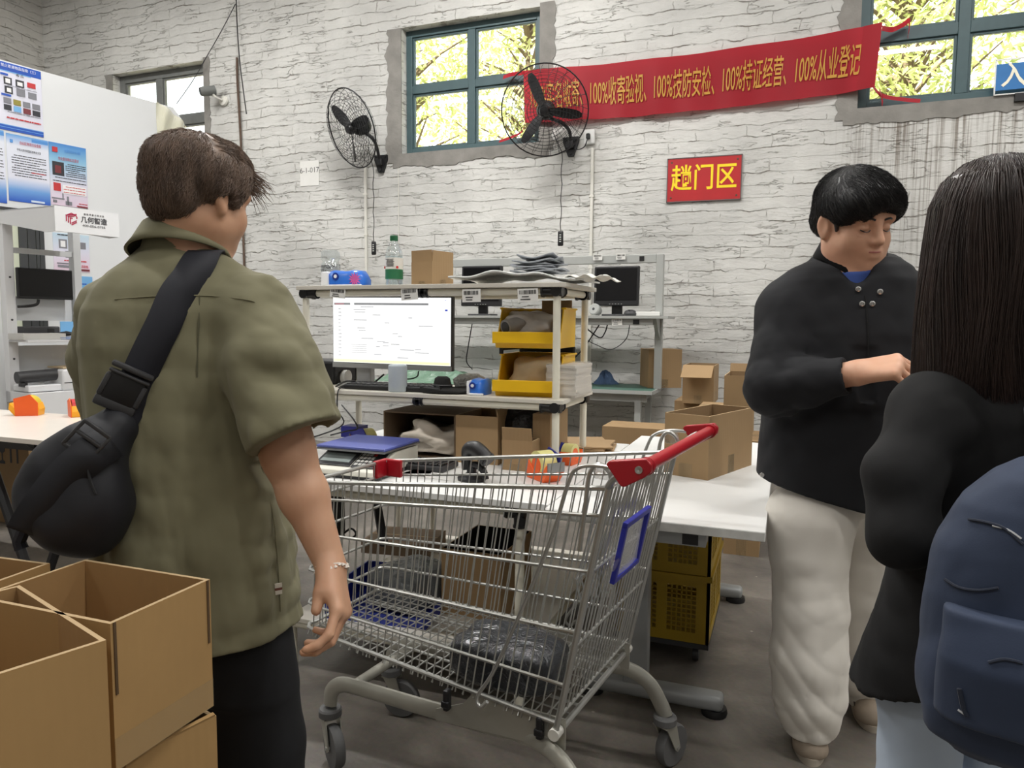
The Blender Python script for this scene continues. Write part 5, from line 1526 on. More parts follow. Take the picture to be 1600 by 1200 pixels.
# ---- on the lower shelf
p0, p1 = onY(690, 985, TY0 + .28), onY(782, 985, TY0 + .28)
carton('cardboard_box', 'open carton with dark inside standing on the lower shelf of the packing bench', ((p0.x + p1.x) / 2, TY0 + .28 + .17, SZ), (p1.x - p0.x, .34, onY(735, 862, TY0 + .28).z - SZ), 0, True, (), False, mi=mat('dark_inside', (22, 20, 19), .8))  # inner walls of this carton get a near-black colour
M_TRAYB = mat('tray_blue', (34, 52, 150), .4, var=.06)
p = onZ(604, 955, SZ)
t = thing('plastic_tray', 'shallow blue plastic tray on the lower shelf of the packing bench', 'tray', (p.x + .0, p.y + .06, SZ), R(6))
tw, td, thh = .40, .36, .105
b = MB(); b.box2((-tw / 2, -td / 2, 0), (tw / 2, td / 2, .006)); b.build('tray_floor', M_TRAYB, t)
for nm, a_, c_ in (('front_wall', (-tw / 2, -td / 2, .006), (tw / 2, -td / 2 + .006, .04)), ('back_wall', (-tw / 2, td / 2 - .006, .006), (tw / 2, td / 2, thh)), ('end_wall', (-tw / 2, -td / 2, .006), (-tw / 2 + .006, td / 2, thh)), ('end_wall', (tw / 2 - .006, -td / 2, .006), (tw / 2, td / 2, .045))):
    MB().box2(a_, c_).build(nm, M_TRAYB, t)
b = MB()
for k in range(12): b.box2((-tw / 2 + .03 * k + .02, td / 2 - .012, .006), (-tw / 2 + .03 * k + .026, td / 2 - .006, thh))
b.build('ribs', M_TRAYB, t)
M_PARG = film_material('parcel_grey', (112, 116, 118), .2, 12, .9)
blob('parcel', 'grey plastic-wrapped parcel lying in the blue tray', 'parcel', (t.location.x + .055, t.location.y + .03, SZ + .008), (.25, .27, .155), M_PARG, 51, .12, sq=6, rz=R(-18))
p = onZ(640, 870, SZ)
carton('cardboard_box', 'low brown carton lid lying at the back of the lower shelf', (onY(640, 870, TY1 - .25).x, TY1 - .30, SZ), (.34, .26, .06), R(8), False, (), False, m=M_CARDD)
# black bar leaning on the bench (trolley leg) and cable under the table
b = MB(); b.tube([onY(587, 776, TY0 + .25), onY(600, 850, TY0 + .12)], .017, 10)
tag(b.build('black_strut', M_BLACK, None, True), 'black strut hanging under the front of the packing bench table', 'strut')
cable('cable', [onY(530, 775, TY0 + .1), onY(535, 830, TY0 + .1), onY(545, 842, TY0 + .1), onY(556, 835, TY0 + .1), onY(548, 826, TY0 + .12), onY(532, 838, TY0 + .14)], .004, 'black lead hanging in a loop under the left of the bench table')
x_ = onY(524, 780, TY0 + .12).x
t = tag(MB().rbox((0, 0, -.10), (.05, .06, .20), .008).build('power_strip', M_BLACK, None), 'black power strip hanging under the left of the bench table', 'power strip'); t.location = (x_, TY0 + .12, TBZ - .03)
# black computer case at the back left
p = onY(500, 580, YB + .1)
t = thing('printer', 'low black printer at the left end of the middle shelf behind the monitor', 'printer', (onY(528, 600, YB - .08).x - .07, YB - .10, MZ))
MB().rbox((0, 0, .055), (.26, .20, .11), .012).build('body', M_BLACK, t); MB().box((0, -.101, .06), (.18, .003, .02)).build('slot', M_DKGREY, t)

# ================================================================== SHOPPING CART
M_CHROME = mat('zinc_wire', (186, 186, 182), 0.32, 0.75, var=.05, vscale=20)
M_FRAME = mat('grey_tube', (170, 168, 158), 0.38, 0.45, var=.06, vscale=12)
M_RED = mat('handle_red', (168, 22, 36), 0.35)
M_BLUEP = mat('frame_blue', (38, 44, 150), 0.4)
M_RUBBER = mat('wheel_rubber', (92, 92, 92), 0.6, var=.1)
M_CLRP = pane_material('clear_insert', (.95, .95, .95), .25, .15)
CT = thing('shopping_cart', 'wire shopping cart with a red handle and grey tubular frame', 'shopping cart', (-.718, 1.811, 0), 3.014)
def V(*a): return Vector(a)
# stations: near side is +y, the front of the cart is +x
def rim_at(s, side):   # s 0 at rear, 1 at front : top edge
    return V(-.408 + .927 * s, side * (.256 - .069 * s), .948 - .103 * s)
def bot_at(s, side):
    return V(-.287 + .829 * s, side * (.242 - .057 * s), .379 + .032 * s)
def lvl(s, k, side): return rim_at(s, side).lerp(bot_at(s, side), k)
def wrap(k, r, b, s0=0.0, front=True):
    """a wire running along the far side, round the front, and back along the near side"""
    pts = [lvl(s0 + (0.95 - s0) * i / 10, k, -1) for i in range(11)]
    cf_, cn = lvl(1, k, -1), lvl(1, k, 1); f0 = lvl(.95, k, -1); n0 = lvl(.95, k, 1)
    ext = V(.012, 0, 0)
    a1 = cf_.lerp(cn, .14) + ext; b1 = cn.lerp(cf_, .14) + ext
    pts += [f0.lerp(cf_ + ext, .75) .lerp(a1, .18), cf_.lerp(a1, .55) + ext * .8, a1, b1, cn.lerp(b1, .55) + ext * .8, n0.lerp(cn + ext, .75).lerp(b1, .18)]
    pts += [lvl(.95 - (.95 - s0) * i / 10, k, 1) for i in range(11)]
    b.tube(pts, r, 8)
b = MB(); wrap(0.0, .0062, b); b.build('top_rim', M_CHROME, CT, True)
b = MB(); wrap(.11, .0042, b); wrap(.34, .0042, b); wrap(.60, .0042, b); wrap(.83, .0042, b); wrap(1.0, .0055, b); b.build('basket_bands', M_CHROME, CT, True)
for side, nm in ((1, 'side_wires'), (-1, 'side_wires')):
    b = MB(); n_ = 34
    for i in range(1, n_):
        s = i / n_
        off = V(0, side * -.004, 0)
        lo = 1.04
        k0 = 0.0 if i % 2 else .0
        p0 = lvl(s, k0, side) + off; p1 = lvl(s, lo, side) + off
        b.tube([p0, p1], .0019, 5)
    b.build(nm, M_CHROME, CT, True)
b = MB()
for i in range(1, 10):
    q = i / 10
    t0 = lvl(1, 0, 1).lerp(lvl(1, 0, -1), q) + V(.008, 0, 0); t1 = lvl(1, 1.03, 1).lerp(lvl(1, 1.03, -1), q) + V(.008, 0, 0)
    b.tube([t0, t1], .0019, 5)
b.build('front_wires', M_CHROME, CT, True)
# basket floor: cross wires end in little tails below the edge
b = MB()
for i in range(26):
    s = .01 + .98 * i / 25
    p, q = bot_at(s, 1), bot_at(s, -1)
    b.tube([p + V(0, .004, -.015), p + V(0, -.004, -.004), q + V(0, .004, -.004), q + V(0, -.006, .006)], .0021, 5)
for i in range(11):
    q = (i + .5) / 11
    b.tube([bot_at(0, 1).lerp(bot_at(0, -1), q) + V(0, 0, -.008), bot_at(1, 1).lerp(bot_at(1, -1), q) + V(0, 0, -.008)], .0021, 5)
for q in (.25, .75):
    b.tube([bot_at(0, 1).lerp(bot_at(0, -1), q) + V(0, 0, -.013), bot_at(1, 1).lerp(bot_at(1, -1), q) + V(0, 0, -.013)], .004, 6)
b.build('basket_floor', M_CHROME, CT, True)
# hinged rear gate: closely spaced long wires
gt = lambda y, k: V(-.408 + .121 * k, y * (1 - .055 * k), .948 - .569 * k)
b = MB()
for i in range(19):
    y = -.235 + .47 * i / 18
    b.tube([gt(y, -.02) + V(0, 0, 0), gt(y, .5), gt(y, .97)], .0023, 5)
for i in range(14):
    y = -.20 + .40 * i / 13
    b.tube([gt(y, .02) + V(.030, 0, 0), gt(y, .42) + V(.050, 0, 0), gt(y, .56) + V(.012, 0, 0)], .0021, 5)
for k in (0.0, .34, .66, .97): b.tube([gt(-.245, k), gt(.245, k)], .004, 7)
b.tube([gt(-.205, .02) + V(.03, 0, 0), gt(.205, .02) + V(.03, 0, 0)], .004, 7); b.tube([gt(-.205, .42) + V(.05, 0, 0), gt(.205, .42) + V(.05, 0, 0)], .004, 7)
b.build('rear_gate', M_CHROME, CT, True)
for sd in (1, -1):
    b = MB(); b.tube([V(-.408, sd * .262, .950), V(-.35, sd * .258, .67), V(-.287, sd * .250, .37), V(-.285, sd * .248, .345)], .0072, 9); b.build('corner_upright', M_CHROME, CT, True)
    # diagonal folding rod from the handle bracket, with a hooked lower end
    b = MB()
    b.tube(smooth_path([V(-.44, sd * .296, 1.0), V(-.39, sd * .292, 1.002), V(-.345, sd * .284, .990), V(-.322, sd * .280, .955), V(-.27, sd * .272, .80), V(-.14, sd * .262, .50), V(-.085, sd * .262, .405), V(-.095, sd * .268, .382), V(-.115, sd * .27, .40)], 5), .0046, 8)
    b.build('folding_rod', M_CHROME, CT, True)
    # seat hinge: hook over the rim
    b = MB()
    b.tube(smooth_path([V(-.34, sd * .255, .80), V(-.355, sd * .262, .90), V(-.365, sd * .266, .975), V(-.385, sd * .266, 1.0), V(-.41, sd * .264, .985), V(-.415, sd * .262, .95)], 5), .0052, 8)
    b.build('seat_hook', M_CHROME, CT, True)
    MB().rbox(V(-.395, sd * .268, .985), (.040, .014, .034), .007).build('hook_cover', M_CLRP, CT, True)
    # handle arm and red bracket
    b = MB(); b.tube(smooth_path([V(-.46, sd * .296, 1.002), V(-.43, sd * .290, .978), V(-.41, sd * .272, .955)], 5), .007, 8); b.build('handle_arm', M_CHROME, CT, True)
    b = MB(); b.prism([(-.515, 1.018), (-.505, 1.030), (-.425, 1.018), (-.418, 1.010), (-.450, .968), (-.458, .966), (-.50, .990), (-.514, 1.002)], .018, Matrix(((1, 0, 0), (0, 0, -1), (0, 1, 0))), V(0, sd * .300 + .009, 0)); br_ = b.build('handle_bracket', M_RED, CT, bevel=.003)
    MB().lathe([(0, 0), (.008, 0), (.008, .003), (.003, .003), (0, .001)], 14, V(-.490, sd * .301 + .009 * sd, 1.006), frame_from((0, sd, 0))).build('screw', M_CHROME, br_, True)
b = MB(); b.tube([V(-.496, -.30, 1.009), V(-.496, .30, 1.009)], .0145, 18)
for y in (-.285, -.278, .285, .278): b.tube([V(-.496, y - .002, 1.009), V(-.496, y + .002, 1.009)], .019, 18)
b.build('handle', M_RED, CT, True)
# red corner piece on the far front rim
b = MB(); p = lvl(.985, 0, -1)
b.rbox(p + V(.0, .012, -.022), (.075, .016, .058), .005); b.rbox(p + V(.026, .04, -.022), (.018, .062, .058), .005)
b.build('corner_guard', M_RED, CT)
# blue card frame clipped to the rear gate
ad = MB(); c = gt(.105, .285) + V(-.035, 0, 0); fw_, fh_ = .165, .135
Ta = Matrix((V(0, -1, 0), V(-.20, 0, .98).normalized(), V(-.98, 0, -.20).normalized())).transposed()
for (cc, d) in (((0, fh_ / 2), (fw_ + .014, .014)), ((0, -fh_ / 2), (fw_ + .014, .014)), ((-fw_ / 2, 0), (.014, fh_)), ((fw_ / 2, 0), (.014, fh_))): ad.box(c + Ta @ V(cc[0], cc[1], 0), (d[0], d[1], .012), M=Ta)
fo = ad.build('card_frame', M_BLUEP, CT, bevel=.002)
MB().grid(lambda u, v: c + Ta @ V((u - .5) * fw_, (v - .5) * fh_, .004 * math.sin(u * 3 + v * 2)), 10, 10).build('clear_card', tape_film('card_film', (226, 226, 226), .55), fo, True)
MB().rbox(c + Ta @ V(-fw_ / 2 - .02, -.02, -.004), (.035, .03, .02), .006, M=Ta).build('clip', M_CLRP, fo, True)
# chassis
for sd in (1, -1):
    b = MB()
    pth = smooth_path([V(.492, sd * .146, .175), V(.485, sd * .147, .215), V(.45, sd * .150, .246), V(.38, sd * .155, .258), V(.15, sd * .172, .272), V(-.05, sd * .190, .288), V(-.20, sd * .215, .308), V(-.29, sd * .245, .300), V(-.345, sd * .268, .262), V(-.375, sd * .284, .205), V(-.39, sd * .291, .165)], 5)
    rings = []
    for i, p in enumerate(pth):
        tg = (pth[min(i + 1, len(pth) - 1)] - pth[max(i - 1, 0)]).normalized(); sdv = V(0, 1, 0); up = sdv.cross(tg) * -1
        sdv = (sdv - tg * sdv.dot(tg)).normalized(); up = tg.cross(sdv)
        rings.append([p + sdv * (.015 * math.cos(a)) + up * (.023 * math.sin(a)) for a in [2 * math.pi * (k + .5) / 12 for k in range(12)]])
    b.loft(rings).build('side_beam', M_FRAME, CT, True)
    b = MB(); b.prism([(-.30, .31), (.06, .285), (.06, .315), (-.02, .350), (-.05, .385), (-.30, .385)], .005, Matrix(((1, 0, 0), (0, 0, -1), (0, 1, 0))), V(0, sd * .226 + .0025, 0)); b.build('support_plate', M_FRAME, CT)
    for xx in (.02, -.24):
        b = MB(); b.rbox(V(xx, sd * .238, .355), (.016, .022, .055), .005); b.rbox(V(xx, sd * .244, .345), (.024, .014, .018), .004); b.build('plastic_clip', M_BLACK, CT)
    MB().tube([V(-.284, sd * .23, .358), V(-.284, sd * .26, .358)], .014, 12).build('white_bush', M_PVC, CT, True)
MB().tube([V(.40, -.153, .255), V(.40, .153, .255)], .015, 12).build('cross_tube', M_FRAME, CT, True)
MB().tube([V(-.284, -.245, .352), V(-.284, .245, .352)], .008, 10).build('rear_axle_bar', M_CHROME, CT, True)
def caster(x, y, ang):
    c = MB().lathe([(0, .165), (.030, .165), (.034, .160), (.034, .142), (.024, .136), (0, .136)], 20, (x, y, 0)).build('caster', M_RUBBER, CT, True)
    dx, dy = math.cos(ang), math.sin(ang)
    wc = V(x + dx * .035, y + dy * .035, .0625)
    sidev = V(-dy, dx, 0)
    f_ = MB()
    for s_ in (-1, 1):
        a = sidev * (.022 * s_)
        pr = [V(x, y, .140) + a + V(dx, dy, 0) * .024, V(x, y, .140) + a - V(dx, dy, 0) * .022, wc + a + V(0, 0, -.004) - V(dx, dy, 0) * .012, wc + a + V(0, 0, -.014), wc + a + V(0, 0, -.004) + V(dx, dy, 0) * .012]
        th = sidev * .0022
        f_._add([q - th for q in pr] + [q + th for q in pr], [(4, 3, 2, 1, 0), (5, 6, 7, 8, 9)] + [(i, (i + 1) % 5, 5 + (i + 1) % 5, 5 + i) for i in range(5)])
    f_.box((x, y, .138), (.05, .05, .004), ang)
    f_.build('fork', M_FRAME, c)
    Tw = frame_from(sidev)
    w = MB().lathe([(.044, -.015), (.058, -.015), (.0625, -.008), (.0625, .008), (.058, .015), (.044, .015)], 36, wc, Tw).build('wheel', M_RUBBER, c, True)
    MB().lathe([(0, -.010), (.012, -.014), (.014, -.006), (.030, -.006), (.034, -.013), (.046, -.013), (.046, .013), (.034, .013), (.030, .006), (.014, .006), (.012, .014), (0, .010)], 30, wc, Tw).build('wheel_hub', mat('wheel_grey', (124, 124, 126), .5), c, True)
    MB().tube([wc - sidev * .027, wc + sidev * .027], .006, 10).build('axle_bolt', M_CHROME, c, True)
caster(.492, .146, R(150)); caster(.492, -.146, R(195)); caster(-.39, .291, R(200)); caster(-.39, -.291, R(250))
# parcel in the cart
M_PARB = film_material('parcel_black', (46, 48, 52), .14, 11, 1.0)
pc = Matrix.Rotation(3.014, 3, 'Z') @ V(-.095, .115, 0) + V(-.718, 1.811, .384)
blob('parcel', 'long shiny black plastic-wrapped parcel lying on the cart floor', 'parcel', pc, (.29, .19, .118), M_PARB, 61, .14, sq=4.5, rz=3.014 + R(2), n=(64, 32))

# ================================================================== LEFT: PARTITION, POSTERS, MEASURING KIOSK, TABLE, CARTONS
E1 = Vector((math.sin(R(11.4)), math.cos(R(11.4)), 0)); E2 = Vector((E1.y, -E1.x, 0)); UZ = Vector((0, 0, 1))
RZP = math.atan2(E1.y, E1.x)
PP = onY(300, 180, 6.28)                      # right end of the partition's top edge
M_PART = mat('partition_white', (226, 228, 230), .5, var=.015, vscale=2)
hp = 3.60
t0_ = (onP(0, 90, PP, E2) - PP).dot(E1)
endz = onP(272, 160, PP, E2)
M_POSTER = mat('poster_paper', (226, 226, 240), .45, var=.02)
# local x runs along E1, local -y looks into the room
def ppt(px, py):
    q = onP(px, py, PP, E2); return (q - Vector((PP.x, PP.y, 0))).dot(E1), q.z
ztop_l = ppt(0, 92)[1]; ztop_r = ppt(285, 172)[1]
wp = struct(MB().prism([(-3.6, 0), (-.06, 0), (-.06, ztop_r - .30), (-.12, ztop_r - .10), (-.22, ztop_r), (-3.6, ztop_l)], .05, Matrix(((1, 0, 0), (0, 0, -1), (0, 1, 0)))).build('wall_partition', M_PART))
wp.location = (PP.x - E2.x * .05, PP.y - E2.y * .05, 0); wp.rotation_euler = (0, 0, RZP)
PB = Vector((PP.x, PP.y, 0))
def on_part(u, z, off=0.0): return PB + E1 * u + UZ * z + E2 * off
# torn plastic film at the end of the partition
M_TORN = tape_film('torn_film', (224, 220, 190), .55)
rr = random.Random(4); ph = [rr.uniform(0, 6) for _ in range(4)]
u0, z1_ = ppt(243, 165); u1, z0_ = ppt(300, 240)
fo = PB + E1 * u0
o_ = MB().grid(lambda u, v: on_part(u0 + (u1 - u0) * u * (1 - .10 * math.sin(v * 9 + ph[0])), z0_ - .9 + (z1_ + .05 - z0_ + .9) * v - .22 * u * v, .025 + .035 * math.sin(6 * u + 5 * v + ph[1]) * u + .02 * math.sin(17 * u - 9 * v)) - fo, 24, 30).build('plastic_film', M_TORN, None, True)
o_.location = fo
tag(o_, 'crumpled torn plastic film hanging over the right end of the white partition', 'plastic film')

def poster(label, px, base, parts, group=None, name='poster', bend=0.0):
    """px: corner pixels TL, TR, BR, BL in the photo -> a flat sheet on the partition; parts: (name, colour, rect list | text)"""
    TLp, TRp, BRp, BLp = [ppt(*q) for q in px]
    u0 = (TLp[0] + BLp[0]) / 2; u1 = (TRp[0] + BRp[0]) / 2; z1 = (TLp[1] + TRp[1]) / 2; z0 = (BLp[1] + BRp[1]) / 2
    w, h = u1 - u0, z1 - z0
    t = thing(name, label, 'poster', on_part((u0 + u1) / 2, z0, 0.0), RZP, group)
    MB().box((0, -.003, h / 2), (w, .004, h)).build('sheet', base, t)
    lay = [0.0055]
    for q in parts:
        if q[0] == 'T':
            _, nm, s, col, u, v, size, sx_ = q[:8]
            text(nm, s, size * h, col, t, (-w / 2 + u * w, -lay[0], h * (1 - v)), (1, 0, 0), (0, 0, 1), extrude=.0003, sx=sx_, align='CENTER')
        else:
            nm, col, rects = q
            b = MB()
            for (a, c, e, g) in rects: b.box2((-w / 2 + a * w, -lay[0], h * (1 - c)), (-w / 2 + e * w, -lay[0] + .002, h * (1 - g)))
            b.build(nm, col, t); lay[0] += .0007
    return t
def lines(u0, u1, v0, v1, n, seed, hgt=.012):
    r = random.Random(seed); out = []
    for i in range(n):
        v = v0 + (v1 - v0) * i / max(1, n - 1); u = u0 + (.06 if i % 4 == 0 else 0); ue = u1 - (r.uniform(.1, .4) if i % 4 == 3 else 0)
        while u < ue - .01:
            q = min(r.uniform(.03, .12), ue - u); out.append((u, v, u + q, v + hgt)); u += q + .012
    return out
M_PBLUE = mat('print_blue', (32, 84, 184), .45); M_PLB = mat('print_light_blue', (120, 178, 226), .45); M_PSKY = mat('print_sky', (84, 146, 214), .45)
M_PDK = mat('print_dark', (52, 52, 58), .5); M_PRED = mat('print_red', (196, 54, 60), .5); M_PGR = mat('print_grey', (130, 130, 138), .5)
M_PPALE = mat('print_pale', (206, 220, 238), .45); M_PPINK = mat('print_pink', (222, 208, 224), .45); M_PW = mat('print_white', (240, 240, 242), .5)
M_POL = mat('print_olive', (150, 140, 60), .5); M_PMAR = mat('print_maroon', (120, 50, 56), .5)
M_PGRAD = None
def grad_mat(name, stops):
    m, nt, b = new_mat(name)
    tc = N(nt, 'ShaderNodeTexCoord'); sp = N(nt, 'ShaderNodeSeparateXYZ'); nt.links.new(tc.outputs['Generated'], sp.inputs[0])
    r_ = N(nt, 'ShaderNodeValToRGB'); nt.links.new(sp.outputs[2], r_.inputs[0])
    while len(r_.color_ramp.elements) < len(stops): r_.color_ramp.elements.new(.5)
    for e, (p, c) in zip(r_.color_ramp.elements, stops): e.position = p; e.color = rgb(*c)
    nt.links.new(r_.outputs[0], b.inputs['Base Color']); b.inputs['Roughness'].default_value = .4
    return m
G2 = grad_mat('poster_blue_print', [(0, (40, 88, 190)), (.18, (110, 160, 220)), (.36, (226, 228, 242)), (.84, (228, 232, 244)), (1, (96, 160, 222))])
G3 = grad_mat('poster_sky_print', [(0, (226, 206, 224)), (.35, (222, 220, 234)), (.75, (140, 192, 224)), (1, (72, 136, 206))])
G4 = grad_mat('poster_pink_print', [(0, (228, 204, 220)), (.5, (222, 220, 236)), (1, (196, 220, 236))])
# tall guide poster
poster('tall blue-and-white poster with a grid of small photos, topmost on the partition', [(-20, 89), (63, 113), (68, 215), (-16, 198)], M_POSTER, [
    ('header_band', M_PBLUE, [(0, 0, 1, .12)]), ('header_curve', M_PLB, [(0, .12, .8, .135)]), ('footer_band', M_PBLUE, [(0, .92, 1, 1)]), ('footer_stripe', M_PLB, [(0, .915, 1, .925), (0, .955, 1, .962)]),
    ('photo_dark', M_PDK, [(.28, .215, .43, .32), (.50, .215, .66, .32), (.29, .345, .44, .45), (.26, .62, .40, .70), (.80, .62, .95, .70)]),
    ('photo_white', M_PW, [(.31, .235, .40, .30), (.53, .245, .63, .30), (.33, .37, .41, .43)]),
    ('photo_red', M_PRED, [(.72, .215, .88, .29)]), ('photo_grey', M_PGR, [(.51, .345, .67, .45), (.73, .36, .89, .45), (.26, .52, .40, .60), (.80, .52, .95, .60), (.62, .52, .76, .60)]),
    ('photo_olive', M_POL, [(.44, .52, .58, .60)]), ('photo_teal', M_PLB, [(.44, .62, .58, .70)]), ('photo_maroon', M_PMAR, [(.62, .62, .76, .70)]),
    ('tab', M_PBLUE, [(.22, .165, .36, .195), (.22, .465, .40, .495)]), ('caption', M_PGR, lines(.26, .95, .715, .725, 1, 1, .008) + lines(.28, .9, .33, .335, 1, 2, .006)),
    ('footer_line', M_PRED, lines(.24, .95, .80, .81, 1, 3, .02)),
    ('T', 'title', '禁止寄递物品指南（三）', M_PW, .58, .055, .052, .9), ('T', 'subtitle', '毒 品', M_PDK, .58, .155, .05, 1.0)])
poster('law notice poster with a pale centre and deep blue foot, middle of lower row', [(8, 208), (74, 220), (79, 319), (15, 316)], G2, [
    ('title_sweep', M_PSKY, [(.6, .02, 1, .07)]), ('body_text', M_PDK, lines(.10, .93, .30, .60, 9, 5)), ('red_line', M_PRED, lines(.5, .9, .53, .53, 1, 6)), ('emblem', M_PSKY, [(.08, .08, .15, .13)]), ('caption_plate', M_PPALE, [(.52, .955, .85, .985)]),
    ('T', 'title', '白云区物流行业告知', M_PRED, .56, .115, .055, .62), ('T', 'subtitle', '中华人民共和国反恐怖主义法', M_PDK, .52, .22, .042, .62)])
poster('partly visible blue-framed notice at the left edge of the lower poster row', [(-52, 192), (4, 205), (12, 316), (-44, 313)], G2, [('body_text', M_PDK, lines(.08, .95, .25, .66, 11, 7)), ('title_sweep', M_PSKY, [(0, .02, 1, .07)])])
poster('sky-blue to pink safety poster with a dark photo, right of the law notice', [(75, 221), (133, 232), (138, 326), (80, 320)], G3, [
    ('photo_dark', M_PDK, [(.07, .30, .38, .52)]), ('photo_red', M_PMAR, [(.14, .36, .30, .48)]), ('body_text', M_PDK, lines(.42, .97, .31, .50, 7, 8) + lines(.07, .97, .545, .60, 2, 9)),
    ('red_stamp', M_PRED, [(.08, .64, .27, .77)]), ('notice_frame', M_PW, [(.32, .66, .96, .80)]), ('notice_text', M_PRED, lines(.34, .93, .68, .77, 3, 10)), ('tower_print', M_PGR, [(.02, .88, .35, .90), (.30, .80, .33, .88), (.42, .84, .47, .98), (.38, .92, .55, .98), (.05, .92, .15, .96)]), ('foot_text', M_PRED, lines(.68, .97, .93, .97, 2, 11)), ('emblem', M_PRED, [(.08, .07, .22, .15)]), ('foot_bar', M_PMAR, [(.7, .975, .98, .995)]),
    ('T', 'title', '安全查验和实名登记', M_PRED, .50, .245, .058, .62), ('T', 'subtitle', '交通物流安全须知', M_PSKY, .62, .11, .052, .62)])
poster('pink poster with hexagonal photos, half hidden by the kiosk', [(80, 361), (136, 370), (143, 428), (86, 421)], G4, [
    ('hex_photo', M_PGR, [(.15, .16, .38, .40), (.62, .20, .9, .38), (.32, .46, .55, .64)]), ('hex_red', M_PMAR, [(.42, .20, .58, .38)]), ('hex_inner', M_PW, [(.20, .20, .33, .36), (.37, .50, .50, .60)]), ('red_text', M_PRED, lines(.22, .9, .70, .70, 1, 3, .03) + lines(.7, .95, .82, .86, 2, 4, .02)), ('skyline', M_PGR, [(.08, .78, .45, .81), (.1, .84, .4, .9), (.48, .74, .55, .92)]), ('foot_bar', M_PMAR, [(.70, .92, .98, .97)]), ('title_text', M_PDK, lines(.06, .5, .03, .03, 1, 5, .025))])
poster('plain light-blue sheet below the pink poster', [(120, 432), (143, 432), (146, 470), (122, 468)], M_PLB, [('title_text', M_PBLUE, lines(.1, .6, .3, .3, 1, 5, .05))])
# dark window with bars behind the kiosk: pale green frame and tall dark panels
ua, za = ppt(-6, 322); ub, zb = ppt(74, 520)
t = thing('shutter', 'pale green partition opening with tall dark panels behind the kiosk', 'shutter', on_part((ua + ub) / 2, zb, 0), RZP)
w_, h_ = ub - ua, za - zb
MB().box((0, -.006, h_ / 2), (w_, .012, h_)).build('backing', mat('pale_green', (206, 212, 190), .5), t)
uu = [(ppt(a, 380)[0] - (ua + ub) / 2, ppt(c, 380)[0] - (ua + ub) / 2) for a, c in ((28, 40), (41.5, 53), (54.5, 59), (60, 67))]
for a, c in uu: MB().box2((a, -.03, .02), (c, -.012, h_ - .03)).build('dark_panel', mat('panel_dark', (62, 64, 66), .4), t)
MB().box2((-w_ / 2, -.03, h_ - .025), (w_ / 2, 0, h_)).build('head_rail', M_DKGREY, t)

# ---- measuring kiosk
M_KW = mat('kiosk_white', (230, 231, 233), .38)
M_KG = mat('kiosk_grey', (206, 208, 210), .42)
KP = onY(15, 500, 3.85)
def kq(px, py, off=0.0):
    q = onP(px, py, KP + E2 * off, E2); d = q - Vector((KP.x, KP.y, 0)); return d.dot(E1), d.dot(E2), q.z
t = thing('measuring_kiosk', 'tall white parcel measuring kiosk with a printed header, frame and shelf', 'kiosk', (KP.x, KP.y, 0), RZP)
KT = t
# local axes: x = E1, y = -E2 (so the front looks along -y)
def kb(b, u0, u1, f0, f1, z0, z1): return b.box2((u0, -f0, z0), (u1, -f1, z1))
uL = kq(15, 500)[0]; uR = kq(121, 500)[0]
zhead = kq(10, 330)[2]
kb(MB(), uL - .035, uL + .035, -.04, .04, 0, zhead).build('left_post', M_KW, t, bevel=.004)
kb(MB(), uR - .03, uR + .03, -.04, .04, 0, zhead).build('right_post', M_KG, t, bevel=.004)
kb(MB(), uL + .035, uR - .03, -.02, .02, kq(60, 398)[2], kq(60, 390)[2] ).build('cross_rail', M_KG, t)
# header: bracket side and printed front board
pr = (onP(85, 340, KP + E1 * (uL - .04), E1) - KP).dot(E2)
zt = onP(85, 321, KP + E1 * (uL - .04), E1).z; zb_ = onP(85, 361, KP + E1 * (uL - .04), E1).z
uE = kq(184, 350, pr)[0]
b = MB(); b.prism([(0.04, zhead), (-pr, zt), (-pr, zb_), (-pr + .12, zb_), (-.04, zhead - .10), (.04, zhead - .10)], .012, Matrix(((0, 0, 1), (1, 0, 0), (0, 1, 0))), (uL - .045, 0, 0)); b.build('header_bracket', M_KW, t)
b = MB(); b.prism([(0.04, zhead), (-pr, zt), (-pr, zb_), (-pr + .12, zb_), (-.04, zhead - .10), (.04, zhead - .10)], .012, Matrix(((0, 0, 1), (1, 0, 0), (0, 1, 0))), (uE - .012, 0, 0)); b.build('header_bracket', M_KW, t)
kb(MB(), uL - .045, uE, pr - .004, pr + .016, zb_, zt).build('header_board', M_KW, t)
b = MB(); b.prism([(.04, zhead), (-pr, zt), (-pr, zt - .01), (.04, zhead - .01)], uE - uL + .04, Matrix(((0, 0, 1), (1, 0, 0), (0, 1, 0))), (uL - .045, 0, 0)); b.build('header_roof', M_KW, t)
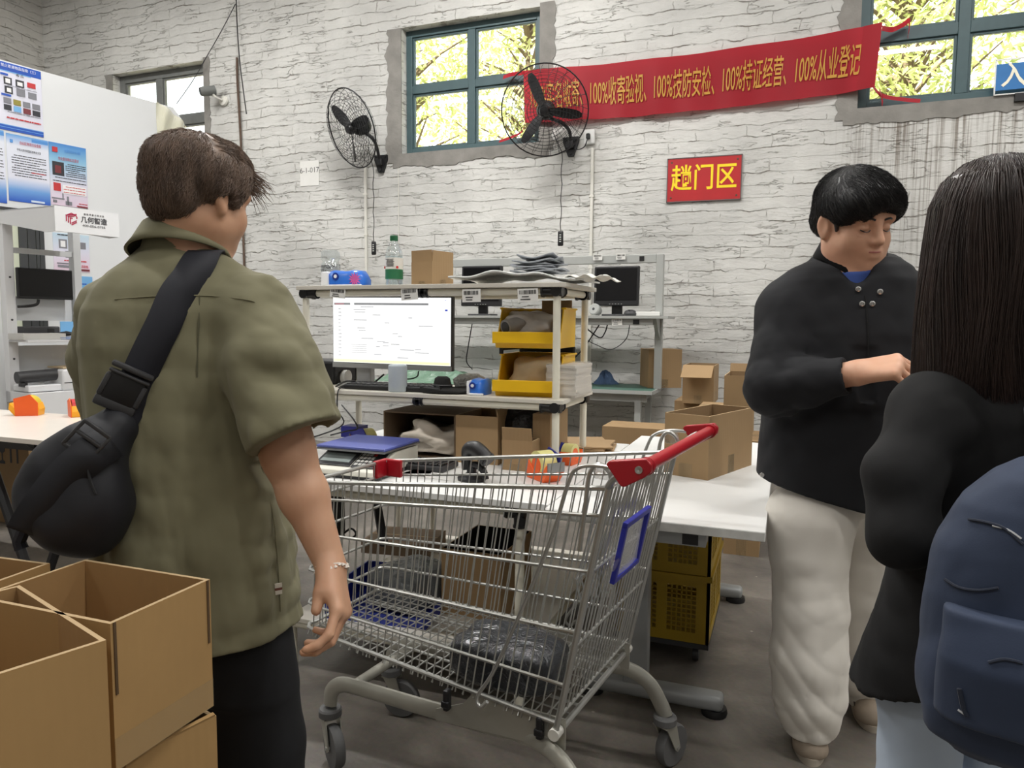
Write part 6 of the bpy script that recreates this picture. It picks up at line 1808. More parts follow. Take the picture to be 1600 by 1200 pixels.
# logo and lettering on the header
M_LOGO = mat('logo_crimson', (178, 44, 78), .5)
hc = kq(155, 349, pr)[0]; hz = kq(155, 347, pr)[2]; hh_ = zt - zb_
text('header_title', '几何智造', hh_ * .27, mat('print_charcoal', (74, 74, 78), .5), t, (kq(145, 346, pr)[0], -pr - .018, kq(145, 346, pr)[2]), extrude=.0004, bold=.001)
text('header_tagline', '智能测量分拣设备', hh_ * .085, M_INK, t, (kq(145, 338, pr)[0], -pr - .018, kq(145, 337, pr)[2]), extrude=.0004, space=1.5)
text('header_phone', '400-056-0755', hh_ * .13, M_INK, t, (kq(145, 354, pr)[0], -pr - .018, kq(145, 354.5, pr)[2]), extrude=.0004, sx=1.28)
lc = kq(110, 342, pr); s_ = hh_ * .235
b = MB()
def lbar(p, q, w):
    p = Vector(p); q = Vector(q); d = (q - p).normalized(); n_ = Vector((-d.y, d.x)) * w / 2
    b.prism([tuple(p - n_), tuple(q - n_), tuple(q + n_), tuple(p + n_)], .002, Matrix(((1, 0, 0), (0, 0, -1), (0, 1, 0))), (lc[0], -pr - .0165, lc[2]))
c6 = math.cos(R(30)); wq = s_ * .17
for r_, y0, y1 in ((1.0, .5, -.5), (.62, .30, -.72), (.26, .12, -.92)):
    lbar((-c6 * s_ * r_, y1 * s_), (-c6 * s_ * r_, y0 * s_), wq)
    lbar((-c6 * s_ * r_ - .004, y0 * s_), (c6 * s_ * (1 - (1 - r_) * 1.1), y0 * s_ + (c6 * s_ * (1 - (1 - r_) * 1.1) + c6 * s_ * r_) * .40 - (.36 * s_ if r_ == 1.0 else .2 * s_)), wq)
for y0 in (-.55, -.85): lbar((-.05 * s_, (y0 - .2) * s_), (c6 * s_ * .95, (y0 + .32) * s_), wq)
lbar((c6 * s_, .45 * s_), (c6 * s_, .08 * s_), wq); lbar((0, .95 * s_), (c6 * s_, .48 * s_), wq); lbar((0, .95 * s_), (-c6 * s_, .48 * s_), wq)
b.build('logo', M_LOGO, t)
# panels and shelves
zs1 = kq(75, 531, .30)[2]
kb(MB(), uL - .03, uR + .03, -.02, .34, zs1 - .018, zs1).build('tray_shelf', M_KW, t, bevel=.003)
zp0 = kq(70, 505)[2]; zp1 = kq(70, 468)[2]
kb(MB(), uL + .035, uR - .03, -.03, -.01, zp0 + .02, zp1 + .02).build('rear_panel', M_KG, t)
kb(MB(), uL + .035, uR - .03, -.03, -.012, .55, zs1 - .05).build('rear_panel', M_KG, t)
zs0 = kq(75, 612, .30)[2]
kb(MB(), uL - .035, uR + .25, -.04, .36, .25, zs0).build('base_cabinet', M_KW, t, bevel=.004)
b = MB()
for z_ in (zhead - .05, zhead - .5, 1.3, 1.0): b.lathe([(0, 0), (.008, 0), (.008, .004), (0, .004)], 10, (uL, -.04, z_), Matrix(((1, 0, 0), (0, 0, -1), (0, 1, 0))))
b.build('screws', M_DKGREY, t)
b = MB()
for py in (340, 372, 384): pass
KW = t
def klocal(u, f, z): return Vector((KP.x, KP.y, 0)) + E1 * u + E2 * f + UZ * z
# monitor on the kiosk
a = kq(28, 441, .10); c = kq(114, 446, .10); zt_ = kq(70, 420, .10)[2]; zb2 = kq(70, 467.5, .10)[2]
t = thing('monitor', 'black flat screen mounted on the kiosk frame', 'monitor', klocal((a[0] + c[0]) / 2, .10, zb2), RZP)
w_ = c[0] - a[0]
MB().rbox((0, .02, (zt_ - zb2) / 2), (w_, .04, zt_ - zb2), .006).build('case', M_BLACK, t)
MB().box((0, -.001, (zt_ - zb2) / 2 + .006), (w_ - .02, .003, zt_ - zb2 - .03)).build('screen', MATS['screen_off'], t)
MB().box((0, .07, (zt_ - zb2) / 2), (.12, .06, .10)).build('wall_bracket', M_BLACK, t)
cable('cable', [klocal(*(kq(60, 468, .09)[0:1] + (.09,) + (kq(60, 468, .09)[2],))), klocal(kq(58, 475, .09)[0], .09, kq(58, 475, .09)[2]), klocal(kq(48, 478, .09)[0], .08, kq(48, 478, .09)[2]), klocal(kq(28, 479, .06)[0], .05, kq(28, 479, .06)[2])], .012, 'thick black lead under the kiosk screen')
# sheets, mouse, folder on the kiosk tray
M_FOLD = mat('folder_blue_grey', (140, 156, 190), .45)
pu = kq(58, 521, .18)[0]
t = thing('paper_stack', 'stack of printed white sheets on the kiosk tray', 'paper stack', klocal(pu, .18, zs1), RZP)
b = MB()
for k in range(8): b.box((0, 0, .004 + .006 * k), (.30, .24, .0055), random.Random(k).uniform(-.02, .02))
b.build('sheets', M_PAPER, t)
b = MB()
for k in range(4): b.box((0, .06 - .028 * k, .0498), (.18 - .03 * (k % 2), .006, .001))
b.build('print', M_INK, t)
pu2 = kq(101, 521, .16)[0]
t = thing('folder', 'grey-blue folder under the computer mouse on the kiosk tray', 'folder', klocal(pu2, .17, zs1), RZP)
MB().rbox((0, 0, .012), (.20, .26, .022), .003).build('cover', M_FOLD, t); MB().box((0, 0, .0242), (.17, .22, .001)).build('sheet', M_PAPER, t)
blob('computer_mouse', 'black computer mouse on the grey-blue folder', 'mouse', klocal(pu2 - .01, .20, zs1 + .025), (.065, .11, .036), M_BLACK, 71, .02, rz=RZP + .6, sq=2.3)
cable('cable', [klocal(pu2 + .0, .14, zs1 + .045), klocal(pu2 + .04, .10, zs1 + .06), klocal(pu2 + .09, .12, zs1 + .05), klocal(pu2 + .12, .05, zs1 + .08)], .004, 'thin mouse lead on the kiosk tray')
t = thing('network_box', 'black network box in the gap behind the kiosk tray', 'network box', klocal(kq(55, 503)[0], -.02, zs1), RZP)
MB().rbox((0, 0, .05), (.34, .10, .10), .01).build('body', M_DKGREY, t); MB().box((.1, -.051, .06), (.05, .002, .04)).build('ports', M_BLACK, t)
t = thing('leaflet', 'light-blue leaflet standing at the right of the kiosk tray', 'leaflet', klocal(kq(108, 503)[0], .03, zs1), RZP)
MB().box((0, -.0, .07), (.17, .006, .14)).build('sheet', M_PLB, t)
# printer and roller on the cabinet
pa = kq(88, 600, .30)
t = thing('label_printer', 'white box-shaped label printer on the kiosk base beside the roller', 'printer', klocal(kq(125, 610, .2)[0] + .02, .20, zs0), RZP)
ph_ = kq(100, 577, .34)[2] - zs0
MB().rbox((0, 0, ph_ / 2 + .0), (.44, .30, ph_), .02, 3).build('body', M_KW, t, True)
MB().box((0, -.151, ph_ * .38), (.42, .002, .006)).build('seam', M_DKGREY, t); MB().box((.02, -.1515, ph_ * .2), (.30, .002, .005)).build('seam', M_DKGREY, t)
MB().box((0.02, .0, ph_ + .009), (.44, .24, .012)).build('paper_lid', mat('kraft_lid', (206, 184, 150), .7), t)
t = thing('scanner_bed', 'dark grey roller left of the white label printer on the kiosk base', 'roller', klocal(kq(60, 580, .2)[0], .20, zs0), RZP)
MB().rbox((.02, 0, .03), (.30, .24, .05), .008).build('base', M_KW, t)
MB().tube([(-.17, -.04, .115), (.20, -.04, .13)], .045, 18).build('roller', M_DKGREY, t, True)
for xx in (-.12, .12): MB().box((xx, -.02, .07), (.02, .10, .06)).build('bearing', M_BLACK, t)

# ---- white table in front of the kiosk
zt3 = .75
fl_, fr_ = onZ(-30, 681, zt3), onZ(75, 687, zt3)
ty0, ty1 = fl_.y * .5 + fr_.y * .5, onZ(30, 642, zt3).y
lx0_, lx1_ = -5.6, -2.35
t = thing('white_table', 'white table on black splayed legs at the left in front of the kiosk', 'table', ((lx0_ + lx1_) / 2, (ty0 + ty1) / 2, 0))
o = Vector(t.location)
MB().box2(Vector((lx0_, ty0, zt3 - .025)) - o, Vector((lx1_, ty1, zt3)) - o).build('table_top', mat('table_cream', (222, 214, 204), .3, var=.02), t, bevel=.003)
MB().box2(Vector((lx0_ + .1, ty0 + .06, zt3 - .07)) - o, Vector((lx1_ - .1, ty0 + .10, zt3 - .026)) - o).build('front_rail', M_DKGREY, t)
MB().box2(Vector((lx0_ + .1, ty1 - .10, zt3 - .07)) - o, Vector((lx1_ - .1, ty1 - .06, zt3 - .026)) - o).build('rear_rail', M_DKGREY, t)
M_LEGB = mat('leg_black', (30, 30, 32), .4)
yl = ty0 + .08
for (p0, p1) in (((-8, 740), (36, 868)), ((100, 820), (72, 905))):
    A = onY(p0[0], p0[1], yl); B = onY(p1[0], p1[1], yl)
    d = (B - A) / (B.z - A.z)
    top = A + d * (zt3 - .026 - A.z); bot = A + d * (0.0 - A.z)
    MB().tube([top - o, bot - o], .024, 8).build('leg', M_LEGB, t, True)
for xx in (lx1_ - .2, lx0_ + .2):
    MB().tube([Vector((xx, ty1 - .08, zt3 - .026)) - o, Vector((xx + .1, ty1 - .04, 0)) - o], .024, 8).build('leg', M_LEGB, t, True)
MB().tube([onY(50, 690, yl) - o, onY(55, 694, yl) - o, onY(62, 694, yl) - o], .03, 8).build('joint_knob', M_LEGB, t, True)
p = onZ(33, 650, zt3)
dispenser('tape_dispenser', 'orange and yellow tape dispenser with a yellow roll, left one on the left table', (p.x, p.y + .05, zt3), R(-150), mat('dispenser_yellow', (240, 166, 24), .4), M_ORN, mat('tape_yellow', (214, 186, 30), .3), 1.25)
p = onZ(108, 652, zt3)
dispenser('tape_dispenser', 'orange tape dispenser with a red core lying on the left table beside the bag', (p.x, p.y + .05, zt3), R(150), MATS['dispenser_yellow'], M_ORN, mat('tape_red', (190, 34, 40), .3), 1.1)
p = onZ(140, 650, zt3)
tag(MB().lathe([(.026, 0), (.05, 0), (.05, .05), (.026, .05)], 26, p + Vector((.03, .06, 0))).build('tape_roll', mat('tape_yellow_bright', (240, 216, 40), .3), None, True), 'bright yellow tape roll lying at the right end of the left table', 'tape roll')
# fragile carton under the table
z_ = onY(20, 735, ty1 + .1).z
A, B = onY(-40, 735, ty1 + .1), onY(46, 735, ty1 + .1)
hz_ = onY(20, 684, ty1 + .1).z
t = carton('cardboard_box', 'closed carton with fragile symbols beneath the left white table', ((A.x + B.x) / 2, ty1 + .30, 0), (B.x - A.x, .40, hz_), 0, False, (), False)
b = MB(); c_ = onY(12, 709, ty1 + .1) - t.location; c_.y = -.2012
s_ = .07
b.prism([(-s_ * .5, s_), (s_ * .5, s_), (s_ * .35, .2 * s_), (s_ * .06, 0), (s_ * .06, -s_ * .6), (s_ * .35, -s_ * .75), (s_ * .35, -s_ * .95), (-s_ * .35, -s_ * .95), (-s_ * .35, -s_ * .75), (-s_ * .06, -s_ * .6), (-s_ * .06, 0), (-s_ * .35, .2 * s_)], .0012, Matrix(((1, 0, 0), (0, 0, -1), (0, 1, 0))), c_ + Vector((-.05, 0, 0)))
for k in (0.03, .09):
    b.prism([(-.008, -s_ * .8), (.008, -s_ * .8), (.008, .5 * s_), (.03, .5 * s_), (0, s_), (-.03, .5 * s_), (-.008, .5 * s_)], .0012, Matrix(((1, 0, 0), (0, 0, -1), (0, 1, 0))), c_ + Vector((k, 0, 0)))
b.build('fragile_symbols', M_PDK, t)
A2, B2 = onY(47, 735, ty1 + .22), onY(100, 735, ty1 + .22)
carton('cardboard_box', 'plain closed carton right of the fragile one beneath the left table', ((A2.x + B2.x) / 2, ty1 + .42, 0), (B2.x - A2.x - .02, .36, hz_ - .03), 0, False, (), False)

# ---- cartons in the left foreground
ZR = .90
M_CARDW = card_material('cardboard_warm', (168, 134, 86))
M_CARDWI = card_material('cardboard_warm_inside', (160, 126, 82))
M_CARDW2 = M_CARDW
def fore(label, Rb, Rf, wdt, h, zr, flaps=(), open_top=True, tape=False):
    """Rb, Rf: the right-hand rear and front rim corners; the box runs wdt to the left"""
    d = (Rf - Rb); dl = d.length; d.normalize(); wdir = Vector((d.y, -d.x, 0))
    if wdir.x > 0: wdir = -wdir
    c = (Rb + Rf) / 2 + wdir * (wdt / 2)
    return carton('cardboard_box', label, (c.x, c.y, zr - h), (wdt, dl, h), math.atan2(-wdir.y, -wdir.x), open_top, flaps, tape, 'foreground cartons' if False else None, m=M_CARDW, mi=M_CARDWI, thick=.006)
hA = .205
fa = fore('large open carton in the left foreground, right one of the three open tops', onZ(328, 905, ZR), onZ(172, 975, ZR), .262, hA, ZR, (), True, False)
fd_ = (onZ(172, 975, ZR) - onZ(328, 905, ZR)).length
MB().box2((.131, -fd_ / 2, .0), (.1322, fd_ / 2, .045)).build('clear_tape', tape_film('clear_tape_glossy', (200, 186, 150), .18), fa)
for sy_ in (-1, 1): MB().box2((.1312, sy_ * (fd_ / 2 - .006) - .002, hA - .10), (.1325, sy_ * (fd_ / 2 - .006) + .002, hA)).build('flap_slit', mat('slit_dark', (86, 66, 44), .9), fa)
zD = ZR - hA - .012
fd = fore('open-topped carton directly beneath the right foreground carton', onZ(338, 1118, zD), onZ(196, 1190, zD), .27, .22, zD, (('R', 20, .004),), True)
def support(label, ref, z1, shrink=.0):
    w = ref
    return w
zz = zD - .22
cA = Vector(fa.location)
carton('cardboard_box', 'closed carton at the foot of the right foreground stack', (fd.location.x, fd.location.y, 0), (.30, .24, zz - .235), 0, False, (), False, m=M_CARDW)
carton('cardboard_box', 'closed carton second from the floor in the right foreground stack', (fd.location.x, fd.location.y, zz - .235), (.29, .23, .235), 0, False, (), False, m=M_CARDW)
ZB = .90
fb = fore('open carton nearest the camera in the left foreground', onZ(166, 1000, ZB), onZ(-110, 1088, ZB), .30, .26, ZB, (), True)
fc = fore('open carton at the far left, mostly out of the frame behind the front carton', onZ(78, 880, ZR), onZ(-30, 918, ZR), .26, .20, ZR, (), True)
for k, (ref, label) in enumerate(((fb, 'closed carton under the foreground carton nearest the camera'), (fc, 'closed carton under the far left foreground carton'))):
    carton('cardboard_box', label, (ref.location.x, ref.location.y, 0), (.15, .11, ref.location.z), ref.rotation_euler.z, False, (), False, m=M_CARDW)

# ================================================================== PEOPLE
# implicit-surface modelling: smooth unions of tapered capsules and ellipsoids, meshed with surface nets
def A3(v): return np.array(v, dtype=np.float32)
def P_cone(a, b, ra, rb, k=.02, op='add'):
    a = A3(a); b = A3(b); m = max(ra, rb) + .02
    def fn(P):
        ab = b - a; t = np.clip(((P - a) @ ab) / max(1e-9, float(ab @ ab)), 0, 1)
        return np.linalg.norm(P - a - t[..., None] * ab, axis=-1) - (ra + (rb - ra) * t)
    return (fn, np.minimum(a, b) - m, np.maximum(a, b) + m, op, k)
def P_ell(c, r, k=.02, op='add', M=None):
    c = A3(c); r = A3(r); Mx = None if M is None else np.array(M, dtype=np.float32)
    m = (float(max(r)) if Mx is not None else r) + .012
    def fn(P):
        q = P - c
        if Mx is not None: q = q @ Mx
        k0 = np.linalg.norm(q / r, axis=-1); k1 = np.linalg.norm(q / (r * r), axis=-1)
        return k0 * (k0 - 1) / np.maximum(k1, 1e-6)
    return (fn, c - m, c + m, op, k)
def P_col(rows, o, M, k=.03, n=2.3, op='add'):
    """upright body column: rows of (z, cx, cy, rx, ry) in the frame (o, M)"""
    rows = sorted(rows); z = np.array([q[0] for q in rows], dtype=np.float32); tab = [np.array([q[i] for q in rows], dtype=np.float32) for i in range(1, 5)]
    o = A3(o); Mx = np.array(M, dtype=np.float32)
    R_ = max(max(tab[2]), max(tab[3])) + max(np.abs(tab[0]).max(), np.abs(tab[1]).max()) + .04
    p0 = o + Mx @ A3((0, 0, z[0])); p1 = o + Mx @ A3((0, 0, z[-1]))
    def fn(P):
        q = (P - o) @ Mx
        zz = np.clip(q[..., 2], z[0], z[-1])
        cx, cy, rx, ry = [np.interp(zz, z, t_) for t_ in tab]
        u = np.abs((q[..., 0] - cx) / rx); v = np.abs((q[..., 1] - cy) / ry)
        d = ((u ** n + v ** n) ** (1 / n) - 1) * np.minimum(rx, ry)
        return np.maximum(d, np.maximum(z[0] - q[..., 2], q[..., 2] - z[-1])).astype(np.float32)
    return (fn, np.minimum(p0, p1) - R_, np.maximum(p0, p1) + R_, op, k)
def P_half(p, n, op='sub', k=.001, lo=None, hi=None):
    p = A3(p); n = A3(n); n = n / np.linalg.norm(n)
    return (lambda P: -((P - p) @ n), A3(lo) if lo is not None else None, A3(hi) if hi is not None else None, op, k)
def xform(prims, o, M):
    """move local primitives into the frame (o, M)"""
    o = A3(o); Mx = np.array(M, dtype=np.float32); out = []
    for fn, lo, hi, op, k in prims:
        cs = np.array([[(lo, hi)[i][0], (lo, hi)[j][1], (lo, hi)[l][2]] for i in (0, 1) for j in (0, 1) for l in (0, 1)], dtype=np.float32) @ Mx.T + o
        out.append(((lambda P, fn=fn: fn((P - o) @ Mx)), cs.min(0), cs.max(0), op, k))
    return out
def smin(a, b, k):
    h = np.maximum(k - np.abs(a - b), 0) / k
    return np.minimum(a, b) - h * h * k * .25
def field(prims, h, disp=None, band=.03, shell=None, post=()):
    adds = [p for p in prims if p[3] == 'add']
    lo = np.min([p[1] for p in adds], 0) - 3 * h; hi = np.max([p[2] for p in adds], 0) + 3 * h
    n = np.ceil((hi - lo) / h).astype(int) + 1
    F = np.full(n, .5, dtype=np.float32)
    ax = [lo[i] + h * np.arange(n[i], dtype=np.float32) for i in range(3)]
    def sub(l, u):
        i0 = np.clip(np.floor((l - lo) / h).astype(int), 0, n - 1); i1 = np.clip(np.ceil((u - lo) / h).astype(int) + 1, 1, n)
        sl = tuple(slice(a, b) for a, b in zip(i0, i1))
        if any(s.stop <= s.start for s in sl): return None, None
        P = np.stack(np.meshgrid(*[ax[i][sl[i]] for i in range(3)], indexing='ij'), -1)
        return sl, P
    def apply(pr):
        fn, l, u, op, k = pr
        if l is None: l, u = lo, hi
        mg = 0 if op != 'add' else k + 2 * h
        sl, P = sub(l - mg, u + mg)
        if sl is None: return
        d = fn(P).astype(np.float32)
        if op == 'add': F[sl] = smin(F[sl], d, max(k, 1e-5))
        elif op == 'sub': F[sl] = -smin(-F[sl], d, max(k, 1e-5))
    for pr in prims: apply(pr)
    if disp is not None:
        ii = np.where(np.abs(F) < band)
        P = np.stack([ax[i][ii[i]] for i in range(3)], -1)
        F[ii] += disp(P).astype(np.float32)
    if shell: F = np.maximum(F, -(F + shell))
    for pr in post:
        apply(pr)
    return F, lo, h
def surface_nets(F, lo, h):
    S = F < 0
    nx, ny, nz = F.shape
    c = [S[i:nx - 1 + i, j:ny - 1 + j, k:nz - 1 + k] for i in (0, 1) for j in (0, 1) for k in (0, 1)]
    allin = c[0].copy(); anyin = c[0].copy()
    for q in c[1:]: allin &= q; anyin |= q
    act = anyin & ~allin
    idx = np.argwhere(act)
    vid = np.full(act.shape, -1, dtype=np.int32); vid[act] = np.arange(len(idx))
    acc = np.zeros((len(idx), 3), dtype=np.float32); cnt = np.zeros(len(idx), dtype=np.float32)
    corners = [(i, j, k) for i in (0, 1) for j in (0, 1) for k in (0, 1)]
    for a in corners:
        for d in range(3):
            if a[d]: continue
            b = list(a); b[d] = 1
            fa = F[idx[:, 0] + a[0], idx[:, 1] + a[1], idx[:, 2] + a[2]]; fb = F[idx[:, 0] + b[0], idx[:, 1] + b[1], idx[:, 2] + b[2]]
            m = (fa < 0) != (fb < 0)
            t = np.where(m, fa / np.where(m, fa - fb, 1), 0)
            p = np.tile(np.array(a, dtype=np.float32), (len(idx), 1)); p[:, d] += t
            acc += p * m[:, None]; cnt += m
    V_ = lo + h * (idx + acc / np.maximum(cnt, 1)[:, None])
    fs = []
    for d in range(3):
        e, f = (d + 1) % 3, (d + 2) % 3
        sl0 = [slice(None)] * 3; sl1 = [slice(None)] * 3
        sl0[d] = slice(0, -1); sl1[d] = slice(1, None)
        for q in (e, f):
            sl0[q] = slice(1, -1); sl1[q] = slice(1, -1)
        a = S[tuple(sl0)]; b = S[tuple(sl1)]
        g = np.argwhere(a != b)
        if not len(g): continue
        inside = a[tuple(g.T)]
        g[:, e] += 1; g[:, f] += 1
        def cell(de, df):
            q = g.copy(); q[:, e] -= de; q[:, f] -= df
            return vid[q[:, 0], q[:, 1], q[:, 2]]
        q = np.stack([cell(1, 1), cell(0, 1), cell(0, 0), cell(1, 0)], 1)
        q[~inside] = q[~inside][:, ::-1]
        fs.append(q)
    return V_, np.concatenate(fs)
def relax(V_, Q, it=1, w=.5):
    n = len(V_)
    for _ in range(it):
        acc = np.zeros_like(V_); c = np.zeros(n, dtype=np.float32)
        for i in range(4):
            for j in (1, 3):
                np.add.at(acc, Q[:, i], V_[Q[:, (i + j) % 4]]); np.add.at(c, Q[:, i], 1)
        V_ = V_ * (1 - w) + w * acc / np.maximum(c, 1)[:, None]
    return V_
def sdf_mesh(name, prims, h, m, parent=None, disp=None, shell=None, post=(), smooth_it=1, origin=(0, 0, 0), band=.03):
    F, lo, hh = field(prims, h, disp, band, shell, post)
    V_, Q = surface_nets(F, lo, hh)
    if smooth_it: V_ = relax(V_, Q, smooth_it)
    V_ = V_ - np.array(origin, dtype=np.float32)
    me = bpy.data.meshes.new(name)
    me.vertices.add(len(V_)); me.vertices.foreach_set('co', V_.astype(np.float32).ravel())
    me.loops.add(len(Q) * 4); me.loops.foreach_set('vertex_index', Q.astype(np.int32).ravel())
    me.polygons.add(len(Q)); me.polygons.foreach_set('loop_start', np.arange(0, len(Q) * 4, 4, dtype=np.int32)); me.polygons.foreach_set('loop_total', np.full(len(Q), 4, dtype=np.int32))
    me.polygons.foreach_set('use_smooth', np.ones(len(Q), dtype=bool))
    me.update(calc_edges=True); me.validate()
    me.materials.append(m)
    o = bpy.data.objects.new(name, me); COL.objects.link(o)
    if parent is not None: o.parent = parent
    return o
def waves(seed, n, kmin, kmax, bias=(1, 1, 1), sharp=0):
    """sum of random sine folds; bias stretches the wave vectors per axis"""
    r = np.random.RandomState(seed); K = r.randn(n, 3) * np.array(bias); K /= np.linalg.norm(K, axis=1)[:, None] + 1e-9
    K *= r.uniform(kmin, kmax, n)[:, None]; ph = r.uniform(0, 6.28, n); am = r.uniform(.5, 1, n)
    W = r.randn(3, 3) * 5
    def f(P):
        Pw = P + .02 * np.sin(P @ W)
        s = np.sin(Pw @ K.T + ph)
        if sharp: s = 1 - np.abs(s) ** sharp * 2
        return (s @ am) / n
    return f

# ---- materials for people
def skin_mat(name, c, c2):
    m, nt, b = new_mat(name)
    tc = N(nt, 'ShaderNodeTexCoord'); n1 = N(nt, 'ShaderNodeTexNoise', Scale=14.0, Detail=4.0); nt.links.new(tc.outputs['Object'], n1.inputs['Vector'])
    r1 = N(nt, 'ShaderNodeValToRGB'); nt.links.new(n1.outputs['Fac'], r1.inputs[0])
    r1.color_ramp.elements[0].position = .3; r1.color_ramp.elements[0].color = rgb(*c2); r1.color_ramp.elements[1].position = .65; r1.color_ramp.elements[1].color = rgb(*c)
    nt.links.new(r1.outputs[0], b.inputs['Base Color']); b.inputs['Roughness'].default_value = .5
    b.inputs['Subsurface Weight'].default_value = .12; b.inputs['Subsurface Radius'].default_value = (.012, .005, .003)
    return m
M_SKIN1 = skin_mat('skin_light', (206, 160, 130), (194, 146, 116))
M_SKIN2 = skin_mat('skin_warm', (212, 164, 136), (202, 150, 122))
def cloth_mat(name, c, var=.08, weave=900, rough=.85, stre=.12, sheen=.15):
    m, nt, b = new_mat(name)
    tc = N(nt, 'ShaderNodeTexCoord'); n1 = N(nt, 'ShaderNodeTexNoise', Scale=6.0, Detail=5.0); nt.links.new(tc.outputs['Object'], n1.inputs['Vector'])
    r1 = N(nt, 'ShaderNodeValToRGB'); nt.links.new(n1.outputs['Fac'], r1.inputs[0]); cc = rgb(*c)
    r1.color_ramp.elements[0].position = .3; r1.color_ramp.elements[0].color = tuple(v * (1 - var) for v in cc[:3]) + (1,)
    r1.color_ramp.elements[1].position = .7; r1.color_ramp.elements[1].color = tuple(min(1, v * (1 + var)) for v in cc[:3]) + (1,)
    nt.links.new(r1.outputs[0], b.inputs['Base Color']); b.inputs['Roughness'].default_value = rough
    b.inputs['Sheen Weight'].default_value = sheen
    n2 = N(nt, 'ShaderNodeTexNoise', Scale=float(weave), Detail=2.0); nt.links.new(tc.outputs['Object'], n2.inputs['Vector'])
    bp = N(nt, 'ShaderNodeBump', Strength=stre, Distance=.001); nt.links.new(n2.outputs['Fac'], bp.inputs['Height']); nt.links.new(bp.outputs[0], b.inputs['Normal'])
    return m
M_OLIVE = cloth_mat('shirt_olive', (122, 118, 92), .05, sheen=.05)
M_OLIVED = cloth_mat('shirt_olive_seam', (84, 82, 60), .05)
M_TROUB = cloth_mat('trousers_black', (12, 13, 17), .1, sheen=.0)
M_BAGB = cloth_mat('bag_nylon_black', (26, 27, 33), .08, 700, .6, sheen=.0)
M_STRAP = cloth_mat('strap_webbing', (28, 29, 38), .05, 1200, .7, .3, .0)
M_JACK = cloth_mat('jacket_black', (16, 17, 22), .08, sheen=.0)
M_BLUET = cloth_mat('tshirt_blue', (58, 84, 156), .05)
M_WHITEP = cloth_mat('trousers_white', (226, 221, 212), .03)
M_COAT = cloth_mat('coat_black', (11, 11, 13), .1, sheen=.0)
M_JEANS = cloth_mat('jeans_pale', (176, 190, 208), .08, 500)
M_PACK = cloth_mat('backpack_navy', (44, 56, 80), .08, 500, .75, sheen=.05)
M_HAIRBR = mat('hair_brown', (112, 92, 78), .5, var=.35, vscale=60, stretch=(1, 1, .25))
M_HAIRBL = mat('hair_black', (20, 18, 19), .38, var=.3, vscale=60, stretch=(1, 1, .3))
M_HAIRWO = mat('hair_dark_brown', (50, 38, 34), .36, var=.45, vscale=40, stretch=(1, 1, .08))
M_LIP = mat('lips', (178, 108, 100), .45)
M_SHOE = mat('shoe_taupe', (150, 136, 120), .7, var=.08, vscale=20)
M_SOLE = mat('shoe_sole', (176, 166, 152), .6)

def frame_f(fwd, up=(0, 0, 1)):
    """columns: right, forward, up"""
    f = Vector(fwd).normalized(); r = f.cross(Vector(up)).normalized(); u = r.cross(f)
    return Matrix((r, f, u)).transposed()
def head_prims(face=1.0):
    L_ = []
    L_ += [P_ell((0, -.014, .036), (.077, .097, .086), .02), P_ell((0, .024, -.028), (.066, .068, .088), .03), P_ell((0, .036, -.072), (.052 * face, .052, .044), .03), P_ell((0, .072, -.098), (.022, .018, .017), .022)]
    for s in (-1, 1):
        L_ += [P_ell((s * .040, .058, -.040), (.026 * face, .024, .030), .025), P_ell((s * .050 * face, .010, -.070), (.016, .03, .026), .025)]
    L_ += [P_cone((-.046, .074, .020), (.046, .074, .020), .015, .015, .02)]
    for s in (-1, 1):
        L_ += [P_ell((s * .033, .098, -.003), (.021, .017, .014), .014, 'sub')]
    for s in (-1, 1):
        L_ += [P_ell((s * .032, .077, -.004), (.0165, .0125, .0115), .004)]
    L_ += [P_cone((0, .088, .008), (0, .108, -.034), .0085, .0125, .014)]
    for s in (-1, 1): L_ += [P_ell((s * .0125, .098, -.037), (.0085, .011, .0085), .008), P_ell((s * .007, .104, -.046), (.004, .005, .003), .003, 'sub')]
    L_ += [P_ell((0, .088, -.066), (.025, .012, .015), .012), P_ell((0, .0975, -.0625), (.020, .007, .0048), .005), P_ell((0, .0955, -.0735), (.017, .0075, .0055), .005), P_ell((0, .106, -.068), (.021, .010, .0014), .002, 'sub')]
    for s in (-1, 1):
        Mx = Matrix.Rotation(R(s * 18), 3, 'Z') @ Matrix.Rotation(R(12), 3, 'X')
        L_ += [P_ell((s * .080, -.010, -.014), (.009, .019, .032), .008, 'add', Mx), P_ell((s * .088, -.004, -.010), (.006, .010, .019), .004, 'sub', Mx), P_ell((s * .079, -.004, -.040), (.006, .009, .010), .006)]
    return L_
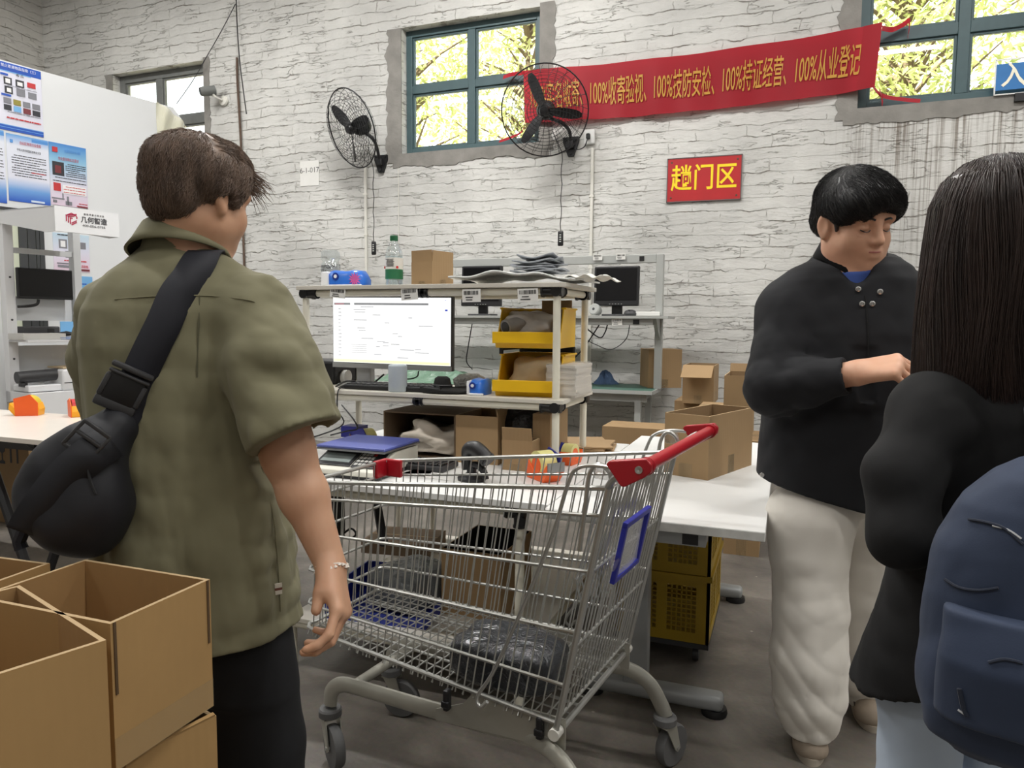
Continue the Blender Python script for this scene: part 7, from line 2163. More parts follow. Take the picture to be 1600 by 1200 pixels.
def hand_prims(curl=(30, 40, 30), spread=.1, thumb=((.02, .02, -.004), (.042, .045, -.016), (.046, .075, -.022)), mir=1):
    """wrist at the origin, fingers along +y, back of the hand +z, thumb on +x (mir = -1 flips)"""
    L_ = []
    kx = [.030, .010, -.010, -.028]; ky = [.092, .096, .091, .082]
    for i in range(4):
        L_ += [P_cone((kx[i] * .62 * mir, .004, 0), (kx[i] * mir, ky[i], 0), .0145, .0115, .018)]
    L_ += [P_cone((.018 * mir, .018, -.006), (.030 * mir, .055, -.010), .016, .013, .016)]
    ln = [(.042, .025, .021), (.047, .029, .022), (.043, .027, .021), (.034, .021, .019)]
    for i in range(4):
        p = Vector((kx[i] * mir, ky[i], 0)); a = 0.0; dx = (1.5 - i) * spread * mir
        r0 = (.0094, .0096, .0092, .0082)[i]
        for j in range(3):
            c_ = curl[j] if not isinstance(curl[0], (tuple, list)) else curl[i][j]
            a += R(c_)
            q = p + Vector((dx * math.cos(a), math.cos(a), -math.sin(a))).normalized() * ln[i][j]
            L_ += [P_cone(p, q, r0, r0 * .93, .004)]; p = q; r0 *= .93
    pts = [Vector((t_[0] * mir, t_[1], t_[2])) for t_ in thumb]
    L_ += [P_cone(pts[0], pts[1], .0145, .0115, .012), P_cone(pts[1], pts[2], .0112, .0095, .004)]
    return L_
def on_surface(o, px, py, off=.004):
    """first hit of the sight line on an object, as a world point (object at identity scale)"""
    d = ray(px, py).normalized(); iv = o.matrix_world.inverted()
    ok, loc, nor, _ = o.ray_cast(iv @ C0, (iv.to_3x3() @ d).normalized())
    if not ok: return None
    return o.matrix_world @ loc + (o.matrix_world.to_3x3() @ nor).normalized() * off
def strands(name, m, parent, roots, n, seed, seg=5, r0=.0011, origin=(0, 0, 0)):
    """hair strands: roots(rng) -> list of points along one strand"""
    rg = random.Random(seed); b = MB()
    for _ in range(n):
        pts = roots(rg)
        if not pts: continue
        pts = [Vector(p) - Vector(origin) for p in pts]; k = len(pts)
        b.tube(pts, [r0 * (1 - .8 * i / (k - 1)) for i in range(k)], 3, False)
    o = b.build(name, m, parent, 'all'); o['kind'] = 'stuff'
    return o
def surf_strands(name, m, parent, surf, n, seed, flow, length, r0=.0010, seg=5, lift=.0012, origin=(0, 0, 0), keep=None, jit=.12):
    """strands combed over a hair surface: rooted at random on it and stepped along the flow"""
    bpy.context.view_layer.update()
    rg = random.Random(seed); me = surf.data; o0 = Vector(origin); b = MB()
    ps = me.polygons; np_ = len(ps); done = 0; tries = 0
    while done < n and tries < n * 6:
        tries += 1
        f_ = ps[rg.randrange(np_)]; p = Vector(f_.center); nn = Vector(f_.normal)
        w = p + o0
        if keep and not keep(w): continue
        L_ = length(w, rg) / seg; pts = [p - nn * .001]; d = None
        for i in range(seg):
            fl = flow(pts[-1] + o0, rg)
            d = fl if d is None else (d * .6 + fl * .4)
            d = d + Vector((rg.gauss(0, jit), rg.gauss(0, jit), rg.gauss(0, jit)))
            d = d - nn * d.dot(nn)
            if d.length < 1e-5: break
            d.normalize()
            q = p + d * L_
            ok, loc, nor, _ = surf.closest_point_on_mesh(q)
            if ok: p = loc; nn = nor
            else: p = q
            pts.append(p + nn * lift * (i + 1) / seg * rg.uniform(.3, 1.6))
        if len(pts) > 2:
            k = len(pts); b.tube(pts, [r0 * (1 - .75 * i / (k - 1)) for i in range(k)], 3, False); done += 1
    o = b.build(name, m, parent, 'all'); o['kind'] = 'stuff'
    return o
def root(name, label, loc):
    return thing(name, label, 'person', loc)

# ------------------------------------------------------------------ the man in the olive shirt (left, seen from behind)
DL = 1.45
sight = ray(290, 600); sight.z = 0; sight.normalize()
az = R(-20)
fL = Matrix.Rotation(az, 3, 'Z') @ sight                # body heading: turned to his right of the sight line
FM = frame_f(fL)
RX = FM.col[0]
gc = at(292, 700, DL); base = Vector((gc.x, gc.y, 0))
man = root('person', 'man in an olive short-sleeved shirt and black trousers, seen from behind with a sling bag', base)
def PXL(px, py, d=DL): return at(px, py, d)
kx = DL / FPX
# torso column rows from the silhouette
rows = []
def zof(py): return at(292, py, DL).z
prof = [(384, 252, 322, .062), (398, 240, 334, .070), (414, 214, 356, .085), (432, 188, 384, .10), (454, 168, 410, .115), (484, 154, 426, .130), (540, 150, 424, .140), (620, 158, 418, .145), (700, 162, 418, .145), (780, 164, 430, .145), (860, 164, 442, .150), (920, 164, 450, .152), (988, 166, 452, .155)]
for py, xl, xr, ry in prof:
    pc_ = at((xl + xr) / 2, py, DL) - base
    cx = pc_.dot(RX); cy = pc_.dot(Vector(FM.col[1]))
    rows.append((pc_.z, cx, cy * .3, (xr - xl) / 2 * kx * .98, ry))
shR = PXL(398, 506, 1.38); shL = PXL(186, 500, 1.51)
elR = PXL(452, 715, 1.36); wrR = PXL(517, 884, 1.33)
slR = PXL(458, 678, 1.36)
def fold_olive():
    w1 = waves(11, 10, 14, 34, (1, 1, .18)); w2 = waves(12, 10, 34, 80, (1, 1, .45), .8); w3 = waves(13, 10, 22, 55, (.6, .6, 1.2), .8); w4 = waves(14, 8, 24, 48, (1, 1, .25), .9)
    zc = base.z + rows[0][0]
    def f(P):
        low = np.clip((1.28 - P[:, 2]) / .45, 0, 1)
        top = 1 - low
        arm = np.clip(((P - A3(PXL(385, 560, 1.37))) @ A3(RX)) / .05, 0, 1)
        return (.026 * low + .006) * w1(P) + .014 * low * w4(P) + (.008 + .004 * low) * w2(P) + (.006 + .012 * arm) * w3(P)
    return f
RF = Matrix.Identity(3)
torso = P_col(rows, base, FM, .03, 2.4)
sleeve = [P_cone(PXL(400, 500, 1.375), PXL(420, 570, 1.35), .070, .084, .035), P_cone(PXL(420, 570, 1.345), PXL(466, 710, 1.32), .084, .085, .006)]
sleeveL = [P_cone(PXL(180, 492, 1.50), PXL(168, 560, 1.62), .064, .072, .04), P_cone(PXL(168, 560, 1.62), PXL(190, 650, 1.75), .072, .075, .02)]
yoke = [P_cone(PXL(322, 432, 1.43), PXL(402, 484, 1.39), .050, .056, .05), P_cone(PXL(248, 428, 1.45), PXL(178, 482, 1.50), .050, .052, .05)]
# sleeve opening plane: runs along the hem line in the photo
hn = (PXL(462, 690, 1.35) - PXL(445, 600, 1.36)).normalized()
hemc = (PXL(405, 712, 1.35) + PXL(519, 657, 1.34)) / 2
edge = (PXL(519, 657, 1.34) - PXL(405, 712, 1.35)).normalized()
hn = (hn - edge * hn.dot(edge)).normalized()
lo_s = np.array(hemc) - .16; hi_s = np.array(hemc) + .16
neckc = PXL(300, 392, 1.43)
shirt_prims = [torso] + yoke + sleeve + sleeveL
bx_sl = (np.array(hemc) + np.array(edge) * .0 - .11, np.array(hemc) + .14)
def sleeve_cut(P):
    # removes what lies beyond the sleeve hem, on the arm's side only
    d1 = (P - A3(hemc)) @ A3(hn); axis = A3(RX)
    side = (P - A3(hemc)) @ A3(edge)
    return np.maximum(-d1, -(side + .115)).astype(np.float32)
shirt = sdf_mesh('shirt', shirt_prims, .005, M_OLIVE, man, fold_olive(), None,
    post=[(sleeve_cut, lo_s, hi_s, 'sub', .001), P_cone(Vector(hemc) + edge * .006 - hn * .05, Vector(hemc) + edge * .006 + hn * .02, .062, .074, .001, 'sub'), P_half((0, 0, at(292, 984, DL).z), (0, 0, -1)), P_ell(neckc + Vector((0, 0, .045)), (.062, .066, .06), .004, 'sub')], smooth_it=2, origin=base)
# collar: a stand with a folded leaf
def ring_pts(c, rx, ry, M, n=40, z=0.0, fn=None):
    out = []
    for k in range(n):
        a = 2 * math.pi * k / n
        p = Vector((rx * math.cos(a), ry * math.sin(a), z + (fn(a) if fn else 0)))
        out.append(M @ p + c)
    return out
cz = PXL(283, 378, 1.43)
CM = frame_f(fL, (0.0, 0, 1)) @ Matrix.Rotation(R(-16), 3, 'X')
b = MB()
tilt = lambda a: .010 * math.sin(a)
rings = [ring_pts(cz - base, .072, .074, CM, 40, -.040), ring_pts(cz - base, .064, .068, CM, 40, .016), ring_pts(cz - base, .066, .070, CM, 40, .026), ring_pts(cz - base, .073, .077, CM, 40, .022), ring_pts(cz - base, .088, .090, CM, 40, -.012), ring_pts(cz - base, .098, .100, CM, 40, -.030, lambda a: -.02 * max(0, math.sin(a))), ring_pts(cz - base, .092, .094, CM, 40, -.030, lambda a: -.02 * max(0, math.sin(a)))]
b.loft(rings, cap=False).build('collar', M_OLIVE, man, 'all')
# back yoke seam, box pleat and side tag follow the shirt surface
bpy.context.view_layer.update()
def seam(name, pts, m, r=.0022, off=.001):
    q = [on_surface(shirt, x, y, off) for x, y in pts]; q = [p - base for p in q if p is not None]
    if len(q) > 1: return MB().tube(smooth_path(q, 4), r * .6, 6).build(name, m, man, True)
seam('pleat_seam', [(312, 462), (311, 500), (309, 540), (308, 590)], M_OLIVED)
seam('yoke_seam', [(180, 468), (230, 464), (280, 462), (330, 463), (380, 468), (398, 472)], M_OLIVE)
seam('side_seam', [(408, 730), (425, 800), (432, 860), (437, 930), (438, 955)], M_OLIVE)
sp = on_surface(shirt, 433, 920, .003)
if sp is not None:
    tm = frame_from((-sight.x + .3, -sight.y, 0))
    MB().box(sp - base, (.014, .022, .003), M=tm).build('side_tag', mat('tag_white', (214, 206, 192), .7), man)
    MB().box(sp - base + Vector((0, 0, .0)), (.0145, .005, .0036), M=tm).build('tag_stripe', mat('tag_brown', (110, 64, 52), .7), man)
# body: head, neck, arms, trunk, legs in one skin
hcL = PXL(312, 308, 1.42)
hd_f = Matrix.Rotation(R(-52), 3, 'Z') @ sight
hd_f.z = -.16
HM = frame_f(hd_f)
HS = 1.0
def scl(prims, o, M, s):
    o = A3(o); Mi = np.array(M, dtype=np.float32); s = np.array(s, dtype=np.float32); out = []
    for fn, lo, hi, op, k in prims:
        cs = (np.array([[(lo, hi)[i][0], (lo, hi)[j][1], (lo, hi)[l][2]] for i in (0, 1) for j in (0, 1) for l in (0, 1)], dtype=np.float32) * s) @ Mi.T + o
        out.append(((lambda P, fn=fn: fn(((P - o) @ Mi) / s) * float(s.min())), cs.min(0), cs.max(0), op, k))
    return out
HSV = (.93, .93, .86)
hp_ = scl(head_prims(), hcL, HM, HSV)
nk = PXL(287, 400, 1.45)
hwr = (PXL(528, 932, 1.30) - wrR).normalized()
HB = (RX * .9 - sight * .25); HB = (HB - hwr * HB.dot(hwr)).normalized()
HX = hwr.cross(HB)
handM = Matrix((HX, hwr, HB)).transposed()
hip = base + Vector((0, 0, zof(900)))
kneeR = base + RX * .10 + Vector((0, 0, .46)); kneeL = base - RX * .10 + Vector((0, 0, .46))
body = hp_ + [P_cone(hcL + HM @ Vector((0, -.022, -.05)), nk + Vector((0, 0, -.02)), .056, .064, .03), P_cone(nk, base + Vector((0, 0, zof(470))), .07, .10, .05),
    P_cone(base + Vector((0, 0, zof(470))), hip, .095, .10, .04), P_cone(nk + Vector((0, 0, -.10)), shR, .045, .042, .03), P_cone(nk + Vector((0, 0, -.10)), shL, .045, .042, .03),
    P_cone(shR, elR + (shR - elR) * .12, .044, .048, .02), P_cone(elR + (shR - elR) * .2, elR, .049, .046, .02), P_cone(elR, elR.lerp(wrR, .35), .046, .044, .02), P_cone(elR.lerp(wrR, .35), wrR, .043, .0275, .02),
    P_cone(shL, PXL(168, 640, 1.72), .048, .044, .02), P_cone(PXL(168, 640, 1.72), PXL(250, 690, 1.85), .042, .028, .02)]
body += xform(hand_prims(((28, 38, 24), (34, 44, 28), (40, 48, 30), (46, 50, 30)), .06, ((.016, .022, -.006), (.030, .052, -.022), (.030, .080, -.034))), wrR, handM)
body += xform(hand_prims((30, 40, 30)), PXL(250, 690, 1.85), frame_f((RX * .8 + Vector((0, 0, -.3)) + sight * .3))) 
for kn, s in ((kneeR, 1), (kneeL, -1)):
    ft = base + RX * (.11 * s) + Vector((0, 0, .07))
    body += [P_cone(hip + RX * (.08 * s), kn, .085, .058, .03), P_cone(kn, ft, .055, .04, .02), P_cone(ft + Vector((0, 0, -.03)), ft + fL * .15 + Vector((0, 0, -.035)), .04, .034, .02)]
sdf_mesh('body', body, .0042, M_SKIN1, man, smooth_it=1, origin=base)
# bracelet of pale beads
b = MB(); bc = wrR + hwr * .010
for k in range(22):
    a = 2 * math.pi * k / 22; p = bc + HX * (.034 * math.cos(a)) + HB * (.028 * math.sin(a)) + hwr * (.006 * math.sin(a * 2) + .004 * math.sin(5 * a)) - base
    b.lathe([(0, -.0042), (.0042, 0), (0, .0042)], 6, p)
b.tube([bc + HX * (.034 * math.cos(2 * math.pi * k / 24)) + HB * (.028 * math.sin(2 * math.pi * k / 24)) - base for k in range(24)], .0018, 5, closed=True)
b.build('bracelet', mat('pearl', (226, 216, 206), .3), man)
# trousers
w_tr = waves(21, 10, 14, 40, (1, 1, .3))
trp = [P_col([(zof(905), 0, 0, .155, .125), (zof(985), 0, 0, .165, .13), (zof(1080), .005, 0, .175, .125)], base, FM, .03, 2.3)]
for s in (-1, 1):
    trp += [P_cone(base + RX * (.085 * s + .01) + Vector((0, 0, zof(1020))), base + RX * (.105 * s + .02) + Vector((0, 0, .42)), .105, .095, .04), P_cone(base + RX * (.105 * s + .02) + Vector((0, 0, .42)), base + RX * (.115 * s + .02) + Vector((0, 0, .05)), .095, .085, .02)]
sdf_mesh('trousers', trp, .008, M_TROUB, man, lambda P: .008 * w_tr(P), None, smooth_it=1, origin=base)
for s in (-1, 1):
    ft = base + RX * (.115 * s + .02)
    sdf_mesh('shoe', [P_cone(ft + Vector((0, 0, .045)) - fL * .03, ft + fL * .17 + Vector((0, 0, .038)), .045, .038, .02)], .008, M_BLACK, man, origin=base, post=[P_half((0, 0, 0), (0, 0, -1))])
# hair
def hloc(p): return hcL + HM @ Vector((p[0] * HSV[0], p[1] * HSV[1], p[2] * HSV[2]))
w_h = waves(31, 14, 60, 150, (1, 1, .6)); w_h2 = waves(32, 8, 25, 60)
hair_pr = scl([P_ell((0, -.020, .046), (.087, .104, .090), .02), P_ell((0, .030, .085), (.074, .072, .052), .03), P_ell((0, -.062, -.018), (.066, .052, .062), .03), P_ell((.066, .004, .030), (.022, .050, .050), .03), P_ell((-.066, .004, .030), (.022, .050, .050), .03), P_cone((.078, .030, .02), (.077, .030, -.012), .010, .006, .01), P_cone((-.078, .030, .02), (-.077, .030, -.012), .010, .006, .01)], hcL, HM, HSV)
cutp = scl([P_ell((0, .110, -.045), (.080, .075, .095), .012, 'sub'), P_ell((.083, .0, -.030), (.017, .026, .036), .006, 'sub'), P_ell((-.083, .0, -.030), (.017, .026, .036), .006, 'sub')], hcL, HM, HSV)
hairo = sdf_mesh('hair', hair_pr + cutp, .0040, M_HAIRBR, man, lambda P: .012 * w_h(P) + .006 * w_h2(P), smooth_it=1, origin=base)
def flowL(w, rg):
    q = HM.transposed() @ (w - hcL)
    if q.z > .075 and q.y > -.03: d = Vector((.35, .9, .1))
    elif q.y < -.02: d = Vector((.10 * math.sin(q.x * 60), -.25, -1))
    else: d = Vector((0, -.45, -.9))
    return HM @ d.normalized()
def lenL(w, rg):
    q = HM.transposed() @ (w - hcL)
    return rg.uniform(.03, .055) if q.z > .03 else rg.uniform(.016, .034)
surf_strands('hair_strands', M_HAIRBR, man, hairo, 6500, 5, flowL, lenL, .0011, 5, .004, base, None, .22)
def fringeL(rg):
    x = rg.uniform(-.055, .066); p = Vector((x, .072 + rg.uniform(-.02, .012), .082 + rg.uniform(-.025, .02) - abs(x) * .3)); out = []
    flow = Vector((rg.gauss(.1, .35), 1.0, rg.gauss(.10, .3))).normalized(); L_ = rg.uniform(.03, .075)
    for i in range(6):
        out.append(hloc(p)); flow = (flow + Vector((0, 0, -.16)) + Vector((rg.gauss(0, .08), 0, rg.gauss(0, .08)))).normalized(); p = p + flow * (L_ / 5)
    return out
strands('fringe', M_HAIRBR, man, fringeL, 420, 6, origin=base, r0=.0012)
# eyebrow, eye on the visible side
b = MB(); b.tube([hloc(q) - base for q in ((.018, .092, .022), (.034, .089, .027), (.050, .076, .022))], [.003, .004, .002], 6); b.build('eyebrow', M_HAIRBR, man, True)

# ---- sling bag
tag_l = 'black sling bag with a wide strap hanging on the back of the man in olive'
bc_ = at(112, 762, 1.28)
bag = thing('sling_bag', tag_l, 'bag', bc_)
wb = waves(41, 10, 14, 40); wb2 = waves(42, 8, 40, 90)
def BP(px, py, d=1.27): return at(px, py, d)
bagp = [P_ell(BP(120, 762), (.092, .052, .098), .03), P_cone(BP(150, 700), BP(182, 668, 1.29), .050, .036, .04), P_cone(BP(60, 765), BP(95, 735), .032, .046, .04), P_cone(BP(110, 810), BP(150, 790), .056, .060, .04), P_cone(BP(75, 800), BP(150, 830), .036, .036, .04)]
bago = sdf_mesh('bag_body', bagp, .005, M_BAGB, bag, lambda P: .008 * wb(P) + .003 * wb2(P), smooth_it=1, origin=bc_)
bpy.context.view_layer.update()
def band(name, pts, w, m, parent, o0, surf, thick=.005, side=None, off=.004):
    q = []
    for x, y in pts:
        p = on_surface(surf, x, y, off)
        if p is None: continue
        q.append(p)
    q = smooth_path(q, 5); vs = []
    for i, p in enumerate(q):
        t_ = (q[min(i + 1, len(q) - 1)] - q[max(i - 1, 0)]).normalized(); v_ = (p - C0).normalized()
        s_ = t_.cross(v_).normalized() * (w / 2)
        vs.append((p - s_ - o0, p + s_ - o0))
    b = MB()
    b._add([v for pr_ in vs for v in pr_], [(2 * i, 2 * i + 1, 2 * i + 3, 2 * i + 2) for i in range(len(vs) - 1)])
    return b.build(name, m, parent, 'all', solid=thick)
band('flap', [(172, 690), (140, 712), (105, 745), (70, 790), (45, 830)], .062, M_BAGB, bag, bc_, bago, .006)
seamq = [on_surface(bago, x, y, .002) for x, y in ((136, 712), (140, 745), (150, 772))]
seamq = [p - bc_ for p in seamq if p is not None]
if len(seamq) > 1: MB().tube(smooth_path(seamq, 4), .0025, 6).build('zip_pull', M_BLACK, bag, True)
MB().tube([BP(40, 822) - bc_, BP(30, 846) - bc_, BP(34, 858) - bc_], .011, 8).build('strap_end', M_STRAP, bag, True)
# strap up the back and over the right shoulder
sv = shirt
q = []
for x, y in ((208, 622), (222, 585), (240, 545), (258, 506), (277, 466), (296, 440), (312, 414)):
    p = on_surface(sv, x, y, .009)
    if p is not None: q.append(p)
p_bag = [at(184, 662, 1.275), at(197, 640, 1.285)]
over = [q[-1] + sight * .030 + RX * .012 + Vector((0, 0, .020)), q[-1] + sight * .075 + RX * .022 + Vector((0, 0, .018)), q[-1] + sight * .13 + RX * .02 + Vector((0, 0, -.03)), q[-1] + sight * .17 + Vector((0, 0, -.10))]
path = smooth_path(p_bag + q + over, 5)
vs = []
for i, p in enumerate(path):
    t_ = (path[min(i + 1, len(path) - 1)] - path[max(i - 1, 0)]).normalized()
    tt = min(1, max(0, (i - (len(path) - 24)) / 18)); va = (p - C0).normalized(); vb = Vector((0, 0, -1)); vc = -sight
    v_ = (va * (1 - 2 * tt) + vb * 2 * tt if tt < .5 else vb * (2 - 2 * tt) + vc * (2 * tt - 1)).normalized()
    s_ = t_.cross(v_).normalized() * .029
    vs.append((p - s_ - bc_, p + s_ - bc_))
b = MB(); b._add([v for pr_ in vs for v in pr_], [(2 * i, 2 * i + 1, 2 * i + 3, 2 * i + 2) for i in range(len(vs) - 1)])
b.build('strap', M_STRAP, bag, 'all', solid=.004)
# side-release buckle and ladder lock
def buckle_frame(px, py, px2, py2, d):
    a = at(px, py, d); c = at(px2, py2, d); y = (c - a).normalized(); zv = (C0 - a).normalized(); zv = (zv - y * zv.dot(y)).normalized(); x = y.cross(zv)
    return a - bc_, (c - a).length, Matrix((x, y, zv)).transposed()
dq = (on_surface(sv, 208, 620, .0) - C0).dot(ray(208, 620)) / ray(208, 620).length_squared - .012
a, L_, T = buckle_frame(176, 638, 212, 572, dq)
bk = MB().rbox(a + T @ Vector((0, L_ * .45, .006)), (.062, L_ * .72, .016), .006, 2, M=T).build('buckle', M_BLACK, bag, True)
b = MB(); b.rbox(a + T @ Vector((0, L_ * .92, .010)), (.072, .010, .014), .004, M=T); b.rbox(a + T @ Vector((0, L_ * .78, .012)), (.070, .006, .012), .003, M=T); b.rbox(a + T @ Vector((0, L_ * .10, .008)), (.070, .020, .014), .005, M=T)
for s in (-1, 1): b.rbox(a + T @ Vector((s * .031, L_ * .45, .007)), (.010, L_ * .5, .018), .004, M=T)
b.build('buckle_prongs', M_DKGREY, bk, True)
lp = on_surface(bago, 138, 690, .010)
if lp is not None:
    y = (at(160, 668, 1.27) - at(118, 712, 1.27)).normalized(); zv = (C0 - lp).normalized(); zv = (zv - y * zv.dot(y)).normalized(); T = Matrix((y.cross(zv), y, zv)).transposed()
    b = MB(); c_ = lp - bc_
    for (cc, d_) in (((0, .026), (.050, .007)), ((0, -.026), (.050, .007)), ((0, .004), (.048, .006)), ((-.024, 0), (.006, .056)), ((.024, 0), (.006, .056))): b.rbox(c_ + T @ Vector((cc[0], cc[1], 0)), (d_[0], d_[1], .008), .002, M=T)
    b.build('ladder_lock', M_DKGREY, bag, True)

# ------------------------------------------------------------------ the man in the black jacket (right, facing the room)
sR = ray(1300, 600); sR.z = 0; sR.normalize(); rightR = Vector((sR.y, -sR.x, 0))
fR = (-sR * math.cos(R(38)) + rightR * math.sin(R(38))).normalized()
FR = frame_f(fR); XR_ = Vector(FR.col[0])            # his right: towards the left of the picture
DR = 2.20
g0 = onZ(1268, 1180, 0.0)
baseR = Vector((at(1300, 600, DR).x, at(1300, 600, DR).y, 0))
man2 = root('person', 'young man in a black jacket and loose white trousers looking down at his hands', baseR)
def Q(px, py, d=DR): return at(px, py, d)
kR = DR / FPX
rowsR = []
for py, xl, xr, ry in [(408, 1284, 1394, .07), (420, 1254, 1412, .10), (440, 1232, 1426, .12), (476, 1212, 1434, .135), (520, 1208, 1440, .15), (600, 1204, 1436, .16), (680, 1196, 1428, .17), (745, 1190, 1420, .172), (800, 1192, 1418, .17)]:
    p = Q((xl + xr) / 2, py) - baseR
    rowsR.append((p.z, p.dot(rightR), 0, (xr - xl) / 2 * kR, ry))
VM = Matrix((rightR, sR, Vector((0, 0, 1)))).transposed()
sh2 = Q(1226, 490, 2.17); el2 = Q(1206, 606, 2.10); cu2 = Q(1324, 588, 1.97); wr2 = Q(1337, 583, 1.955)
sh2L = Q(1425, 470, 2.20); el2L = Q(1465, 620, 2.12); cu2L = Q(1478, 640, 1.97)
jack = [P_col(rowsR, baseR, VM, .03, 2.4), P_cone(Q(1300, 434, 2.2), Q(1238, 478, 2.19), .064, .070, .06), P_cone(Q(1372, 434, 2.2), Q(1410, 474, 2.2), .064, .070, .06),
    P_cone(sh2, el2, .078, .072, .05), P_cone(el2, el2.lerp(cu2, .5), .072, .066, .03), P_cone(el2.lerp(cu2, .5), cu2, .064, .048, .02), P_cone(cu2.lerp(el2, .12), cu2, .050, .050, .01),
    P_cone(sh2L, el2L, .078, .072, .05), P_cone(el2L, cu2L, .066, .050, .02)]
wj1 = waves(51, 12, 12, 30, (1, 1, .6)); wj2 = waves(52, 12, 26, 60, (1, 1, 1), .8)
armc = (np.array(el2) + np.array(cu2)) / 2
def jfold(P):
    el = np.exp(-(np.linalg.norm(P - A3(el2), axis=-1) / .14) ** 2)
    return .012 * wj1(P) + (.006 + .014 * el) * wj2(P)
hemn = Vector((0, 0, -1)) + rightR * -.22
neck2 = Q(1334, 414, 2.13)
cdir = (cu2 - el2).normalized()
jacket = sdf_mesh('jacket', jack, .006, M_JACK, man2, jfold, None, post=[P_half(Q(1265, 765), hemn), P_half(cu2, cdir, 'sub', .001, np.array(cu2) - .07 , np.array(cu2) + .07), P_cone(cu2 - cdir * .04, cu2 + cdir * .02, .036, .041, .001, 'sub'), P_ell(neck2 + Vector((0, 0, .02)), (.070, .075, .075), .004, 'sub'), P_cone(neck2 - sR * .06 + Vector((0, 0, .02)), Q(1346, 446, 2.01), .054, .016, .004, 'sub')], smooth_it=2, origin=baseR)
# head
HS2 = 1.10
hc2 = Q(1333, 345, 2.10)
h2f = (-sR * math.cos(R(40)) + rightR * math.sin(R(40))).normalized(); h2f.z = -.30
HM2 = frame_f(h2f, (0, 0, 1)) @ Matrix.Rotation(R(4), 3, 'Y')
HM2s = HM2 * HS2
def scaled_head(face, o, M, s):
    out = []
    Mi = np.array(M, dtype=np.float32)
    for fn, lo, hi, op, k in head_prims(face):
        cs = np.array([[(lo, hi)[i][0], (lo, hi)[j][1], (lo, hi)[l][2]] for i in (0, 1) for j in (0, 1) for l in (0, 1)], dtype=np.float32) * s @ Mi.T + A3(o)
        out.append(((lambda P, fn=fn: fn((P - A3(o)) @ Mi / s) * s), cs.min(0), cs.max(0), op, k * s))
    return out
def h2loc(p): return hc2 + HM2 @ (Vector(p) * HS2)
fd2 = (Q(1405, 572, 1.90) - wr2).normalized()
zb2_ = Vector((0, 0, 1)) * .75 - sR * .5; zb2_ = (zb2_ - fd2 * zb2_.dot(fd2)).normalized()
hM2 = Matrix((fd2.cross(zb2_), fd2, zb2_)).transposed()
chest2 = baseR + Vector((0, 0, Q(1320, 480).z)); hip2 = baseR + Vector((0, 0, Q(1300, 800).z))
body2 = scaled_head(1.12, hc2, HM2, HS2)
body2 += [P_cone(h2loc((0, -.02, -.05)), neck2 + Vector((0, 0, -.04)), .064, .072, .03), P_cone(neck2, chest2, .07, .11, .05), P_cone(chest2, hip2 + Vector((0, 0, .12)), .11, .09, .05), P_cone(chest2 + Vector((0, 0, .05)), sh2, .05, .048, .03), P_cone(chest2 + Vector((0, 0, .05)), sh2L, .05, .048, .03),
    P_cone(sh2, el2, .046, .042, .02), P_cone(el2, wr2, .042, .034, .02), P_cone(sh2L, el2L, .046, .042, .02), P_cone(el2L, cu2L, .042, .030, .02)]
body2 += scl(hand_prims(((48, 50, 30), (52, 54, 34), (56, 56, 36), (60, 56, 38)), .04, ((.020, .020, -.006), (.040, .046, -.022), (.030, .078, -.034)), mir=-1), wr2, hM2, (1.2, 1.12, 1.25))
f3 = (Q(1460, 590, 1.90) - cu2L).normalized()
body2 += xform(hand_prims((40, 45, 30), .04), cu2L, frame_f((f3.x, f3.y, .1)))
kn2 = Q(1264, 950, 2.2); an2 = Q(1266, 1140, 2.22); kn2b = Q(1352, 940, 2.39); an2b = Q(1354, 1075, 2.46)
for k_, a_ in ((kn2, an2), (kn2b, an2b)):
    tp_ = Q(1264, 830, 2.2) if k_ is kn2 else Q(1353, 830, 2.33)
    body2 += [P_cone(hip2 + Vector((0, 0, .10)), tp_, .06, .042, .01), P_cone(tp_, k_, .045, .040, .01), P_cone(k_, a_, .040, .034, .01)]
sdf_mesh('body', body2, .0042, M_SKIN2, man2, smooth_it=1, origin=baseR)
# facial details
def hb_tube(name, pts, r, m): return MB().tube(smooth_path([h2loc(q) - baseR for q in pts], 4), r, 7).build(name, m, man2, True)
for s in (-1, 1):
    hb_tube('eyebrow', [(s * .014, .094, .017), (s * .030, .0935, .021), (s * .048, .082, .016)], .0030, M_HAIRBL)
    hb_tube('eyelashes', [(s * .019, .0895, -.0085), (s * .027, .0922, -.0125), (s * .036, .0905, -.0125), (s * .045, .0840, -.0085)], .0014, M_HAIRBL)
lips = [P_ell((0, .0978, -.0627), (.0196, .0068, .0046), .004), P_ell((0, .0958, -.0735), (.0166, .0072, .0054), .002), P_ell((0, .108, -.068), (.022, .012, .0013), .002, 'sub')]
Mi2 = np.array(HM2, dtype=np.float32)
lp2 = []
for fn, lo, hi, op, k in lips:
    cs = np.array([[(lo, hi)[i][0], (lo, hi)[j][1], (lo, hi)[l][2]] for i in (0, 1) for j in (0, 1) for l in (0, 1)], dtype=np.float32) * HS2 @ Mi2.T + A3(hc2)
    lp2.append(((lambda P, fn=fn: fn((P - A3(hc2)) @ Mi2 / HS2) * HS2 - .0006), cs.min(0), cs.max(0), op, k))
sdf_mesh('lips', lp2, .0015, M_LIP, man2, smooth_it=1, origin=baseR)
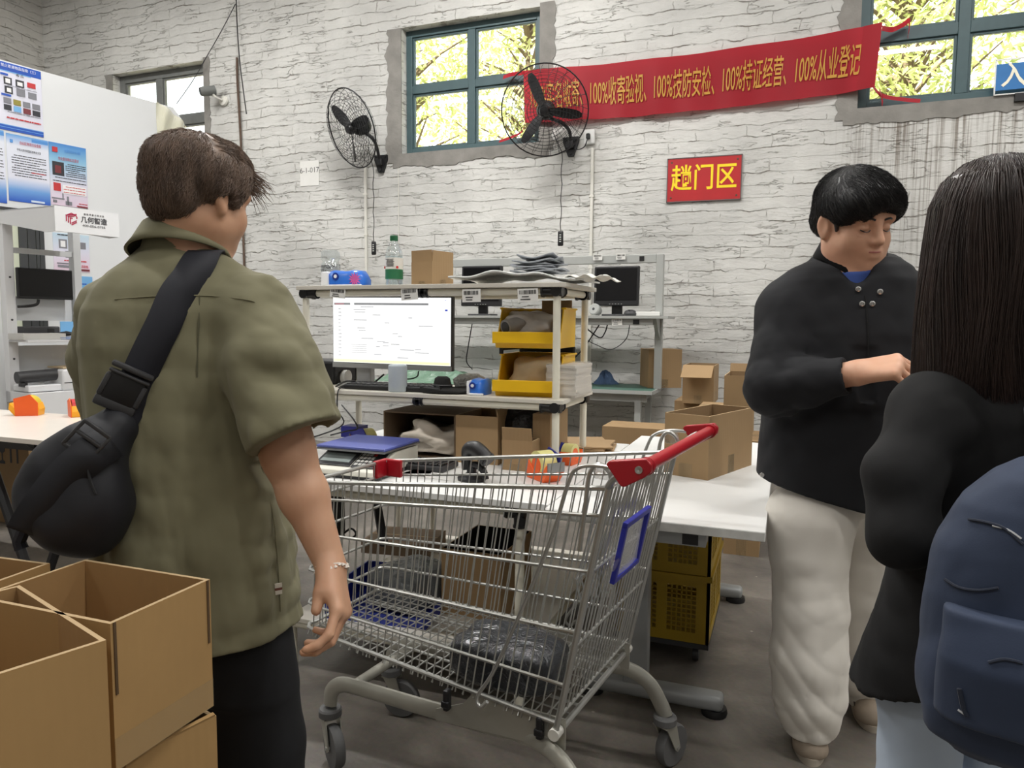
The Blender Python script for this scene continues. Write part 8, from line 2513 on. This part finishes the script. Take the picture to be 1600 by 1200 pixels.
# hair: heavy two-block cut with a swept fringe
def sc(prims, o, M, s):
    Mi = np.array(M, dtype=np.float32); out = []
    for fn, lo, hi, op, k in prims:
        cs = np.array([[(lo, hi)[i][0], (lo, hi)[j][1], (lo, hi)[l][2]] for i in (0, 1) for j in (0, 1) for l in (0, 1)], dtype=np.float32) * s @ Mi.T + A3(o)
        out.append(((lambda P, fn=fn: fn((P - A3(o)) @ Mi / s) * s), cs.min(0), cs.max(0), op, k * s))
    return out
hp2 = [P_ell((0, -.018, .052), (.089, .104, .088), .02), P_ell((0, .036, .066), (.074, .060, .050), .05), P_ell((.028, .066, .052), (.044, .026, .026), .04), P_ell((-.034, .064, .054), (.040, .026, .026), .04), P_ell((.070, .024, .040), (.018, .048, .032), .04), P_ell((-.070, .024, .040), (.018, .048, .032), .04), P_ell((0, -.070, -.010), (.068, .046, .052), .03)]
hc_cut = [P_ell((-.016, .124, -.016), (.066, .062, .066), .012, 'sub'), P_ell((.0, .080, -.060), (.10, .070, .068), .010, 'sub'), P_ell((.092, .0, -.034), (.030, .044, .048), .006, 'sub'), P_ell((-.092, .0, -.034), (.030, .044, .048), .006, 'sub')]
w6 = waves(61, 14, 50, 120, (1, .5, .7))
hair2 = sdf_mesh('hair', sc(hp2 + hc_cut, hc2, HM2, HS2), .0042, M_HAIRBL, man2, lambda P: .005 * w6(P), smooth_it=1, origin=baseR)
for s in (-1, 1):
    sdf_mesh('sideburn', sc([P_cone((s * .0755, .028, .020), (s * .0725, .032, -.018), .010, .005, .01)], hc2, HM2, HS2), .004, mat('hair_cropped', (52, 44, 42), .7), man2, origin=baseR)
def flow2(w, rg):
    q = HM2.transposed() @ (w - hc2) / HS2
    d = Vector((q.x - .02, q.y + .03, 0)); d = d / max(.02, d.length)
    if q.y > .02: d = d + Vector((-.5, .2, 0))
    d.z = -.25 - max(0, (.12 - q.z)) * 9
    return HM2 @ d.normalized()
surf_strands('hair_strands', M_HAIRBL, man2, hair2, 4200, 9, flow2, lambda w, rg: rg.uniform(.03, .06), .0011, 5, .004, baseR, None, .10)
# tee neck, collar, snaps
sdf_mesh('tshirt', [P_cone(neck2 + Vector((0, 0, .0)) - sR * .020 + rightR * .012, chest2 - sR * .03 + rightR * .02 + Vector((0, 0, .03)), .070, .085, .03)], .005, M_BLUET, man2, origin=baseR, post=[P_half(Q(1340, 424, 2.05), Vector((0, 0, 1)) + sR * -.45)])
CM2 = frame_f(fR) @ Matrix.Rotation(R(-16), 3, 'X')
cz2 = Q(1331, 398, 2.14) - baseR
def cring(rx, ry, z, drop=0.0):
    out = []
    for k in range(41):
        a = R(90 + 22) + (2 * math.pi - R(44)) * k / 40            # open at the front (+y)
        fr_ = max(0, math.sin(a))
        out.append(CM2 @ Vector((rx * math.cos(a), ry * math.sin(a), z - drop * fr_ ** 2)) + cz2)
    return out
b = MB(); b.loft([cring(.080, .082, -.030), cring(.074, .078, .028), cring(.078, .082, .036), cring(.088, .094, .026, .01), cring(.100, .112, -.018, .040), cring(.094, .104, -.016, .040)], cap=False, closed=False)
b.build('collar', M_JACK, man2, 'all', solid=.004)
bpy.context.view_layer.update()
M_SNAP = mat('snap_metal', (190, 190, 188), .25, .8)
for px, py in ((1341, 452), (1375, 456), (1347, 475), (1363, 475)):
    p = on_surface(jacket, px, py, .003)
    if p is None: continue
    MB().lathe([(0, 0), (.0075, 0), (.0078, .002), (.0045, .004), (.003, .002), (0, .002)], 14, p - baseR, frame_from(C0 - p)).build('snap_button', M_SNAP, man2, True)
def seam2(name, pts, r=.0022, m=M_COAT, src=jacket):
    q = [on_surface(src, x, y, .001) for x, y in pts]; q = [p - baseR for p in q if p is not None]
    if len(q) > 1: MB().tube(smooth_path(q, 4), r, 6).build(name, m, man2, True)
seam2('placket_seam', [(1352, 462), (1356, 520), (1358, 600)]); seam2('cuff_seam', [(1314, 566), (1318, 590), (1316, 612)])
p = on_surface(jacket, 1193, 742, .004)
if p is not None: MB().lathe([(0, 0), (.008, 0), (.006, .004), (0, .004)], 12, p - baseR, frame_from(C0 - p)).build('hem_toggle', M_SNAP, man2, True)
# trousers
wt1 = waves(71, 12, 12, 34, (1, 1, .15)); wt2 = waves(72, 9, 18, 42, (1, 1, .9), .8); wt3 = waves(73, 10, 30, 70, (1, 1, .4), .8)
def leg_rows(rows, d0, d1):
    out = []
    for i, (py, xl, xr) in enumerate(rows):
        d = d0 + (d1 - d0) * i / (len(rows) - 1)
        c = Q((xl + xr) / 2, py, d); out.append((c, (xr - xl) / 2 * d / FPX))
    return out
legA = leg_rows([(812, 1200, 1328), (860, 1203, 1320), (950, 1209, 1319), (1030, 1205, 1318), (1090, 1210, 1314), (1128, 1224, 1304), (1146, 1232, 1298)], 2.20, 2.22)
legB = leg_rows([(812, 1296, 1412), (860, 1304, 1402), (930, 1308, 1396), (1000, 1310, 1392), (1050, 1314, 1390), (1078, 1320, 1388)], 2.32, 2.46)
trA = []
for lg in (legA, legB):
    for (c0, r0), (c1, r1) in zip(lg, lg[1:]): trA.append(P_cone(c0, c1, r0 * .97, r1 * .97, .02))
trA += [P_cone(Q(1290, 770, 2.2), legA[0][0], .10, legA[0][1] * .97, .03), P_cone(Q(1320, 770, 2.24), legB[0][0], .10, legB[0][1] * .97, .03)]
trA.append(P_col([(Q(1300, 790).z, Q(1306, 790).dot(rightR) - baseR.dot(rightR), .03, .104, .09), (Q(1300, 720).z, Q(1306, 740).dot(rightR) - baseR.dot(rightR), .0, .095, .08)], baseR, VM, .04))
zA = Q(1265, 1090, 2.2).z
def creases(P):
    u = (P - A3(baseR)) @ A3(rightR); v = (P - A3(baseR)) @ A3(sR); z = P[:, 2]
    a = np.sin(30 * z + 22 * u + 9 * v + 1.6 * np.sin(17 * u + 5 * z)); c = np.sin(26 * z - 27 * u - 6 * v + 1.4 * np.sin(13 * z + 9 * u) + 1.0)
    return (1 - 2 * np.abs(a) ** .7) * .5 + (1 - 2 * np.abs(c) ** .7) * .5
def tfold(P):
    low = np.clip((.50 - P[:, 2]) / .40, 0, 1)
    return .016 * wt1(P) + (.0012 + .0055 * low) * creases(P) + .004 * wt3(P)
sdf_mesh('trousers', trA, .006, M_WHITEP, man2, tfold, None, smooth_it=1, origin=baseR, post=[P_half(Q(1265, 1148, 2.2), (0, 0, -1), 'sub', .001, np.array(Q(1265, 1148, 2.2)) - .2, np.array(Q(1265, 1148, 2.2)) + np.array([.2, .1, .2]))])
# shoes
def shoe(toe, heel, parent, org):
    toe = Vector(toe); heel = Vector(heel); d = (toe - heel); d.z = 0; L_ = d.length; d.normalize(); s = Vector((d.y, -d.x, 0)); up = Vector((0, 0, 1))
    pr = [P_cone(heel + d * .045 + up * .050, heel + d * .13 + up * .050, .040, .042, .03), P_cone(heel + d * .13 + up * .045, toe - d * .05 + up * .036, .043, .040, .03), P_ell(toe - d * .055 + up * .032, (.050, .050, .036), .02), P_cone(heel + d * .06 + up * .08, heel + d * .10 + up * .12, .040, .042, .02)]
    o = sdf_mesh('shoe', pr, .004, M_SHOE, parent, origin=org, post=[P_half((0, 0, .018), (0, 0, -1))], smooth_it=1)
    b = MB(); ring0 = []
    for k in range(36):
        a = 2 * math.pi * k / 36; c = heel + d * (L_ / 2); w = .050 * (1 - .12 * math.cos(a))
        ring0.append(c + d * (L_ / 2 * math.cos(a)) + s * (.046 + .006 * math.cos(a)) * math.sin(a))
    b.loft([[p - org for p in ring0], [p + up * .022 - org for p in ring0]]); b.build('sole', M_SOLE, o, True)
    bpy.context.view_layer.update()
    b = MB()
    for k in range(4):
        c = heel + d * (.115 + .022 * k) + up * (.098 - .012 * k)
        b.tube([c + s * .024 - org, c + up * .006 - org, c - s * .024 - org], .003, 6)
    b.build('laces', mat('lace_cream', (206, 196, 180), .8), o, True)
    b = MB()
    for sd in (-1, 1):
        b.tube(smooth_path([heel + d * .05 + s * (.041 * sd) + up * .05 - org, heel + d * .12 + s * (.045 * sd) + up * .065 - org, heel + d * .19 + s * (.043 * sd) + up * .04 - org], 4), .004, 6)
    b.build('side_stripe', mat('shoe_dark', (92, 84, 78), .7), o, True)
    return o
toe = onZ(1268, 1199, 0); dirS = (-sR * .93 + rightR * .10).normalized()
shoe(toe, toe - dirS * .28, man2, baseR)
hb = Vector((legB[-1][0].x, legB[-1][0].y, 0)); shoe(hb + dirS * .16, hb - dirS * .12, man2, baseR)

# ------------------------------------------------------------------ the woman in the black coat (far right, seen from behind)
DW = 1.20
sW = ray(1560, 600); sW.z = 0; sW.normalize(); rW = Vector((sW.y, -sW.x, 0))
fW = (sW * .86 - rW * .5).normalized()
VW = Matrix((rW, sW, Vector((0, 0, 1)))).transposed()
baseW = Vector((at(1560, 600, DW).x, at(1560, 600, DW).y, 0)); kW = DW / FPX
wom = root('person', 'woman with long dark hair, black coat and pale jeans at the right edge', baseW)
def Wp(px, py, d=DW): return at(px, py, d)
def rowsfrom(tab, d, bse, rt):
    out = []
    for py, xl, xr, ry in tab:
        p = at((xl + xr) / 2, py, d) - bse; out.append((p.z, p.dot(rt), 0, (xr - xl) / 2 * d / FPX, ry))
    return out
coat = [P_col(rowsfrom([(560, 1480, 1660, .07), (600, 1440, 1700, .09), (650, 1425, 1720, .105), (760, 1420, 1720, .11), (880, 1415, 1725, .12), (980, 1388, 1730, .125), (1060, 1362, 1735, .13), (1126, 1342, 1738, .13)], DW, baseW, rW), baseW, VW, .03, 2.5),
    P_cone(Wp(1456, 650, 1.19), Wp(1408, 740, 1.17), .056, .056, .04), P_cone(Wp(1408, 740, 1.17), Wp(1412, 836, 1.15), .056, .050, .02), P_cone(Wp(1412, 836, 1.15), Wp(1440, 856, 1.30), .050, .040, .02), P_ell(Wp(1462, 640, 1.2), (.06, .06, .045), .05), P_ell(Wp(1672, 640, 1.2), (.06, .06, .045), .05), P_cone(Wp(1676, 650, 1.2), Wp(1704, 830, 1.16), .058, .052, .04), P_cone(Wp(1704, 830, 1.16), Wp(1682, 850, 1.15) + fW * .17, .050, .040, .02)]
ww1 = waves(81, 12, 12, 30, (1, 1, .3)); ww2 = waves(82, 12, 26, 60, (1, 1, .6), .8)
hemW = Wp(1400, 1102)
coato = sdf_mesh('coat', coat, .0065, M_COAT, wom, lambda P: .012 * ww1(P) + .009 * ww2(P), None, smooth_it=2, origin=baseW, post=[P_half(Wp(1345, 1122), Vector((0, 0, -1)) - rW * -.34)])
hcW = Wp(1560, 378, 1.20)
HMW = frame_f((fW.x, fW.y, -.22))
bodyW = xform(head_prims(.95), hcW, HMW)
hipW = baseW + Vector((0, 0, .74)); nkW = Wp(1560, 520, 1.2)
elW = Wp(1416, 810, 1.17); wrW = Wp(1440, 852, 1.32)
bodyW += [P_cone(hcW + HMW @ Vector((0, -.02, -.05)), nkW, .05, .055, .03), P_cone(nkW, hipW, .075, .095, .05), P_cone(nkW + Vector((0, 0, -.08)), Wp(1468, 660, 1.19), .042, .036, .03), P_cone(Wp(1468, 660, 1.19), elW, .036, .030, .02), P_cone(elW, wrW, .034, .024, .02), P_cone(nkW + Vector((0, 0, -.08)), Wp(1680, 630, 1.2), .045, .04, .03), P_cone(Wp(1680, 630, 1.2), Wp(1700, 830, 1.15), .04, .034, .02), P_cone(Wp(1700, 830, 1.15), Wp(1680, 850, 1.15) + fW * .2, .034, .024, .02)]
bodyW += xform(hand_prims((35, 40, 30)), wrW, frame_f((sW.x + rW.x, sW.y + rW.y, .1))) + xform(hand_prims((35, 40, 30), mir=-1), Wp(1680, 850, 1.15) + fW * .2, frame_f((fW.x, fW.y, .15)))
jeans = []
for px_ in (1440, 1570):
    t_ = Wp(px_, 1090, 1.30); f_ = Vector((t_.x, t_.y, .07))
    jeans += [P_cone(hipW.lerp(t_, .3) + sW * .03, t_, .075, .066, .03), P_cone(t_, Vector((t_.x, t_.y, .06)), .066, .062, .02)]
    bodyW += [P_cone(hipW.lerp(t_, .4), t_, .05, .042, .03), P_cone(t_, f_, .042, .034, .02)]
    sdf_mesh('shoe', [P_cone(f_ + Vector((0, 0, -.02)) - fW * .04, f_ + fW * .15 + Vector((0, 0, -.03)), .042, .036, .02)], .008, MATS['pack_white'], wom, origin=baseW, post=[P_half((0, 0, 0), (0, 0, -1))])
sdf_mesh('body', bodyW, .005, M_SKIN1, wom, smooth_it=1, origin=baseW)
wjn = waves(91, 12, 16, 50, (1, 1, .5), .8)
sdf_mesh('jeans', jeans, .006, M_JEANS, wom, lambda P: .012 * wjn(P), smooth_it=1, origin=baseW)
# long straight hair
htab = [(248, 1545, 1585, .03), (258, 1516, 1622, .06), (282, 1490, 1654, .085), (320, 1472, 1668, .10), (380, 1462, 1672, .105), (450, 1453, 1674, .10), (520, 1447, 1676, .095), (590, 1443, 1678, .09), (650, 1442, 1676, .075), (690, 1450, 1672, .06)]
hrow = rowsfrom(htab, 1.18, baseW, rW)
wh1 = waves(95, 14, 30, 80, (1, 1, .06)); wh2 = waves(96, 10, 100, 220, (1, 1, .04))
sdf_mesh('hair', [P_col([(z, cx, cy - .015, rx, ry) for z, cx, cy, rx, ry in hrow], baseW, VW, .02, 2.1)], .0045, M_HAIRWO, wom, lambda P: .010 * wh1(P) + .003 * wh2(P), smooth_it=1, origin=baseW)
hz = sorted(hrow); hzz = [q[0] for q in hz]
def rootsW(rg):
    a = rg.uniform(math.pi * .85, math.pi * 2.15); out = []; n_ = 13
    z0 = hzz[-1] - rg.uniform(0.0, .04); z1 = hzz[0] + rg.uniform(-.06, .10); a1 = a + rg.gauss(0, .05); off = rg.uniform(-.003, .005)
    for i in range(n_):
        z = z0 + (z1 - z0) * i / (n_ - 1); zc_ = max(z, hzz[0])
        cx, rx, ry = [np.interp(zc_, hzz, [q[j] for q in hz]) for j in (1, 3, 4)]
        aa = a1 + .05 * math.sin(i * .7 + a * 5)
        lc = Vector((cx + (rx + off) * math.cos(aa), -.015 + (ry + off) * math.sin(aa), z))
        out.append(baseW + VW @ lc)
    return out
strands('hair_strands', M_HAIRWO, wom, rootsW, 3200, 15, origin=baseW, r0=.0009)

# ---- navy backpack
bpc = at(1640, 960, .96)
pk = thing('backpack', 'navy blue backpack worn by the woman at the right edge', 'backpack', bpc)
ptab = [(725, 1600, 1700, .06), (745, 1568, 1730, .075), (790, 1524, 1762, .09), (860, 1490, 1790, .10), (940, 1470, 1806, .105), (1040, 1460, 1812, .11), (1120, 1457, 1812, .11), (1168, 1466, 1806, .10), (1188, 1492, 1786, .08)]
prow = rowsfrom(ptab, .95, Vector((bpc.x, bpc.y, 0)), rW)
wp1 = waves(97, 12, 10, 30); wp2 = waves(98, 12, 24, 60, (1, 1, 1), .8)
pb = Vector((bpc.x, bpc.y, 0))
pack = sdf_mesh('pack_body', [P_col(prow, pb, VW, .02, 2.8)], .005, M_PACK, pk, lambda P: .012 * wp1(P) + .009 * wp2(P), smooth_it=2, origin=bpc)
front = sdf_mesh('front_pocket', [P_col([(at(1600, 1165, .87).z, at(1640, 1100, .95).dot(rW) - pb.dot(rW), -.085, .125, .055), (at(1600, 1060, .87).z, at(1640, 1100, .95).dot(rW) - pb.dot(rW), -.095, .125, .055), (at(1600, 980, .87).z, at(1640, 1100, .95).dot(rW) - pb.dot(rW), -.085, .12, .045)], pb, VW, .02, 3)], .005, M_PACK, pk, lambda P: .006 * wp1(P) + .003 * wp2(P), smooth_it=2, origin=bpc)
bpy.context.view_layer.update()
M_PACKD = cloth_mat('backpack_trim', (26, 34, 52), .05)
def onpack(pts, name, r, m):
    q = []
    for x, y in pts:
        best = None
        for s_ in (pack, front):
            p = on_surface(s_, x, y, .002)
            if p is not None and (best is None or (p - C0).length < (best - C0).length): best = p
        if best is not None: q.append(best - bpc)
    if len(q) > 1: MB().tube(smooth_path(q, 4), r * .5, 6).build(name, m, pk, True)
onpack([(1552, 822), (1575, 828), (1596, 842)], 'strap_highlight', .003, MATS['silver_plastic'])  # silver tube paints the grey highlight along the strap line
onpack([(1515, 812), (1540, 816), (1570, 826), (1598, 850)], 'top_seam', .004, M_PACKD)
onpack([(1478, 905), (1500, 918), (1530, 922), (1560, 918)], 'side_seam', .004, M_PACKD)
onpack([(1545, 1035), (1570, 1030), (1598, 1036)], 'pocket_zip', .004, M_PACKD)
onpack([(1500, 1075), (1506, 1105), (1512, 1118)], 'pull_tab', .006, M_PACKD)
onpack([(1498, 1108), (1505, 1113), (1512, 1117)], 'zip_slider', .003, MATS['silver_plastic'])
MB().tube(smooth_path([at(1640, 735, .97) - bpc, at(1640, 690, 1.03) - bpc, at(1620, 640, 1.10) - bpc], 6), .02, 8).build('shoulder_strap', M_PACKD, pk, True)
